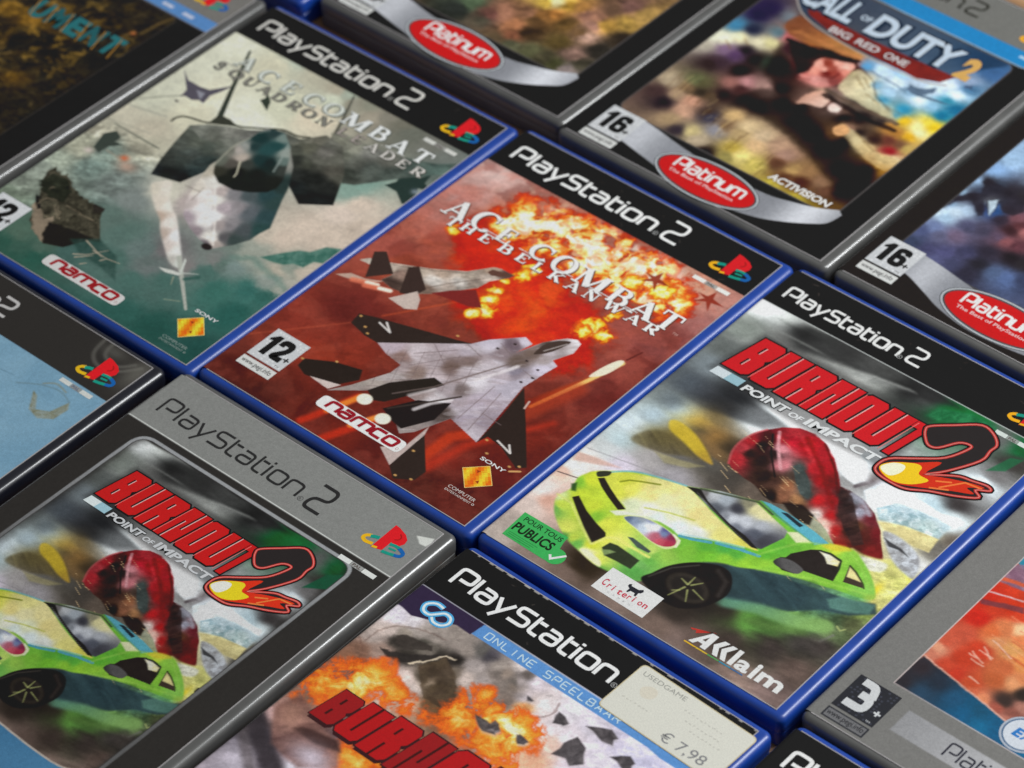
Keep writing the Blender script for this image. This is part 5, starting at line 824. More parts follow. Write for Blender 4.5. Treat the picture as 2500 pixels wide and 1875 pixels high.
def cover_green_car(pos, g):
    o = case(pos, M_BLUE, 'blue game case with a black header whose cover shows a yellow and green racing car')
    A = Art(-7, 129, 0, 184, 0.32); car_picture(A)
    A.poly([(84.3, 148.3), (85.5, 155.1), (96.9, 159.9), (107.9, 159.9), (110.4, 157.4), (100.4, 154.8), (89.6, 149.3)], mottle((30, 96, 58), (56, 140, 90), 2, 5, 80, 2), 2, .8); A.poly([(117.5, 139), (123, 143), (125, 152), (120.5, 150)], (36, 104, 66), 1, .8)
    A.poly([(7, 119), (12, 147), (88, 148.5), (90, 116), (60, 114.5), (20, 115.5)], (44, 42, 42), 4, .45)
    A.speck(.05, .9, 40); band(A, 162.0, (30, 24, 22)); A.line([(-8, 161.9), (130, 161.9)], .4, (206, 210, 208), .3, .9)
    sh = sheet('cover_sheet', A, o, g)
    I = Ink(g); T = burnout_title(I, None, 1, 0, 0, 0, 0); burnout_two(I, T, 1); point_of_impact(I, T, 1); I.build('title_lettering', sh)
    header(sh, g, x=3.7, y=168, h=6.9, w=54, two=(60.2, 167.8, 7.8, 9.2)); logo(sh, g, 0, 1); pal(sh, g, 108.4, 157.2, 15, (206, 214, 208))
    # green audience label
    I = Ink(g); gr = (66, 178, 92)
    I.poly([(4.3, 16.9), (5.0, 3.6), (23.5, 3.2), (27.5, 3.4), (24.5, 14.5), (24.2, 17)], gr, .04); I.poly(arc(26.6, 7.0, 3.9, 3.9, 0, 360, 22)[:-1], gr, .045)
    font(I, 'POUR TOUS', 6.4, 13.3, 17.2, 2.4, (34, 58, 38), .06, .012); font(I, 'PUBLICS', 5.7, 7.6, 17.6, 4.3, (26, 44, 30), .06, .03)
    I.ribbon([(24.6, 6.6), (26.0, 5.0), (29.6, 9.6)], .95, WHITE, .06)
    for k in range(3): I.ribbon([(6.2, 6.2-k*.9), (19-k, 6.2-k*.9)], .22, (48, 132, 70), .06)
    I.build('audience_label', sh)
    I = Ink(g); I.poly([(45.3, 4.0), (68.5, 3.5), (68.6, 15.5), (45.6, 15.8)], WHITE, .04)
    for k, ch in enumerate('Criterion'): font(I, ch, 47.4+k*2.2+(0 if k else -.3), 7.2-.25*math.sin(k*.6), 1.75 if ch not in 'ir' else (.55 if ch == 'i' else 1.2), 2.9 if k else 3.4, (198, 62, 82), .06, .02)
    for k, ch in enumerate('GAMES'): font(I, ch, 51.5+k*2.3, 5.2, .8, .75, (170, 170, 170), .06)
    I.poly([(55.0, 13.2), (55.9, 13.9), (56.2, 13.0), (59.4, 13.1), (60.6, 14.2), (61.3, 13.4), (60.9, 12.2), (60.2, 11.8), (60.4, 9.9), (59.6, 9.9), (59.2, 11.0), (57.4, 10.9), (57.0, 9.8), (56.3, 9.8), (56.4, 11.6), (55.2, 12.2)], (44, 44, 52), .06)
    I.build('developer_logo', sh)
    I = Ink(g)
    I.poly([(84.0, 10.8), (93.0, 14.2), (91.8, 13.9), (87.0, 9.8), (86.4, 11.0), (84.9, 10.4)], (196, 60, 50), .04)
    I.poly([(87.0, 5.6), (91.8, 13.4), (94.4, 13.4), (94.2, 5.6), (91.9, 5.6), (92.0, 7.3), (89.9, 7.3), (89.0, 5.6)], WHITE, .06); I.poly([(90.7, 8.8), (92.1, 8.8), (92.1, 11.3)], (88, 76, 70), .065)
    for x in (95.1, 98.4): I.poly([(x, 9.6), (x+2.2, 13.2), (x+4.3, 13.2), (x+2.3, 9.5), (x+4.3, 5.6), (x+2.2, 5.6)], WHITE, .06+.002*x/100)
    I.ribbon([(104.4, 5.6), (104.4, 13.4)], 1.9, WHITE, .06); font(I, 'a', 106.0, 5.8, 5.4, 6.9, WHITE, .07, .03); font(I, 'i', 112.5, 5.6, 1.9, 7.4, WHITE, .07, .05); font(I, 'm', 115.2, 5.6, 9.9, 7.2, WHITE, .07, .03)
    for k, c in enumerate(((226, 180, 50), (214, 180, 60), (90, 160, 90), (60, 140, 170), (60, 110, 160))): I.ribbon([(86+k*5, 4.6), (91.1+k*5, 4.6)], .55, c, .06)
    I.build('publisher_logo', sh); edge_strip(sh)

def cover_grey_car(pos, g):
    o = case(pos, M_GREY, 'grey game case with a silver header whose cover shows the yellow and green racing car')
    A = Art(-7, 129, 0, 184, 0.34, (64, 62, 60))
    fr = rp([(8.6, -8), (11.5, 151.3), (116.2, 151.3), (113.2, -8)], 6, 8, True)[:-1]
    d = A.sdf(fr); A.mask = sstep(.5-d/.4); A.design(.82, 10, 20.2, 124, 119.8); car_picture(A)
    A.poly([(7, 119), (12, 147), (88, 148.5), (90, 116), (60, 114.5), (20, 115.5)], (44, 42, 42), 4, .45)
    A.poly([(118, 140), (127, 146), (128, 158), (121, 152)], (30, 96, 66), 1, .9)
    A.real(); A.mask = None
    A.im *= .82
    A.im[:] = np.where((d > 0)[..., None], np.array((48, 46, 44)), A.im)
    A.put(sstep(.5-(np.abs(d-.9)-.75)/.4)*.95, grad((60, 151), (150, 152, 154), (60, 60), (92, 92, 92))(A)); A.put(sstep(.5-(np.abs(d)-.12)/.3)*.8, (52, 50, 50))
    # blue lower panel of the range frame
    lo = smooth([(-20, 36), (12, 38), (40, 31), (62, 24), (100, 22), (114, 27), (140, 34)], 6, False)+[(140, -20), (-20, -20)]
    A.poly(lo, grad((40, 36), (40, 84, 120), (60, 0), (70, 116, 150)), .5); A.line(lo[:-2], .7, (170, 160, 150), .4)
    A.poly([(-20, 20), (30, 18), (70, 6), (100, -2), (-20, -5)], (128, 134, 140), 2, .9)
    A.rect(-30, 156.3, 140, 200, (126, 127, 124), .3); A.line([(-8, 156.4), (130, 156.4)], .55, (206, 208, 204), .3); A.speck(.05, .9, 40)
    A.poly([(122.4, 177.4), (128.4, 180.2), (129, 178), (128.6, 175.4), (126, 175.0), (124, 176.4)], (196, 198, 192), .6)  # white glare on the header corner, painted into the sheet colour
    sh = sheet('cover_sheet', A, o, g)
    I = Ink(g); T = burnout_title(I, None, .82, 10, 20.2, 124, 119.8, (188, 34, 34)); burnout_two(I, T, .82); point_of_impact(I, T, .82, (190, 192, 194)); I.build('title_lettering', sh)
    header(sh, g, (44, 44, 44), 5.2, 164.0, 8.5, 71.5, (80.2, 162.0, 9.6, 13.2), .12); logo(sh, g, .8, -2.4); pal(sh, g, 108.2, 151.6, 17, (206, 208, 204))
    I = Ink(g)
    for rr, c, z in ((10.5, (168, 172, 178), .04), (9.4, (70, 84, 100), .045), (8.6, (196, 202, 210), .05)): I.poly(arc(33.5, 32, rr, rr, 0, 360, 40)[:-1], c, z)
    I.ribbon(rp([(29, 28), (29, 36), (33, 36), (36, 28), (38, 28)], 1.5), 2, (40, 74, 130), .06); I.build('emblem', sh); edge_strip(sh)

# ---- crash picture with the price sticker
def cover_crash(pos, g):
    o = case(pos, M_BLUE, 'blue game case with a cream price sticker on its orange crash cover')
    A = Art(-7, 129, 40, 184, 0.34)
    A.idw([(3.1, 143.8), (9.1, 145.1), (3.1, 132.3), (5.1, 137.8), (4.0, 123.6), (10.1, 140.2), (11.0, 135.3), (18.0, 139.5), (21.9, 139.1), (17.9, 131.8), (25.8, 138.7), (9.5, 129.3), (28.7, 135.6), (28.8, 130.1), (33.6, 128.7), (38.7, 127.7), (35.0, 136.4), (42.0, 128.7), (38.5, 121.0), (43.8, 122.9), (31.5, 141.8), (31.8, 147.7), (35.8, 151.1), (39.2, 151.2), (38.6, 144.1), (45.2, 140.6), (40.3, 138.3), (46.8, 146.6), (52.0, 144.7), (53.1, 147.4), (51.8, 137.1), (56.7, 139.5), (55.1, 149.1), (12.8, 121.9), (19.2, 122.7), (24.6, 124.6), (29.9, 122.7), (7.9, 119.5), (4.9, 119.7), (27.0, 149.1), (19.0, 146.1), (14.1, 143.7), (26.0, 119.3), (34.6, 117.7)], 'e8e0ec dcd4d8 b8a8a0 c0b0a8 806050 a09488 34302c 504c44 6c645c 302c28 383430 9c8478 40382c 50483c 584838 605040 706458 705c48 6c5038 604830 282422 988c84 605c58 48444a b0a4a0 b0a4a0 c0b0a8 746a64 8c827c 5c5854 a89890 8c7a70 d8ccd0 a89088 c8b0a8 dcc8c0 d0c0b8 785040 8c6048 9c9088 a0948c b0a49c c8b4a8 d8a888',
          [(76.2, 149.2), (77.9, 155.1), (85.6, 150.1), (82.9, 141.4), (96.7, 148.9), (103.1, 149.2), (110.8, 147.9), (76.8, 140.6), (70.7, 139.8), (68.1, 146.7), (60.0, 144.2), (59.3, 152.8), (49.1, 148.6), (44.8, 149.5), (50.7, 154.7), (54.0, 145.5), (54.7, 152.5), (49.8, 140.0), (63.6, 140.1), (80.5, 134.9), (93.5, 133.8), (97.2, 140.5), (79.9, 125.5)], 'ece4ec e8dce8 e4dce8 e8dce4 dcd4e8 d4d0e8 d0cce4 e8dce0 e8d8d8 e8dcdc d0c4c8 d8ccd4 98887c a0948c c8bcb8 8c7c70 5c5450 b0a098 e0a060 ecc8b8 d8ccd8 e0d8e4 e8b090',
          [(1.8, 84.7), (2.1, 89.6), (4.3, 93.3), (8.5, 86.0), (14.0, 86.2), (7.8, 80.9), (10.2, 74.0), (5.1, 74.1), (7.9, 67.6), (8.4, 63.6), (14.2, 68.6), (15.2, 78.4), (21.7, 76.9), (25.7, 78.6), (20.3, 82.7), (25.1, 85.1), (29.6, 81.9), (29.6, 85.5), (24.2, 72.8), (17.3, 87.3), (0.0, 77.7), (37.3, 88.6), (54.5, 99.9)], 'c0a0a0 9c7870 80604c c0a08c b88c80 504448 3c3a44 34343c a8a0ac c8c0cc 5c545c 9c807c c0a8b0 dcd4e4 7c5c58 503c40 d0b0b4 907078 e0dce8 4c3838 302c30 dc7838 c07050')
    A.poly([(7.7, 129.6), (11.9, 130.5), (19.1, 134.3), (27.5, 141.6), (29.0, 141.0), (25.3, 135.4), (19.6, 130.0), (13.1, 127.7)], (46, 42, 40), .8, .9); A.poly([(23.6, 132.2), (28.8, 140.8), (32.6, 139.0), (38.1, 135.3), (44.7, 127.3), (44.7, 122.7), (34.6, 122.2)], mottle((84, 70, 54), (66, 54, 44), 3, 6), .8, .8); A.line([(21.2, 130.5), (28.3, 141.4), (31.5, 141.8)], .8, (214, 196, 170), .5, .9); A.poly([(9.1, 137.4), (10.2, 139.3), (21.2, 141.3), (22.7, 139.8), (15.4, 134.4), (10.7, 134.1)], (60, 54, 50), .7, .9); A.blob(*[(32.3, 128.5)][0], 1.2, 2.6, (170, 150, 130), .7)
    A.line([(2.1, 128.6), (3.8, 137.7), (13.1, 144.7), (22.9, 146.6)], .6, (120, 100, 92), .7, .6, None, True); A.line([(-0.9, 128.8), (5.2, 124.6), (7.3, 117.1)], .5, (110, 80, 70), .6, .5); A.line([(71.2, 150.2), (72.4, 144.9), (67.5, 138.0)], .7, (150, 130, 128), .6, .8, None, True); A.ell(*[(54.3, 142.9)][0], 6, 8, (120, 108, 100), 3, .5)
    A.warp(.8, 3, 4); A.grit(.12, 22)
    for k in range(9): A.line([[(47.4, 144.4)][0], (96+k*1.6, 128+3*math.sin(k))], .3, (160, 146, 140), .4, .0)
    A.line([(-1.4, 79.2), (7.9, 72.0), (18.5, 67.1)], 5, (52, 48, 54), 3, .7)
    FR = [(.2, (190, 80, 50), 0), (.4, (226, 96, 34), .95), (.75, (238, 140, 46), 1), (1.15, (248, 190, 90), 1), (1.7, (252, 232, 190), 1)]
    A.fire([(*[(3.9, 108.6)][0], 13, 8, .62), (*[(14.7, 116.1)][0], 9, 11, .6), (*[(29.7, 115.3)][0], 12, 6, .62), (*[(4.2, 97.8)][0], 8, 6, .5), (*[(49.6, 123.4)][0], 9, 8, .68), (*[(49.2, 133.1)][0], 6, 7, .5), (*[(64.5, 134.5)][0], 12, 6, .55), (*[(69.3, 125.2)][0], 8, 6, .45), (*[(65.2, 130.6)][0], 12, 8, .6), (*[(71.1, 117.8)][0], 12, 6, .55), (*[(37.3, 88.6)][0], 12, 9, .6)], 7, 9, 1.2, FR)
    A.poly([(-0.1, 86.7), (2.6, 96.4), (11.1, 93.7), (20.4, 90.0), (28.0, 89.4), (34.6, 81.1), (24.6, 72.4), (10.2, 74.0)], mottle((150, 110, 100), (96, 66, 62), 7, 5, 50, 2), 2.5, .9); A.poly([(11.3, 83.9), (13.5, 86.7), (26.3, 89.7), (30.8, 86.5), (21.0, 83.4)], (64, 44, 42), 2, .9); A.blob(*[(24.9, 78.7)][0], 8, 5, (216, 206, 220), .8); A.blob(*[(6.1, 88.4)][0], 6, 6, (186, 140, 120), .7)
    A.line([(-1.4, 79.2), (7.9, 72.0), (18.5, 67.1)], 7, (62, 56, 60), 4, .85); A.line([(-1.6, 72.8), (12.7, 62.1)], 4, (90, 82, 84), 3, .7)
    for p, a, b_, t in (([(76.5, 144.9)], 4, 3, 10), ([(91.4, 149.6)], 8, 3, -35), ([(88.5, 136.5)], 8, 6.5, -10), ([(104.2, 144.8)], 6, 3, -30), ([(72.6, 129.9)], 3, 2, 20), ([(59.7, 126.8)], 7, 2.6, 30), ([(72.3, 129.6)], 3, 2, 30), ([(62.6, 145.1)], 2, 1, 20), ([(61.6, 128.4)], 3, 2.4, 0)):
        pts = [(p[0][0]+a*math.cos(math.radians(q+t))*(.8+.3*math.sin(q*3.1)), p[0][1]+b_*math.sin(math.radians(q+t))*(.8+.3*math.cos(q*2.3))) for q in range(0, 360, 40)]
        A.poly([(x+.9, y-.7) for x, y in pts], (196, 186, 190), 1.5, .5); A.poly(pts, mottle((58, 54, 56), (92, 86, 88), 2, 8), .9, .95)
    A.grit(.12, 26)
    # purple corner and blue online strip
    A.poly([(-8, 161), (29, 161), (27.5, 154), (21, 154.2), (14, 150.5), (6, 147.3), (1, 148.3), (-8, 148.3)], (52, 42, 66), .5, 1)
    A.poly([(28.2, 160.6), (140, 160.6), (140, 153.9), (112, 153.6), (106, 154.6), (27.6, 154.6)], (92, 142, 200), .4)
    A.speck(.06, .9, 40); band(A, 161.0, K0); A.line([(-8, 160.9), (130, 160.9)], .35, (190, 190, 200), .3, .8)
    rs = random.Random(8)
    for k in range(26):
        x = rs.uniform(2, 128); A.rect(x, 183.6, x+rs.uniform(.4, 2.6), 184.5, (176, 172, 166), .3)
    sh = sheet('cover_sheet', A, o, g)
    header(sh, g, x=4.8, y=167.8, w=73.6, two=(81.8, 167.0, 9.4, 12))
    I = Ink(g); w_ = (214, 226, 236); lb = (78, 164, 214)
    c1, c2 = (9.5, 154.0), (15.0, 153.2)
    sc = smooth([(12.6, 157.0), (9.2, 157.2), (6.6, 154.8), (7.6, 152.0), (10.4, 151.6), (12.4, 153.4), (14.6, 155.6), (17.4, 155.2), (18.6, 152.8), (17, 150.4), (14, 150.0), (12, 151.4)], 5, False)
    I.ribbon(sc, 2.3, lb, .05); I.ribbon(sc, .9, w_, .06); I.build('online_emblem', sh)
    I = Ink(g)
    # squared wide capitals
    x = 32.0; s = 'ONLINE SPEELBAAR'; adv = 61.0/len(s)
    U = {'O': [[(0, 0), (0, 1), (1, 1), (1, 0), (0, 0)]], 'N': [[(0, 0), (0, 1), (1, 0), (1, 1)]], 'L': [[(0, 1), (0, 0), (1, 0)]], 'I': [[(.5, 0), (.5, 1)]], 'E': [[(1, 1), (0, 1), (0, 0), (1, 0)], [(0, .5), (.8, .5)]], 'S': [[(1, 1), (0, 1), (0, .5), (1, .5), (1, 0), (0, 0)]], 'P': [[(0, 0), (0, 1), (1, 1), (1, .45), (0, .45)]], 'B': [[(0, 0), (0, 1), (.9, 1), (.9, .5), (0, .5)], [(.9, .5), (1, .5), (1, 0), (0, 0)]], 'A': [[(0, 0), (.5, 1), (1, 0)], [(.2, .35), (.8, .35)]], 'R': [[(0, 0), (0, 1), (1, 1), (1, .5), (0, .5)], [(.6, .5), (1, 0)]]}
    for ch in s:
        for k, q in enumerate(U.get(ch, [])): I.ribbon([(x+p[0]*adv*.66, 156.0+p[1]*3.0) for p in rp(q, .2)], .45, (190, 214, 236), .05+k*.005)
        x += adv
    I.build('online_lettering', sh)
    # big red title, growing to the right
    I = Ink(g); red = (176, 32, 34); dk = (60, 34, 36)
    xs = [10.5, 21.0, 32.0, 44.5, 56.5, 71.0, 86.0, 101]; 
    B = [(0, 0), (.86, 0), (1, .1), (1, .42), (.9, .5), (1, .58), (1, .9), (.86, 1), (0, 1)]; U2 = [(.14, 0), (.86, 0), (1, .1), (1, 1), (0, 1), (0, .1)]; N2 = [(0, 0), (1, 0), (1, 1), (0, 1)]; O2 = [(.14, 0), (.86, 0), (1, .1), (1, .9), (.86, 1), (.14, 1), (0, .9), (0, .1)]; T2 = [(.3, 0), (.7, 0), (.7, .8), (1.1, .8), (1.1, 1), (-.1, 1), (-.1, .8), (.3, .8)]
    slits = [[((.42, .2), (.42, .4)), ((.42, .6), (.42, .8))], [((.5, .2), (.5, 1))], [((.42, .62), (.42, .82)), ((.5, 0), (.5, .38))], [((.36, 0), (.36, .62)), ((.64, .38), (.64, 1))], [((.5, .18), (.5, .82))], [((.5, .2), (.5, 1))], []]
    for k, s in enumerate([B, U2, B, N2, O2, U2, T2]):
        x0, x1 = xs[k], xs[k+1]-1.0; y0 = 92.4-k*.25; hh = 15.5+k*1.9
        def q(px, py): return (x0+px*(x1-x0)+py*hh*.16, y0+py*hh)
        I.poly([(a-.2+.9*(1 if k % 2 else .8), b_-1.6) for a, b_ in [q(*p) for p in s]], dk, .03+k*.002)
        cx = q(.5, .5); I.poly([((a-cx[0])*1.07+cx[0], (b_-cx[1])*1.06+cx[1]) for a, b_ in [q(*p) for p in s]], dk, .05+k*.002)
        I.poly([q(*p) for p in s], red if k not in (0, 3) else (150, 34, 36), .07+k*.002)
        for a, b_ in slits[k]: I.ribbon([q(*a), q(*b_)], 1.0, (64, 22, 24), .095)
    I.build('title_lettering', sh); logo(sh, g)
    # price sticker
    cr = (208, 207, 196)
    n = 36; P = rp([(81.0, 158.0), (130.8, 167.0-9.2), (131.3, 180.8), (81.6, 181.9)], 2.2, 6, True)[:-1]
    P = rp([(80.9, 158.2), (131.2, 156.8), (131.6, 181.3), (81.3, 182.6)], 2.2, 6, True)[:-1]
    I = Ink(g); I.poly(P, (196, 184, 150), .17); c = np.mean(P, 0); I.poly([((x-c[0])*.985+c[0], (y-c[1])*.97+c[1]) for x, y in P], cr, .18)
    v = list(I.v); m_ = len(P)
    for i in range(m_):   # its thickness
        a, b_ = P[i], P[(i+1) % m_]; k = len(I.v); I.v += [(a[0], a[1], .04), (b_[0], b_[1], .04), (b_[0], b_[1], .17), (a[0], a[1], .17)]; I.f.append([k, k+1, k+2, k+3]); I.c += [ink((180, 170, 140), g)]*4
    st = I.build('price_sticker', o)
    I = Ink(g); gy = (126, 126, 128)
    font(I, 'USEDGAME', 84.0, 178.2, 18.5, 2.1, (140, 140, 134), .2, -.004); font(I, '\u20ac 7,98', 106.0, 159.6, 18.5, 4.6, gy, .2, .0)
    I.poly(smooth([(87.5, 173.5), (90, 176), (93, 175.6), (94, 173), (92.5, 170.8), (89.5, 170.6)], 4), (206, 200, 184), .19)
    rs = random.Random(12)
    for x0, y0, n in ((85, 166.5, 7), (105, 175, 10), (108, 171.6, 9), (112, 168.8, 8)):   # worn away small print
        for k in range(n): I.ribbon([(x0+k*1.7, y0), (x0+k*1.7+rs.uniform(.5, 1.2), y0+rs.uniform(-.1, .5))], .4, (184, 182, 172), .2)
    I.build('price_lettering', st); edge_strip(sh)

# ---- black case with the pale blue cover
def cover_pale_blue(pos, g):
    o = case(pos, M_BLACK, 'black game case with a plain pale blue cover and a black header with painted sleeve-wrinkle sheen')
    A = Art(40, 129, 40, 184, 0.4)
    A.im[:] = mottle((122, 156, 176), (108, 144, 166), 20, 4)(A); A.put(sstep((100-A.Y)/60)*.5, (96, 130, 150))
    A.poly([(104, 147), (110, 139), (116, 137.5), (121, 141), (121.5, 148), (119, 151), (117, 143), (112, 140.5), (107, 146)], mottle((112, 106, 76), (134, 140, 130), 2.2, 6), .8, .85)
    A.line([(96, 146), (104, 151), (112, 153), (119, 151)], .7, (100, 124, 134), .7, .7, None, True); A.line([(104, 152), (108, 155), (114, 154)], .7, (126, 124, 104), .8, .7, None, True); A.line([(78, 146), (92, 148)], .5, (96, 128, 148), .5, .7)
    A.speck(.05, .9, 40); A.rect(-30, 160.2, 140, 200, (48, 46, 44), .3)
    for p in ([(104, 184), (106, 176), (112, 172), (120, 174), (126, 181)], [(108, 186), (110, 178), (118, 176), (123, 181)]): A.line(p, 1.6, (104, 102, 96), 1.5, .55, None, True)  # pale streaks and patches: sheen of the crumpled sleeve painted into the colour
    A.blob(127, 178, 5, 9, (112, 110, 102), .6); A.blob(112, 181, 6, 3, (92, 90, 84), .6)
    sh = sheet('cover_sheet', A, o, g, False)
    header(sh, g, (176, 174, 172), 4.9-13, 167.8, 8.5, 66, (57.5, 167.4, 8.8, 9.5)); 
    I = Ink(g); I.ribbon([(50.5, 165.4), (54.5, 165.4)], .9, (176, 174, 172), .06); I.build('lettering_rule', sh)
    logo(sh, g, 0, -1.2); pal(sh, g, 107.0, 156.9, 16.4, (190, 192, 188), (90, 100, 120)); edge_strip(sh)

# ---- budget range covers: black frame, silver sweep, red oval
def range_frame(A, x0=8.0, x1=116.8, top=149.5, dy=0):
    fr = rp([(x0, 24+dy), (x1, 24+dy), (x1, top), (x0, top)], 5, 8, True)[:-1]
    d = A.sdf(fr); A.im[:] = np.where((d > 0)[..., None], np.array(K0), A.im)
    A.put(sstep(.5-(np.abs(d-.2)-.3)/.4)*.8, (96, 92, 92))
    up = smooth([(18, 24.5), (30, 23.0), (44, 20.5), (66, 18), (88, 18.5), (100, 21.5), (109, 24.6), (116.6, 29)], 6, False)
    lo = smooth([(119.2, 27), (117.5, 19.5), (112, 14.6), (104, 9.4), (94, 4.6), (80, 1.5), (60, 0), (44, 4.0), (34, 6.0), (24, 8.0), (18, 9)], 6, False)
    P = [(x, y+dy) for x, y in up+lo]
    A.poly(P, lambda A_: np.array((142, 144, 150))+(68*np.exp(-((A_.X-108)/9)**2)+50*np.exp(-((A_.X-26)/9)**2)-10*np.exp(-((A_.X-92)/7)**2))[..., None]*np.ones(3), .5)
def cover_soldier_helmet(pos, g):
    o = case(pos, M_GREY, 'grey game case whose cover shows a helmeted soldier under a bright blue strip')
    A = Art(-7, 129, 0, 184, 0.38)
    A.im[:] = mottle((70, 52, 52), (46, 36, 36), 12, 4)(A)
    A.put(sstep((A.Y-96-.2*(60-A.X))/30)*.9, grad((20, 150), (44, 60, 84), (110, 110), (96, 150, 190))(A))
    A.poly([(69.2, 111.3), (85.6, 125.0), (111.1, 130.7), (114.5, 115.5), (114.6, 103.0), (99.5, 95.4), (83.3, 97.2)], mottle((188, 206, 226), (84, 146, 184), 7, 5, -20, 2), 3, .95); A.poly([(8.4, 97.9), (11.1, 113.7), (21.9, 99.7), (17.8, 94.9), (9.6, 93.4)], (70, 120, 160), 4, .9); A.poly([(24.2, 119.1), (32.1, 114.9), (28.6, 105.2)], (130, 170, 184), 2, .8)
    A.poly([(5.5, 111.7), (19.1, 125.8), (30.8, 116.5), (28.6, 105.2), (22.6, 98.9)], (50, 42, 70), 3, .9)
    A.idw([(8.3, 87.0), (13.4, 88.6), (9.3, 79.8), (17.5, 93.3), (25.7, 94.8), (29.5, 98.0), (23.2, 82.1), (25.0, 87.6), (17.8, 82.9), (21.1, 73.8), (19.4, 71.0), (31.6, 85.2), (42.2, 87.4), (31.9, 74.9), (36.6, 86.7), (11.0, 98.6), (13.7, 110.4), (14.9, 116.9), (27.9, 106.0), (25.4, 117.5), (18.1, 100.5), (34.0, 66.3), (38.6, 70.2), (45.0, 72.9), (49.7, 71.7), (39.2, 65.5), (24.7, 58.5), (27.9, 53.4), (33.0, 53.8), (38.8, 44.6), (36.1, 57.7), (44.1, 59.3), (51.1, 60.0), (59.1, 69.3), (64.9, 71.6), (51.3, 75.6)], 'd8d8c0 e0dcc0 b0a898 d8d0a8 d8d0b0 c8c090 604868 302830 806880 483840 3c3030 282020 201818 241c1c 384038 4880a0 302a48 342c4c 607880 707880 303448 a07068 b08080 a08078 9c8078 483030 5c5840 403830 605040 504038 302428 302828 281e20 241c1c 201818 2a2020',
          [(30.9, 111.2), (32.0, 106.8), (42.4, 111.4), (50.7, 115.7), (59.1, 114.7), (28.9, 119.0), (37.9, 101.0), (46.1, 102.5), (52.0, 108.8), (59.2, 109.5), (53.1, 99.2), (57.0, 97.2), (56.9, 102.3), (59.6, 96.7), (61.6, 106.2), (64.5, 107.4), (63.9, 99.0), (55.8, 89.7), (58.8, 89.6), (62.8, 90.4), (50.0, 95.3), (50.6, 90.5), (66.0, 94.3), (67.7, 106.1), (69.3, 95.8), (74.0, 99.7), (75.1, 103.2), (79.6, 99.2), (79.6, 94.1), (87.7, 93.2), (94.0, 90.8), (68.6, 102.9)], '906048 b86868 a86838 b88848 c89050 5c4038 402830 2c1c20 281c1c 381c18 e09888 d89080 a85840 803028 e8a898 d89080 904040 c07068 d09088 b87870 502028 381a20 402028 402020 807058 c8b890 d8d0b0 d8d8c0 c0b898 c8c4a8 a8a890 605030',
          [(62.6, 74.7), (64.2, 78.6), (68.6, 79.7), (66.5, 84.4), (72.1, 80.1), (76.6, 80.0), (79.9, 81.6), (69.4, 85.6), (79.9, 86.6), (89.1, 84.2), (96.0, 84.9), (88.0, 80.7), (83.4, 76.9), (86.5, 70.7), (86.9, 67.2), (88.8, 72.6), (95.7, 68.4), (101.7, 67.2), (110.7, 64.9), (107.5, 62.2), (113.8, 67.5), (93.7, 73.0), (92.6, 64.6), (100.6, 73.7), (105.7, 76.7), (109.6, 71.4), (111.0, 77.5), (113.0, 60.7), (110.6, 50.2), (90.3, 57.7), (103.3, 50.2), (80.0, 61.5), (70.8, 63.8), (110.0, 55.8)], 'c89888 d8a898 e8c8c0 e0c0a0 604038 e8c8c0 5c4840 504848 585048 383030 403838 302424 241c1c e0a878 c08858 907060 c8c0a0 c8b080 c8b888 805830 c8b890 342a28 241a18 3c2c28 6a4038 902830 705040 a87830 201818 201818 1e1616 241c1c 302220 301c14',
          [(102.9, 90.7), (109.2, 92.1), (110.8, 96.0), (114.3, 95.2), (110.4, 84.4), (100.6, 83.7), (105.1, 82.5), (112.0, 88.2), (113.9, 77.4), (69.8, 110.5), (75.7, 112.8), (85.6, 109.4), (86.8, 102.6), (79.8, 102.0), (84.4, 116.2), (93.7, 108.4), (92.6, 115.2), (99.5, 115.8), (103.0, 121.3), (99.5, 105.6), (98.3, 97.0), (106.4, 106.2), (108.7, 113.3), (112.1, 103.4), (88.0, 95.9), (98.3, 91.9), (109.3, 117.6), (108.8, 128.8), (112.4, 139.5), (105.4, 144.2), (111.1, 125.5), (114.4, 110.4)], 'd8b030 f0e0a0 e8d050 e0c030 d8a830 c08848 a87840 f0e8b0 b8a060 5890b8 c0d8f0 d0e0f0 a8c8e0 78a8c8 a0c4e4 88a8c0 a8b8c8 b8c8d8 c0cce0 d0e0f0 3888a8 88b0c8 3c88a0 207090 4890b0 6098a8 d0dce8 8898b0 486890 284868 507898 286888',
          [(47.8, 49.6), (57.1, 47.4), (65.2, 46.6), (73.3, 45.9), (79.6, 42.6), (66.4, 40.2), (57.2, 42.4), (49.7, 42.4), (60.8, 33.0), (66.0, 31.2), (74.0, 30.5), (62.0, 26.6), (80.2, 36.9), (87.5, 37.0), (92.6, 40.0), (101.0, 38.6), (94.3, 32.9), (88.1, 31.4), (86.4, 24.0), (98.7, 22.3), (109.8, 22.1), (112.6, 28.0), (106.2, 34.5), (109.4, 37.1), (111.6, 39.0)], 'c8a878 d0b890 c8b090 b09078 a08070 c8a880 b09870 806850 b8a050 d8c880 c0b060 8a8050 684838 b09060 907050 907058 503028 604030 b0a048 a89840 988030 604828 705040 2c1e18 281a16',
          [(13.7, 51.6), (21.9, 58.4), (22.3, 52.0), (28.9, 46.2), (21.7, 45.9), (20.4, 39.1), (30.2, 39.5), (29.9, 31.5), (40.7, 30.6), (46.3, 27.7), (36.1, 27.9), (40.9, 42.9), (48.2, 38.0), (53.5, 22.9), (14.0, 42.8)], 'a89880 6c7050 806850 c89880 a08870 302830 c09880 a89070 c0b080 b0a088 403840 404050 88868c 281e20 4a3a3a', power=1.8, eps=2)
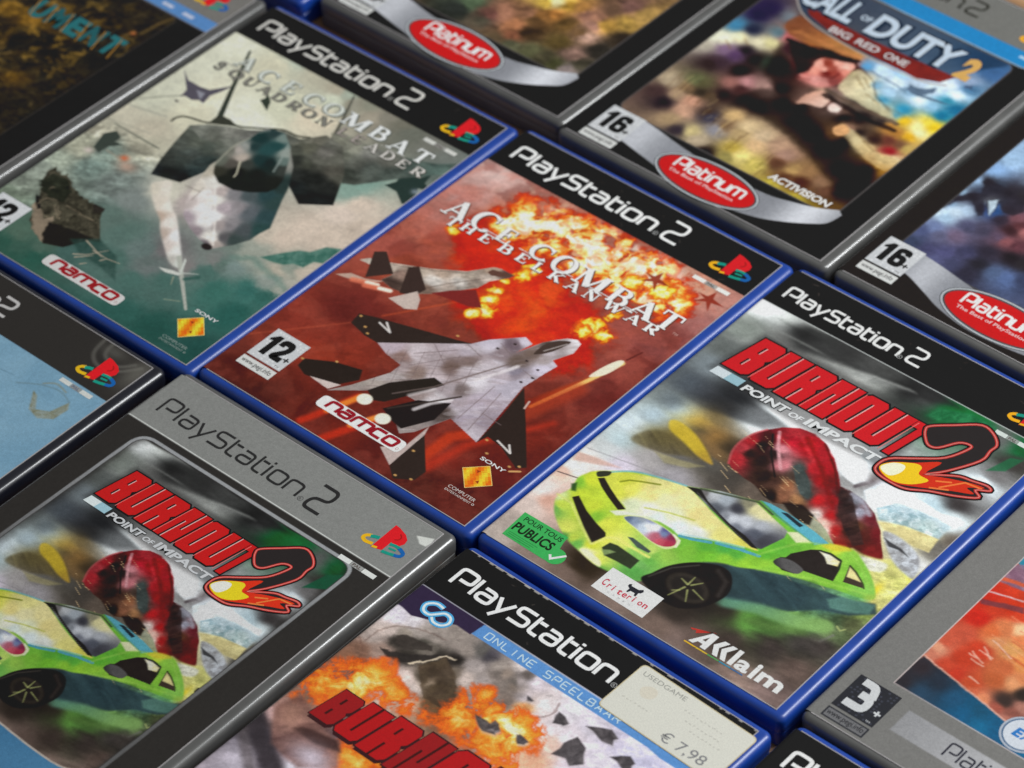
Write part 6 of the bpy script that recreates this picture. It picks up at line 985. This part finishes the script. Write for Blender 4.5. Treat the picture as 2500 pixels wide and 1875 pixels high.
    # plain generic figures
    A.poly([(26.1, 112.6), (27.7, 120.7), (39.7, 121.2), (51.1, 121.4), (60.2, 118.3), (64.9, 113.0), (58.0, 111.1), (44.3, 109.0), (33.3, 107.2)], grad((30, 112), (130, 80, 54), (66, 96), (196, 148, 92)), 1.2, .85, 0, True); A.poly([(33.4, 105.0), (47.0, 107.3), (64.9, 111.0), (67.4, 107.1), (63.4, 107.8), (58.8, 105.9), (53.7, 103.6), (52.3, 97.2), (53.2, 90.1), (51.3, 88.5), (41.6, 96.2)], (44, 30, 30), 1.4, .8)
    A.clip([(52.3, 88.7), (53.2, 94.0), (51.5, 100.4), (53.2, 104.2), (58.6, 106.1), (64.5, 108.4), (66.9, 105.4), (67.3, 100.6), (67.8, 93.8), (64.1, 88.6), (58.2, 86.5)], .9); A.idw([(53.5, 89.7), (54.8, 94.0), (53.6, 99.6), (57.9, 97.9), (56.4, 101.9), (59.6, 96.7), (59.7, 104.7), (63.7, 105.4), (65.1, 106.6), (65.2, 101.4), (63.4, 98.7), (58.8, 89.6), (62.8, 90.4), (65.0, 93.5), (56.7, 88.5)], 'b87068 d89080 e4a090 e0a090 8c4438 702c28 dc9c8c ecb4a4 dc9c8c d08878 a05048 d89890 c88880 8c4c48 c07c74', power=2.2, eps=.5); A.unclip()
    A.poly([(69.9, 91.1), (67.6, 98.2), (68.6, 106.9), (77.7, 102.8), (86.6, 94.8), (96.4, 91.5), (101.2, 87.4), (90.9, 86.9), (82.2, 88.6)], grad((86, 100), (206, 196, 160), (100, 84), (170, 160, 124)), 1.4, .7, 0, True); A.poly([(84.2, 71.9), (89.0, 73.4), (98.4, 70.6), (108.0, 67.6), (115.2, 68.7), (115.9, 60.2), (107.2, 60.7), (95.5, 64.5)], grad((84, 70), (206, 192, 150), (104, 48), (190, 160, 110)), 1.6, .75, 0, True)
    A.poly([(32.9, 99.5), (47.2, 89.0), (54.2, 85.7), (63.4, 85.6), (68.3, 87.2), (66.1, 88.0), (71.1, 79.3), (78.3, 77.7), (86.9, 72.2), (95.5, 64.5), (107.3, 59.6), (113.6, 58.8), (117.7, 40.5), (108.7, 39.0), (98.2, 42.3), (87.4, 47.9), (75.1, 52.4), (55.6, 56.2), (41.7, 62.4), (44.8, 70.1), (50.4, 74.8), (39.3, 81.1)], (30, 24, 22), 4, .55)
    A.poly([(61.8, 72.8), (62.5, 81.7), (65.4, 86.0), (69.8, 84.6), (72.5, 80.5), (71.7, 76.6), (65.6, 74.7)], grad((64, 86), (196, 150, 130), (78, 82), (230, 204, 190)), .9, .9, 0, True); A.ell(*[(76.1, 80.2)][0], 2.6, 3.2, (226, 196, 186), .9); A.ell(*[(86.8, 69.9)][0], 3.4, 3.8, (206, 158, 112), 1.0)
    # plain generic figures: helmet edge, sleeve, rifle, aircraft
    A.poly([(30.5, 108.8), (35.5, 110.3), (45.1, 111.0), (58.0, 111.1), (65.2, 112.6), (63.3, 114.2), (56.4, 113.2), (44.0, 113.4), (33.6, 112.8)], (180, 120, 76), .9, .6); A.line([(33.4, 105.0), (43.6, 105.8), (53.3, 107.2), (64.6, 111.4)], 2.2, (30, 20, 22), 1.2, .8); A.poly([(57.0, 101.1), (58.3, 103.5), (60.9, 103.1), (63.0, 98.3), (61.6, 96.5), (58.4, 98.3)], (150, 70, 58), 1.0, .6); A.line([(52.1, 88.5), (55.8, 89.7), (61.3, 90.4)], .8, (226, 160, 150), .8, .6); A.line([(60.0, 93.2), (62.9, 94.3), (63.9, 99.0)], .7, (90, 36, 36), .7, .7)
    A.line([(66.7, 87.2), (83.7, 86.6), (101.5, 87.6)], 2.2, (96, 80, 70), .9, .8); A.line([(68.1, 84.4), (78.8, 83.1), (94.3, 82.2), (103.1, 83.3)], 2.8, (40, 32, 30), 1.0, .75); A.line([(67.4, 104.5), (69.6, 107.7), (78.6, 103.6), (84.4, 96.8), (93.7, 93.1)], .8, (90, 70, 50), 1, .5)
    for q in ([(70.7, 102.1), (78.2, 98.0)], [(73.0, 104.1), (79.0, 100.0)], [(81.0, 95.2), (88.2, 93.6)], [(92.8, 72.2), (99.0, 69.9)], [(99.0, 69.9), (105.1, 67.6)], [(14.0, 87.7), (19.2, 84.1)], [(19.6, 93.7), (23.0, 91.2)]): A.line(q, .8, (120, 96, 66), 1, .5)
    A.poly([(89.7, 108.9), (91.4, 109.7), (90.4, 112.1), (94.1, 112.0), (97.7, 114.3), (100.3, 117.8), (101.0, 113.8), (98.6, 109.9), (111.4, 111.6), (109.2, 110.5), (96.6, 107.6)], (84, 100, 118), .9, .9); A.line([(73.0, 109.2), (92.3, 107.3)], .7, (70, 92, 112), .8, .7); A.poly([(107.7, 125.2), (110.6, 128.3), (111.6, 125.9), (113.8, 125.9), (109.3, 124.0)], (70, 84, 106), .8, .8)
    for k in range(40):
        rs = random.Random(k+9); t = rs.random(); A.line([(14+t*66, 58-t*24-6+rs.uniform(-6, 4)), (14+t*66+rs.uniform(-1, 1), 58-t*24-1+rs.uniform(-6, 6))], .5, (214, 186, 130) if k % 2 else (84, 60, 40), .8, .35)
    A.warp(.7, 4, 4); A.contrast(1.22, 118, .95); A.grit(.14, 20)
    # title plate
    A.poly([(18, 131), (22, 146), (60, 153), (112, 152), (114, 148), (108, 140), (100, 128), (90, 118), (60, 116.5), (38, 118), (24, 124)], (36, 58, 84), 1.2, .75); A.poly([(22, 132), (30, 124), (50, 118.2), (90, 117.2), (99, 121), (102, 128), (60, 126.4), (30, 128.4)], mottle((132, 38, 32), (106, 32, 30), 6, 3), .8, .97); A.line([(18, 131), (30, 121.6), (56, 116.8), (90, 116.6), (102, 121)], .9, (172, 160, 150), .6, .9, None, True)
    range_frame(A)
    A.poly([(-8, 151), (20, 151), (48, 151.4), (60, 150.4), (118, 150.6), (129, 152.5), (140, 160.8), (-8, 160.8)], (38, 128, 186), .8); A.line([(0, 151), (118, 150.6), (128, 153)], .8, (170, 180, 190), .5, .8); A.rect(-30, 160.5, 140, 200, (112, 112, 108), .4)
    A.rect(114, 155.8, 122, 157.4, (190, 214, 232), .4, .9); A.rect(124, 155.8, 132, 157.4, (190, 214, 232), .4, .9)
    A.speck(.06, .9, 40); sh = sheet('cover_sheet', A, o, g)
    I = Ink(g); sl = (186, 200, 214); dk = (34, 48, 66)
    for k, (s, x, w) in enumerate((('CALL', 20, 26), ('DUTY', 54, 43))):
        for q, c, z, bo in ((.6, dk, .04, .1), (0, sl, .07, .035)): font(I, s, x+q, 129.6-q*.7, w, 15.2, c, z, bo)
    font(I, 'OF', 47.6, 135.5, 5.2, 3.6, sl, .08, .03); font(I, '2', 99.6, 129.0, 7.4, 14, (206, 162, 92), .09, .06)
    for s, x, w in (('BIG', 42.5, 10.5), ('RED', 56, 11.5), ('ONE', 70.5, 11.5)): font(I, s, x, 120.2, w, 4.2, (196, 190, 190), .08, .03)
    I.build('title_lettering', sh)
    I = Ink(g); font(I, 'ACTIVISION', 82.4, 27.0, 29.2, 3.9, (222, 220, 216), .07, .035, .12); I.build('publisher_logo', sh)
    header(sh, g, (48, 48, 42), 5, 168, 8.5, 71, (77.8, 167.0, 8.6, 10.5), .12); logo(sh, g); rating(sh, g, '16', 6.5, 7.0); oval(sh, g); edge_strip(sh)

def cover_dark_battle(pos, g):
    o = case(pos, M_GREY, 'grey game case with a red oval on a murky brown battle cover')
    A = Art(-7, 129, 0, 150, 0.42)
    A.im[:] = mottle((74, 62, 48), (38, 34, 28), 15, 6)(A)
    A.idw([(48.9, 29.7), (50.2, 35.6), (62.6, 34.0), (65.6, 38.9), (75.8, 35.5), (78.5, 30.7), (74.0, 45.9), (62.3, 30.2), (75.4, 23.4), (82.9, 35.5), (79.1, 44.1), (78.4, 59.2), (75.5, 56.7), (83.0, 60.6), (82.4, 52.9), (79.4, 48.0), (88.4, 62.7), (94.0, 60.2), (98.0, 62.3), (100.8, 56.3), (92.4, 49.4), (100.1, 48.7), (97.4, 39.4), (107.3, 36.0), (102.9, 48.7), (105.7, 25.4), (91.7, 25.3), (82.5, 23.5), (98.7, 25.4), (95.4, 16.9), (111.2, 25.5), (113.9, 32.3), (105.0, 59.8), (110.1, 66.4), (100.1, 70.0), (105.2, 76.7), (114.9, 56.3), (114.4, 44.3), (112.9, 75.9)], '2c302c 506048 704840 a07058 c08058 8c5840 886048 484438 5c4c38 403020 584028 fff0b0 e0b850 d0a040 a87038 805830 a87840 886050 a87860 987060 604828 604830 584828 8a6c60 a08070 4c4c30 505038 50503c 403c2c 3c3c30 8a7c78 403c30 b08840 a08040 604838 705048 302820 34302a a08048',
          [(-13.0, -14.7), (-3.2, -15.7), (-2.1, -8.7), (3.9, -0.6), (8.7, -12.0), (18.4, -6.9), (21.7, 5.0), (34.3, 1.7)], '506048 303020 506050 2c3028 40402c 584c34 705038 584430', power=2.2); A.warp(1.6, 5, 4); A.grit(.35, 20)
    range_frame(A, 8, 117.2, 170, -2); A.speck(.06, .9, 40)
    sh = sheet('cover_sheet', A, o, g); oval(sh, g, 64.6, 9.6, 23.2, 9.6); rating(sh, g, '16', 6.0, 7.0); edge_strip(sh, y1=150)
def cover_blue_soldier(pos, g):
    o = case(pos, M_GREY, 'grey game case whose cover shows a figure in dark blue smoke')
    A = Art(-7, 129, 0, 150, 0.36)
    A.im[:] = mottle((50, 52, 72), (36, 34, 48), 13, 6)(A)
    A.poly([(9.4, 44.9), (6.7, 66.6), (7.2, 73.4), (10.1, 92.2), (17.9, 104.2), (21.8, 98.3), (19.0, 77.9), (22.8, 73.9), (27.0, 63.2), (20.7, 58.8), (11.8, 50.4)], mottle((142, 174, 208), (96, 128, 172), 8, 5), 2.6, .98); A.poly([(10.8, 78.2), (11.3, 81.3), (18.7, 81.3), (30.2, 79.2), (39.1, 66.3), (30.8, 59.3), (22.8, 73.0), (15.2, 75.6)], (42, 36, 44), 1.4, .95)
    A.poly([(8.9, 55.2), (8.1, 61.6), (10.8, 68.3), (14.5, 72.1), (18.5, 69.4), (24.6, 62.1), (21.3, 59.3), (14.5, 66.0), (10.9, 62.1)], (44, 40, 52), 1.2, .95); A.poly([(19.2, 70.0), (22.8, 73.0), (23.9, 67.7), (25.0, 62.4)], (196, 222, 238), 1.2, .95); A.poly([(17.6, 76.7), (21.2, 76.1), (24.0, 72.2), (21.2, 71.6)], (60, 110, 170), 1.6, .8)
    A.poly([(35.3, 71.9), (35.8, 67.1), (33.6, 58.2), (36.0, 53.2), (42.9, 53.8), (45.9, 56.3), (50.6, 63.7), (39.2, 80.5)], mottle((150, 96, 96), (104, 62, 66), 5, 6), 2, .95); A.line([(33.0, 62.9), (37.6, 60.7), (41.8, 62.4)], 1.2, (40, 26, 30), .8, .9); A.poly([(35.8, 67.1), (34.9, 72.4), (36.6, 76.6), (41.2, 69.8), (39.1, 66.3)], (186, 130, 124), 2, .8)
    A.poly([(10.3, 28.2), (8.9, 41.0), (11.4, 51.0), (22.4, 59.3), (33.0, 57.7), (39.7, 49.4), (35.2, 33.6), (25.4, 25.4)], mottle((92, 92, 128), (66, 64, 92), 8, 7), 2.6, .9); A.blob(*[(25.9, 43.9)][0], 7, 7, (120, 92, 112), .5); A.poly([(29.9, 41.2), (46.7, 55.2), (58.4, 44.6), (54.2, 35.9), (44.0, 35.8), (35.8, 34.1)], (38, 34, 40), 3, .9); A.poly([(35.7, 25.5), (40.7, 33.1), (48.0, 37.5), (53.5, 35.4), (47.7, 30.5)], (74, 88, 128), 2.6, .85)
    A.idw([(11.1, 30.7), (10.5, 38.9), (12.3, 43.8), (12.4, 51.0), (8.8, 52.4), (13.8, 56.6), (16.7, 59.9), (9.0, 59.6), (8.3, 68.0), (9.4, 77.9), (10.8, 87.3), (11.9, 97.3), (9.3, 64.4), (13.3, 68.6), (15.4, 73.1), (20.3, 64.6), (23.4, 65.5), (12.5, 79.6), (17.2, 78.1), (23.4, 80.6), (29.1, 80.9), (24.5, 69.9), (27.6, 70.8), (34.7, 67.9), (36.9, 61.0), (38.0, 65.4), (41.4, 63.0), (39.1, 54.1), (43.9, 54.6), (35.3, 54.3), (28.7, 54.1), (22.2, 52.1), (22.4, 44.4), (17.4, 40.3), (19.2, 30.5), (24.8, 33.5), (31.4, 39.0), (37.9, 44.5), (46.4, 47.2), (51.9, 47.6), (38.5, 36.3), (46.3, 36.1), (38.2, 29.3), (51.4, 36.2), (57.4, 39.5), (30.6, 29.8), (23.5, 28.1), (29.8, 63.8), (20.5, 71.1), (25.4, 67.1)], '384058 4c5478 6c7aa0 a8c4dc c8dcec c8dcec b8d0e8 98b8d8 a0c0dc a0c0e4 8cb0dc a0c0e0 383440 302c38 3c4458 302c3c 4060a0 282428 2c3444 302c34 2c282c 3c5c8c 342830 7c5058 3c2428 5c3438 a06464 8c5458 603840 5c4c60 484458 50506c 706078 60607c 48486a 54547c 40405c 302c38 241f24 2c282c 28262e 506080 302e3c 586c98 3c4460 484a68 585a80 342c38 dcecf4 284878', power=1.8, eps=1.5)
    A.poly([(8.9, 55.2), (8.1, 61.6), (10.6, 68.6), (14.5, 72.1), (13.0, 76.5), (10.8, 78.2), (11.3, 81.3), (18.7, 81.3), (29.9, 79.8), (34.5, 73.0), (32.6, 68.8), (27.7, 68.2), (24.0, 71.3), (25.3, 62.7), (23.1, 64.3), (18.5, 69.4), (23.3, 61.0), (21.7, 59.6), (14.7, 66.2), (10.7, 62.4)], (42, 38, 46), 1.2, .8); A.poly([(19.3, 70.1), (22.6, 73.3), (24.2, 68.0), (25.1, 62.5)], (206, 228, 240), 1.0, .85)
    A.poly([(24, 88), (60, 96), (120, 120), (120, 150), (10, 150)], (150, 176, 206), 6, .7); A.warp(.7, 4, 4); A.grit(.14, 20)
    # frame
    fr = rp([(8.6, 24), (117, 24), (117, 200), (8.6, 200)], 5, 8, True)[:-1]; d = A.sdf(fr); A.im[:] = np.where((d > 0)[..., None], np.array((36, 32, 30)), A.im); A.put(sstep(.5-(np.abs(d-.2)-.3)/.4)*.7, (92, 90, 92))
    P = [(x-1.5, y+2.2) for x, y in smooth([(18, 25.5), (30, 24), (44, 21.5), (66, 18), (88, 18.5), (100, 21.5), (109, 24.6), (116.6, 29)], 6, False)+smooth([(119.2, 27), (117.5, 19.5), (112, 14.6), (104, 9.4), (94, 4.6), (80, 1.5), (60, 0), (44, 3.0), (34, 7.0), (24, 11.0), (18, 12)], 6, False)]
    A.poly(P, lambda A_: np.array((134, 136, 142))+(50*np.exp(-((A_.X-26)/9)**2))[..., None]*np.ones(3), .5); A.speck(.06, .9, 40)
    sh = sheet('cover_sheet', A, o, g); rating(sh, g, '16', 3.2, 11.0); oval(sh, g, 62.5, 14.2, 22.8, 9.6); edge_strip(sh, y1=150)
def cover_orange_racer(pos, g):
    o = case(pos, M_GREY, 'grey game case with an orange racing picture beside a dark 3+ box')
    A = Art(-7, 129, 0, 184, 0.36, (122, 121, 118))
    fr = [(14.3, 28.3), (140, 28.6), (140, 170), (14.0, 170)]; A.mask = sstep(.5-A.sdf(fr)/.3)
    A.im[:] = np.where((A.mask > .5)[..., None], mottle((206, 70, 40), (180, 44, 34), 12, 4, -20, 3)(A), A.im)
    A.poly([(19.1, 71.3), (28.9, 83.7), (42.6, 97.3), (61.9, 68.3), (45.3, 59.2), (31.9, 67.8)], mottle((226, 150, 90), (206, 110, 60), 10, 5, -25, 3), 5, .8); A.line([(14.6, 53.2), (20.9, 68.7), (32.5, 78.5)], 3, (236, 150, 110), 3, .6); A.line([(20.4, 74.4), (33.8, 76.5)], 1.4, (246, 210, 180), 1.5, .7); A.blob(*[(13.7, 52.5)][0], 7, 4, (230, 140, 110), .8)
    A.poly([(14.3, 44.9), (15.5, 52.0), (26.7, 64.4), (38.4, 63.3), (42.7, 55.0), (38.1, 38.4)], mottle((200, 56, 34), (214, 80, 44), 4, 9), 1.6, .9)
    for q in ([(25.9, 55.7), (33.2, 58.9)], [(28.4, 65.9), (38.0, 62.9)], [(27.6, 54.2), (32.8, 53.6)], [(32.0, 47.0), (36.3, 46.7)], [(28.0, 61.5), (32.4, 58.2)]): A.line(q, .8, (236, 190, 160), .5, .8)
    for k in range(26):
        rs = random.Random(k); A.ell(24+rs.random()*14, 34+rs.random()*22, .35, .3, (236, 190, 160), .3, .8)
    A.poly([(10.0, 84.3), (11.7, 89.9), (13.4, 99.7), (19.5, 111.2), (33.8, 110.6), (43.5, 95.9), (27.3, 85.4), (15.0, 79.2)], mottle((150, 110, 130), (110, 84, 110), 6, 7, -20, 5), 1.4, .95); A.line([(13.5, 89.3), (23.6, 91.5)], 2.2, (214, 90, 60), 1.2, .9); A.line([(14.5, 86.0), (25.4, 88.9)], .6, (220, 180, 180), .5, .9); A.line([(14.2, 78.4), (28.0, 85.0)], 1.6, (96, 54, 60), 1.0, .9); A.poly([(13.4, 99.7), (14.4, 104.8), (24.7, 124.1), (32.4, 112.6), (18.3, 101.7)], (36, 130, 156), 1, .95)
    A.poly([(14.5, 28.3), (14.9, 45.0), (24.7, 43.8), (38.5, 37.8), (49.5, 33.5), (57.5, 35.5), (80.2, 31.1), (67.3, 27.6)], mottle((44, 46, 58), (30, 84, 110), 16, 3), .8, .98); A.poly([(20.9, 39.6), (38.1, 38.4), (50.4, 34.2), (62.4, 34.8), (66.5, 28.8), (49.1, 28.4), (29.6, 27.3)], (32, 92, 124), 4, .9)
    A.poly([(42.8, 41.3), (48.7, 54.2), (59.8, 61.6), (70.1, 46.1), (57.4, 42.1), (53.3, 37.7)], mottle((150, 84, 70), (84, 46, 44), 5, 5), 2.4, .95); A.line([(14.9, 45.0), (35.9, 41.4), (53.8, 38.1), (60.7, 37.2)], .6, (230, 170, 150), .4, .9); A.poly([(42.8, 43.3), (48.5, 55.0), (51.1, 51.3), (45.7, 42.9)], (52, 36, 34), 2, .8)
    A.idw([(15.1, 47.6), (16.7, 55.0), (18.8, 61.9), (15.9, 51.3), (19.1, 71.3), (20.8, 78.9), (16.3, 80.3), (25.2, 82.5), (30.0, 81.5), (28.3, 72.9), (33.5, 76.3), (29.7, 66.0), (36.2, 66.5), (43.1, 62.3), (27.6, 59.2), (25.5, 52.4), (23.4, 45.7), (34.2, 44.9), (27.7, 44.4), (40.6, 40.5), (36.4, 41.8), (39.7, 51.5), (44.9, 53.9), (46.1, 57.9), (38.9, 57.7), (36.6, 71.8), (26.2, 69.1), (47.4, 45.3), (50.4, 51.7), (52.5, 42.8), (53.8, 46.8), (52.1, 38.6), (47.0, 41.0), (17.0, 35.3), (16.7, 31.1), (23.5, 35.9), (23.6, 31.0), (32.1, 33.3), (40.7, 30.9), (47.9, 30.2), (23.5, 40.7), (36.4, 36.9), (53.3, 31.9), (48.3, 34.4), (57.5, 30.7), (64.2, 31.6)], 'c87860 c85840 cc5840 dc9878 cc2c20 d04028 c83020 c83820 d04428 d0784c f0c898 d89060 e0a060 e09050 c84028 c44028 c84830 c85030 c83c28 dc8860 d06848 c06038 e09868 dc8858 c86840 d88050 d0683c 3c302c 302824 8c5448 b07868 b07060 a85848 303038 302c34 24303c 2c5068 203c50 245c80 2c6888 28303c 204860 1c5c84 1c6088 185478 206890', power=2.2, eps=.8)
    A.clip([(10.7, 25.0), (14.9, 45.0), (35.9, 41.4), (53.8, 37.9), (63.0, 37.2), (88.5, 38.1), (78.5, 11.2)], .6, False); A.idw([(16.7, 31.1), (17.4, 39.6), (25.7, 37.7), (23.6, 31.0), (34.3, 35.1), (39.8, 32.1), (43.6, 36.2), (47.9, 30.2), (53.3, 31.9), (60.4, 31.3), (66.2, 28.6), (53.3, 36.7)], '302c30 342c30 28303c 2c4860 245070 1c5c84 14506c 206c94 1c5c84 185478 1c6890 18587c', power=1.5, eps=6); A.unclip()
    for k in range(14):
        rs = random.Random(k+40); y = 62+k*1.9; A.line([(26+rs.uniform(0, 20), y), (60+rs.uniform(0, 12), y-3-rs.uniform(0, 3))], rs.uniform(.3, .9), ((236, 170, 130), (170, 40, 30), (226, 110, 70))[k % 3], .7, .4)
    for q in ([(25.9, 55.7), (29.4, 55.7)], [(27.6, 59.2), (33.2, 58.9)], [(28.4, 65.9), (38.0, 62.9)], [(27.6, 54.2), (32.8, 53.6)], [(32.0, 47.0), (35.9, 46.3)], [(28.0, 61.5), (33.2, 57.9)], [(26.3, 57.1), (32.0, 54.9)]): A.line(q, .6, (236, 196, 176), .4, .8)
    A.poly([(13.7, 79.1), (28.0, 85.0), (29.4, 83.0), (15.1, 77.1)], (110, 60, 70), .8, .8); A.poly([(11.5, 102.4), (12.6, 107.5), (22.4, 127.6), (32.4, 112.6), (17.7, 100.2)], (40, 140, 170), 1, .95); A.poly([(11.7, 89.9), (13.4, 99.7), (30.6, 115.3), (38.2, 103.9), (23.6, 91.5)], mottle((120, 96, 120), (170, 150, 170), 3, 6, -20, 6), 1, .9); A.line([(13.9, 91.8), (29.4, 96.5)], 1.8, (206, 90, 56), .8, .9); A.line([(14.5, 83.9), (26.3, 87.6)], .7, (214, 190, 196), .5, .9)
    A.line([(14.9, 45.0), (35.9, 41.4), (53.8, 38.1), (61.1, 36.6)], .7, (222, 170, 150), .5, .9)
    A.warp(.5, 4, 4); A.grit(.08, 20); A.mask = None; d = A.sdf(fr); A.im[:] = np.where((d > .1)[..., None], np.array((122., 121, 118)), A.im); A.put(sstep(.5-(np.abs(d)-.16)/.3)*.95, (212, 196, 192))
    A.rect(25.4, 10.5, 140, 21.6, grad((26, 0), (146, 146, 148), (60, 0), (176, 176, 178)), .5); A.speck(.05, .9, 40)
    sh = sheet('cover_sheet', A, o, g); rating(sh, g, '3', 3.6, 7.3, True, 16.9, 17.1)
    I = Ink(g); tech(I, 'Platinum', 44.6, 12.6, 6.7, 34, (56, 56, 66), .05, .11, .17); I.build('budget_range_lettering', sh)
    I = Ink(g)
    for rr, c, z in ((8.0, (170, 178, 190), .04), (7.2, (84, 110, 140), .045), (6.6, (206, 212, 220), .05)): I.poly(arc(*[(60.5, 37.0)][0], rr, rr, 0, 360, 40)[:-1], c, z)
    x, y = [(60.5, 37.0)][0]; font(I, 'E', x-3.5, y-2, 3, 4, (50, 120, 190), .06, .05, .2); font(I, 'A', x-.2, y-2, 3.6, 4, (50, 120, 190), .06, .05, .2); I.build('emblem', sh); edge_strip(sh)
def cover_corner(pos, g):
    o = case(pos, M_BLUE, 'blue game case of which only a black header corner shows at the bottom edge')
    A = Art(-7, 129, 120, 184, 0.5); A.im[:] = mottle((120, 120, 124), (84, 84, 92), 14, 4)(A); band(A, 161, K0)
    sh = sheet('cover_sheet', A, o, g); header(sh, g); logo(sh, g); edge_strip(sh)
def cover_dark_gold(pos, g):
    o = case(pos, M_GREY, 'grey game case with a dark cover of gold shapes and turquoise letters, top left')
    A = Art(30, 129, 30, 184, 0.4)
    A.im[:] = mottle((44, 38, 28), (28, 27, 24), 10, 4)(A)
    A.put(.85*sstep((fbm(A.X, A.Y, 9, 23)-.5)*5)*np.exp(-((A.X-58)/30)**2-((A.Y-112)/26)**2), (116, 86, 36)); A.put(.8*sstep((fbm(A.X, A.Y, 4.5, 24)-.52)*6)*np.exp(-((A.X-80)/40)**2-((A.Y-112)/34)**2), (136, 104, 44))
    for q in ([(64.2, 111.6)], [(52.4, 111.1)], [(90.2, 80.9)], [(67.7, 116.1)]): A.blob(q[0][0], q[0][1], 7, 5, (116, 84, 30), .8)
    A.warp(2, 5, 4); A.grit(.5, 20)
    A.line([(108.8, 136.6), (109.7, 146.5), (111.5, 152.6)], 1.8, (92, 74, 44), 1.5, .8); A.line([(104.1, 126.7), (105.3, 135.2)], 2, (110, 84, 46), 2, .7); A.blob(*[(106.1, 134.4)][0], 1.4, 1.2, (196, 110, 60), .8); A.speck(.25, 2.2, 6)
    fr = rp([(20, -20), (113.6, -20), (113.6, 153), (20, 153)], 3, 6, True)[:-1]; d = A.sdf(fr); A.im[:] = np.where((d > 0)[..., None], np.array(K0), A.im); A.put(sstep(.5-(np.abs(d-.2)-.25)/.4)*.5, (84, 80, 76))
    A.rect(20, 154.4, 140, 161.8, (84, 128, 180), .5); A.rect(100, 157, 106, 159, (186, 190, 206), .4, .9); A.rect(112, 157, 118, 159, (186, 190, 206), .4, .9); A.rect(20, 161.8, 140, 200, (112, 110, 106), .4); A.line([(20, 154.2), (129, 154.2)], .6, (130, 130, 140), .5, .7)
    A.speck(.06, .9, 40); sh = sheet('cover_sheet', A, o, g, False)
    I = Ink(g); 
    for k, ch in enumerate('UMENT'): font(I, ch, 60+k*10.2, 116+.3*k, 8.6, 11.5, (42, 104, 108) if k % 2 == 0 else (38, 88, 92), .06, .05)
    for k in range(6): I.ribbon([(58+k*9.6, 128), (63+k*9.4, 115)], .6, (150, 110, 50), .08)
    I.build('title_lettering', sh); logo(sh, g, 0, 2); edge_strip(sh)
def case_plain(pos, g):
    o = case(pos, M_BLUE, 'blue game case at the top edge with only its lower corner showing')
    A = Art(60, 129, 0, 90, 0.6); A.im[:] = mottle((60, 60, 66), (44, 44, 48), 14, 4)(A); sh = sheet('cover_sheet', A, o, g, False); edge_strip(sh, y1=90)

# ================================================================== layout
me = bpy.data.meshes.new('table_top'); e = .9
me.from_pydata([(-e, -e, 0), (e, -e, 0), (e, e, 0), (-e, e, 0), (-e, -e, -.03), (e, -e, -.03), (e, e, -.03), (-e, e, -.03)], [], [[0, 1, 2, 3], [7, 6, 5, 4], [0, 4, 5, 1], [1, 5, 6, 2], [2, 6, 7, 3], [3, 7, 4, 0]])
tt = link('table_top', me, None, [M_WOOD]); tt['kind'] = 'structure'
P = dict(A=(-135.6, -4.4, .007), C=(0, 0, 0), D=(136.8, 2, .004), E=(-2.6, -192.3, .0025), F=(135.9, -191.7, -.012), I=(-126, 199.5, 0), J=(9.5, 196, 0), K=(147.7, 197, 0), L=(274.6, 9, 0), M=(277, -184, 0), G=(-143.8, -197, 0), H=(-276, -6, 0), N=(-264.5, 192, 0))
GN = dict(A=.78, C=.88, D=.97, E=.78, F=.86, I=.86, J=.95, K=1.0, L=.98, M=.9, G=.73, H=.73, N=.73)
for k, fn in dict(C=cover_explosion, A=cover_head_on_jet, D=cover_green_car, E=cover_grey_car, F=cover_crash, G=cover_pale_blue, J=cover_soldier_helmet, I=cover_dark_battle, K=cover_blue_soldier, L=cover_orange_racer, M=cover_corner, H=cover_dark_gold, N=case_plain).items():
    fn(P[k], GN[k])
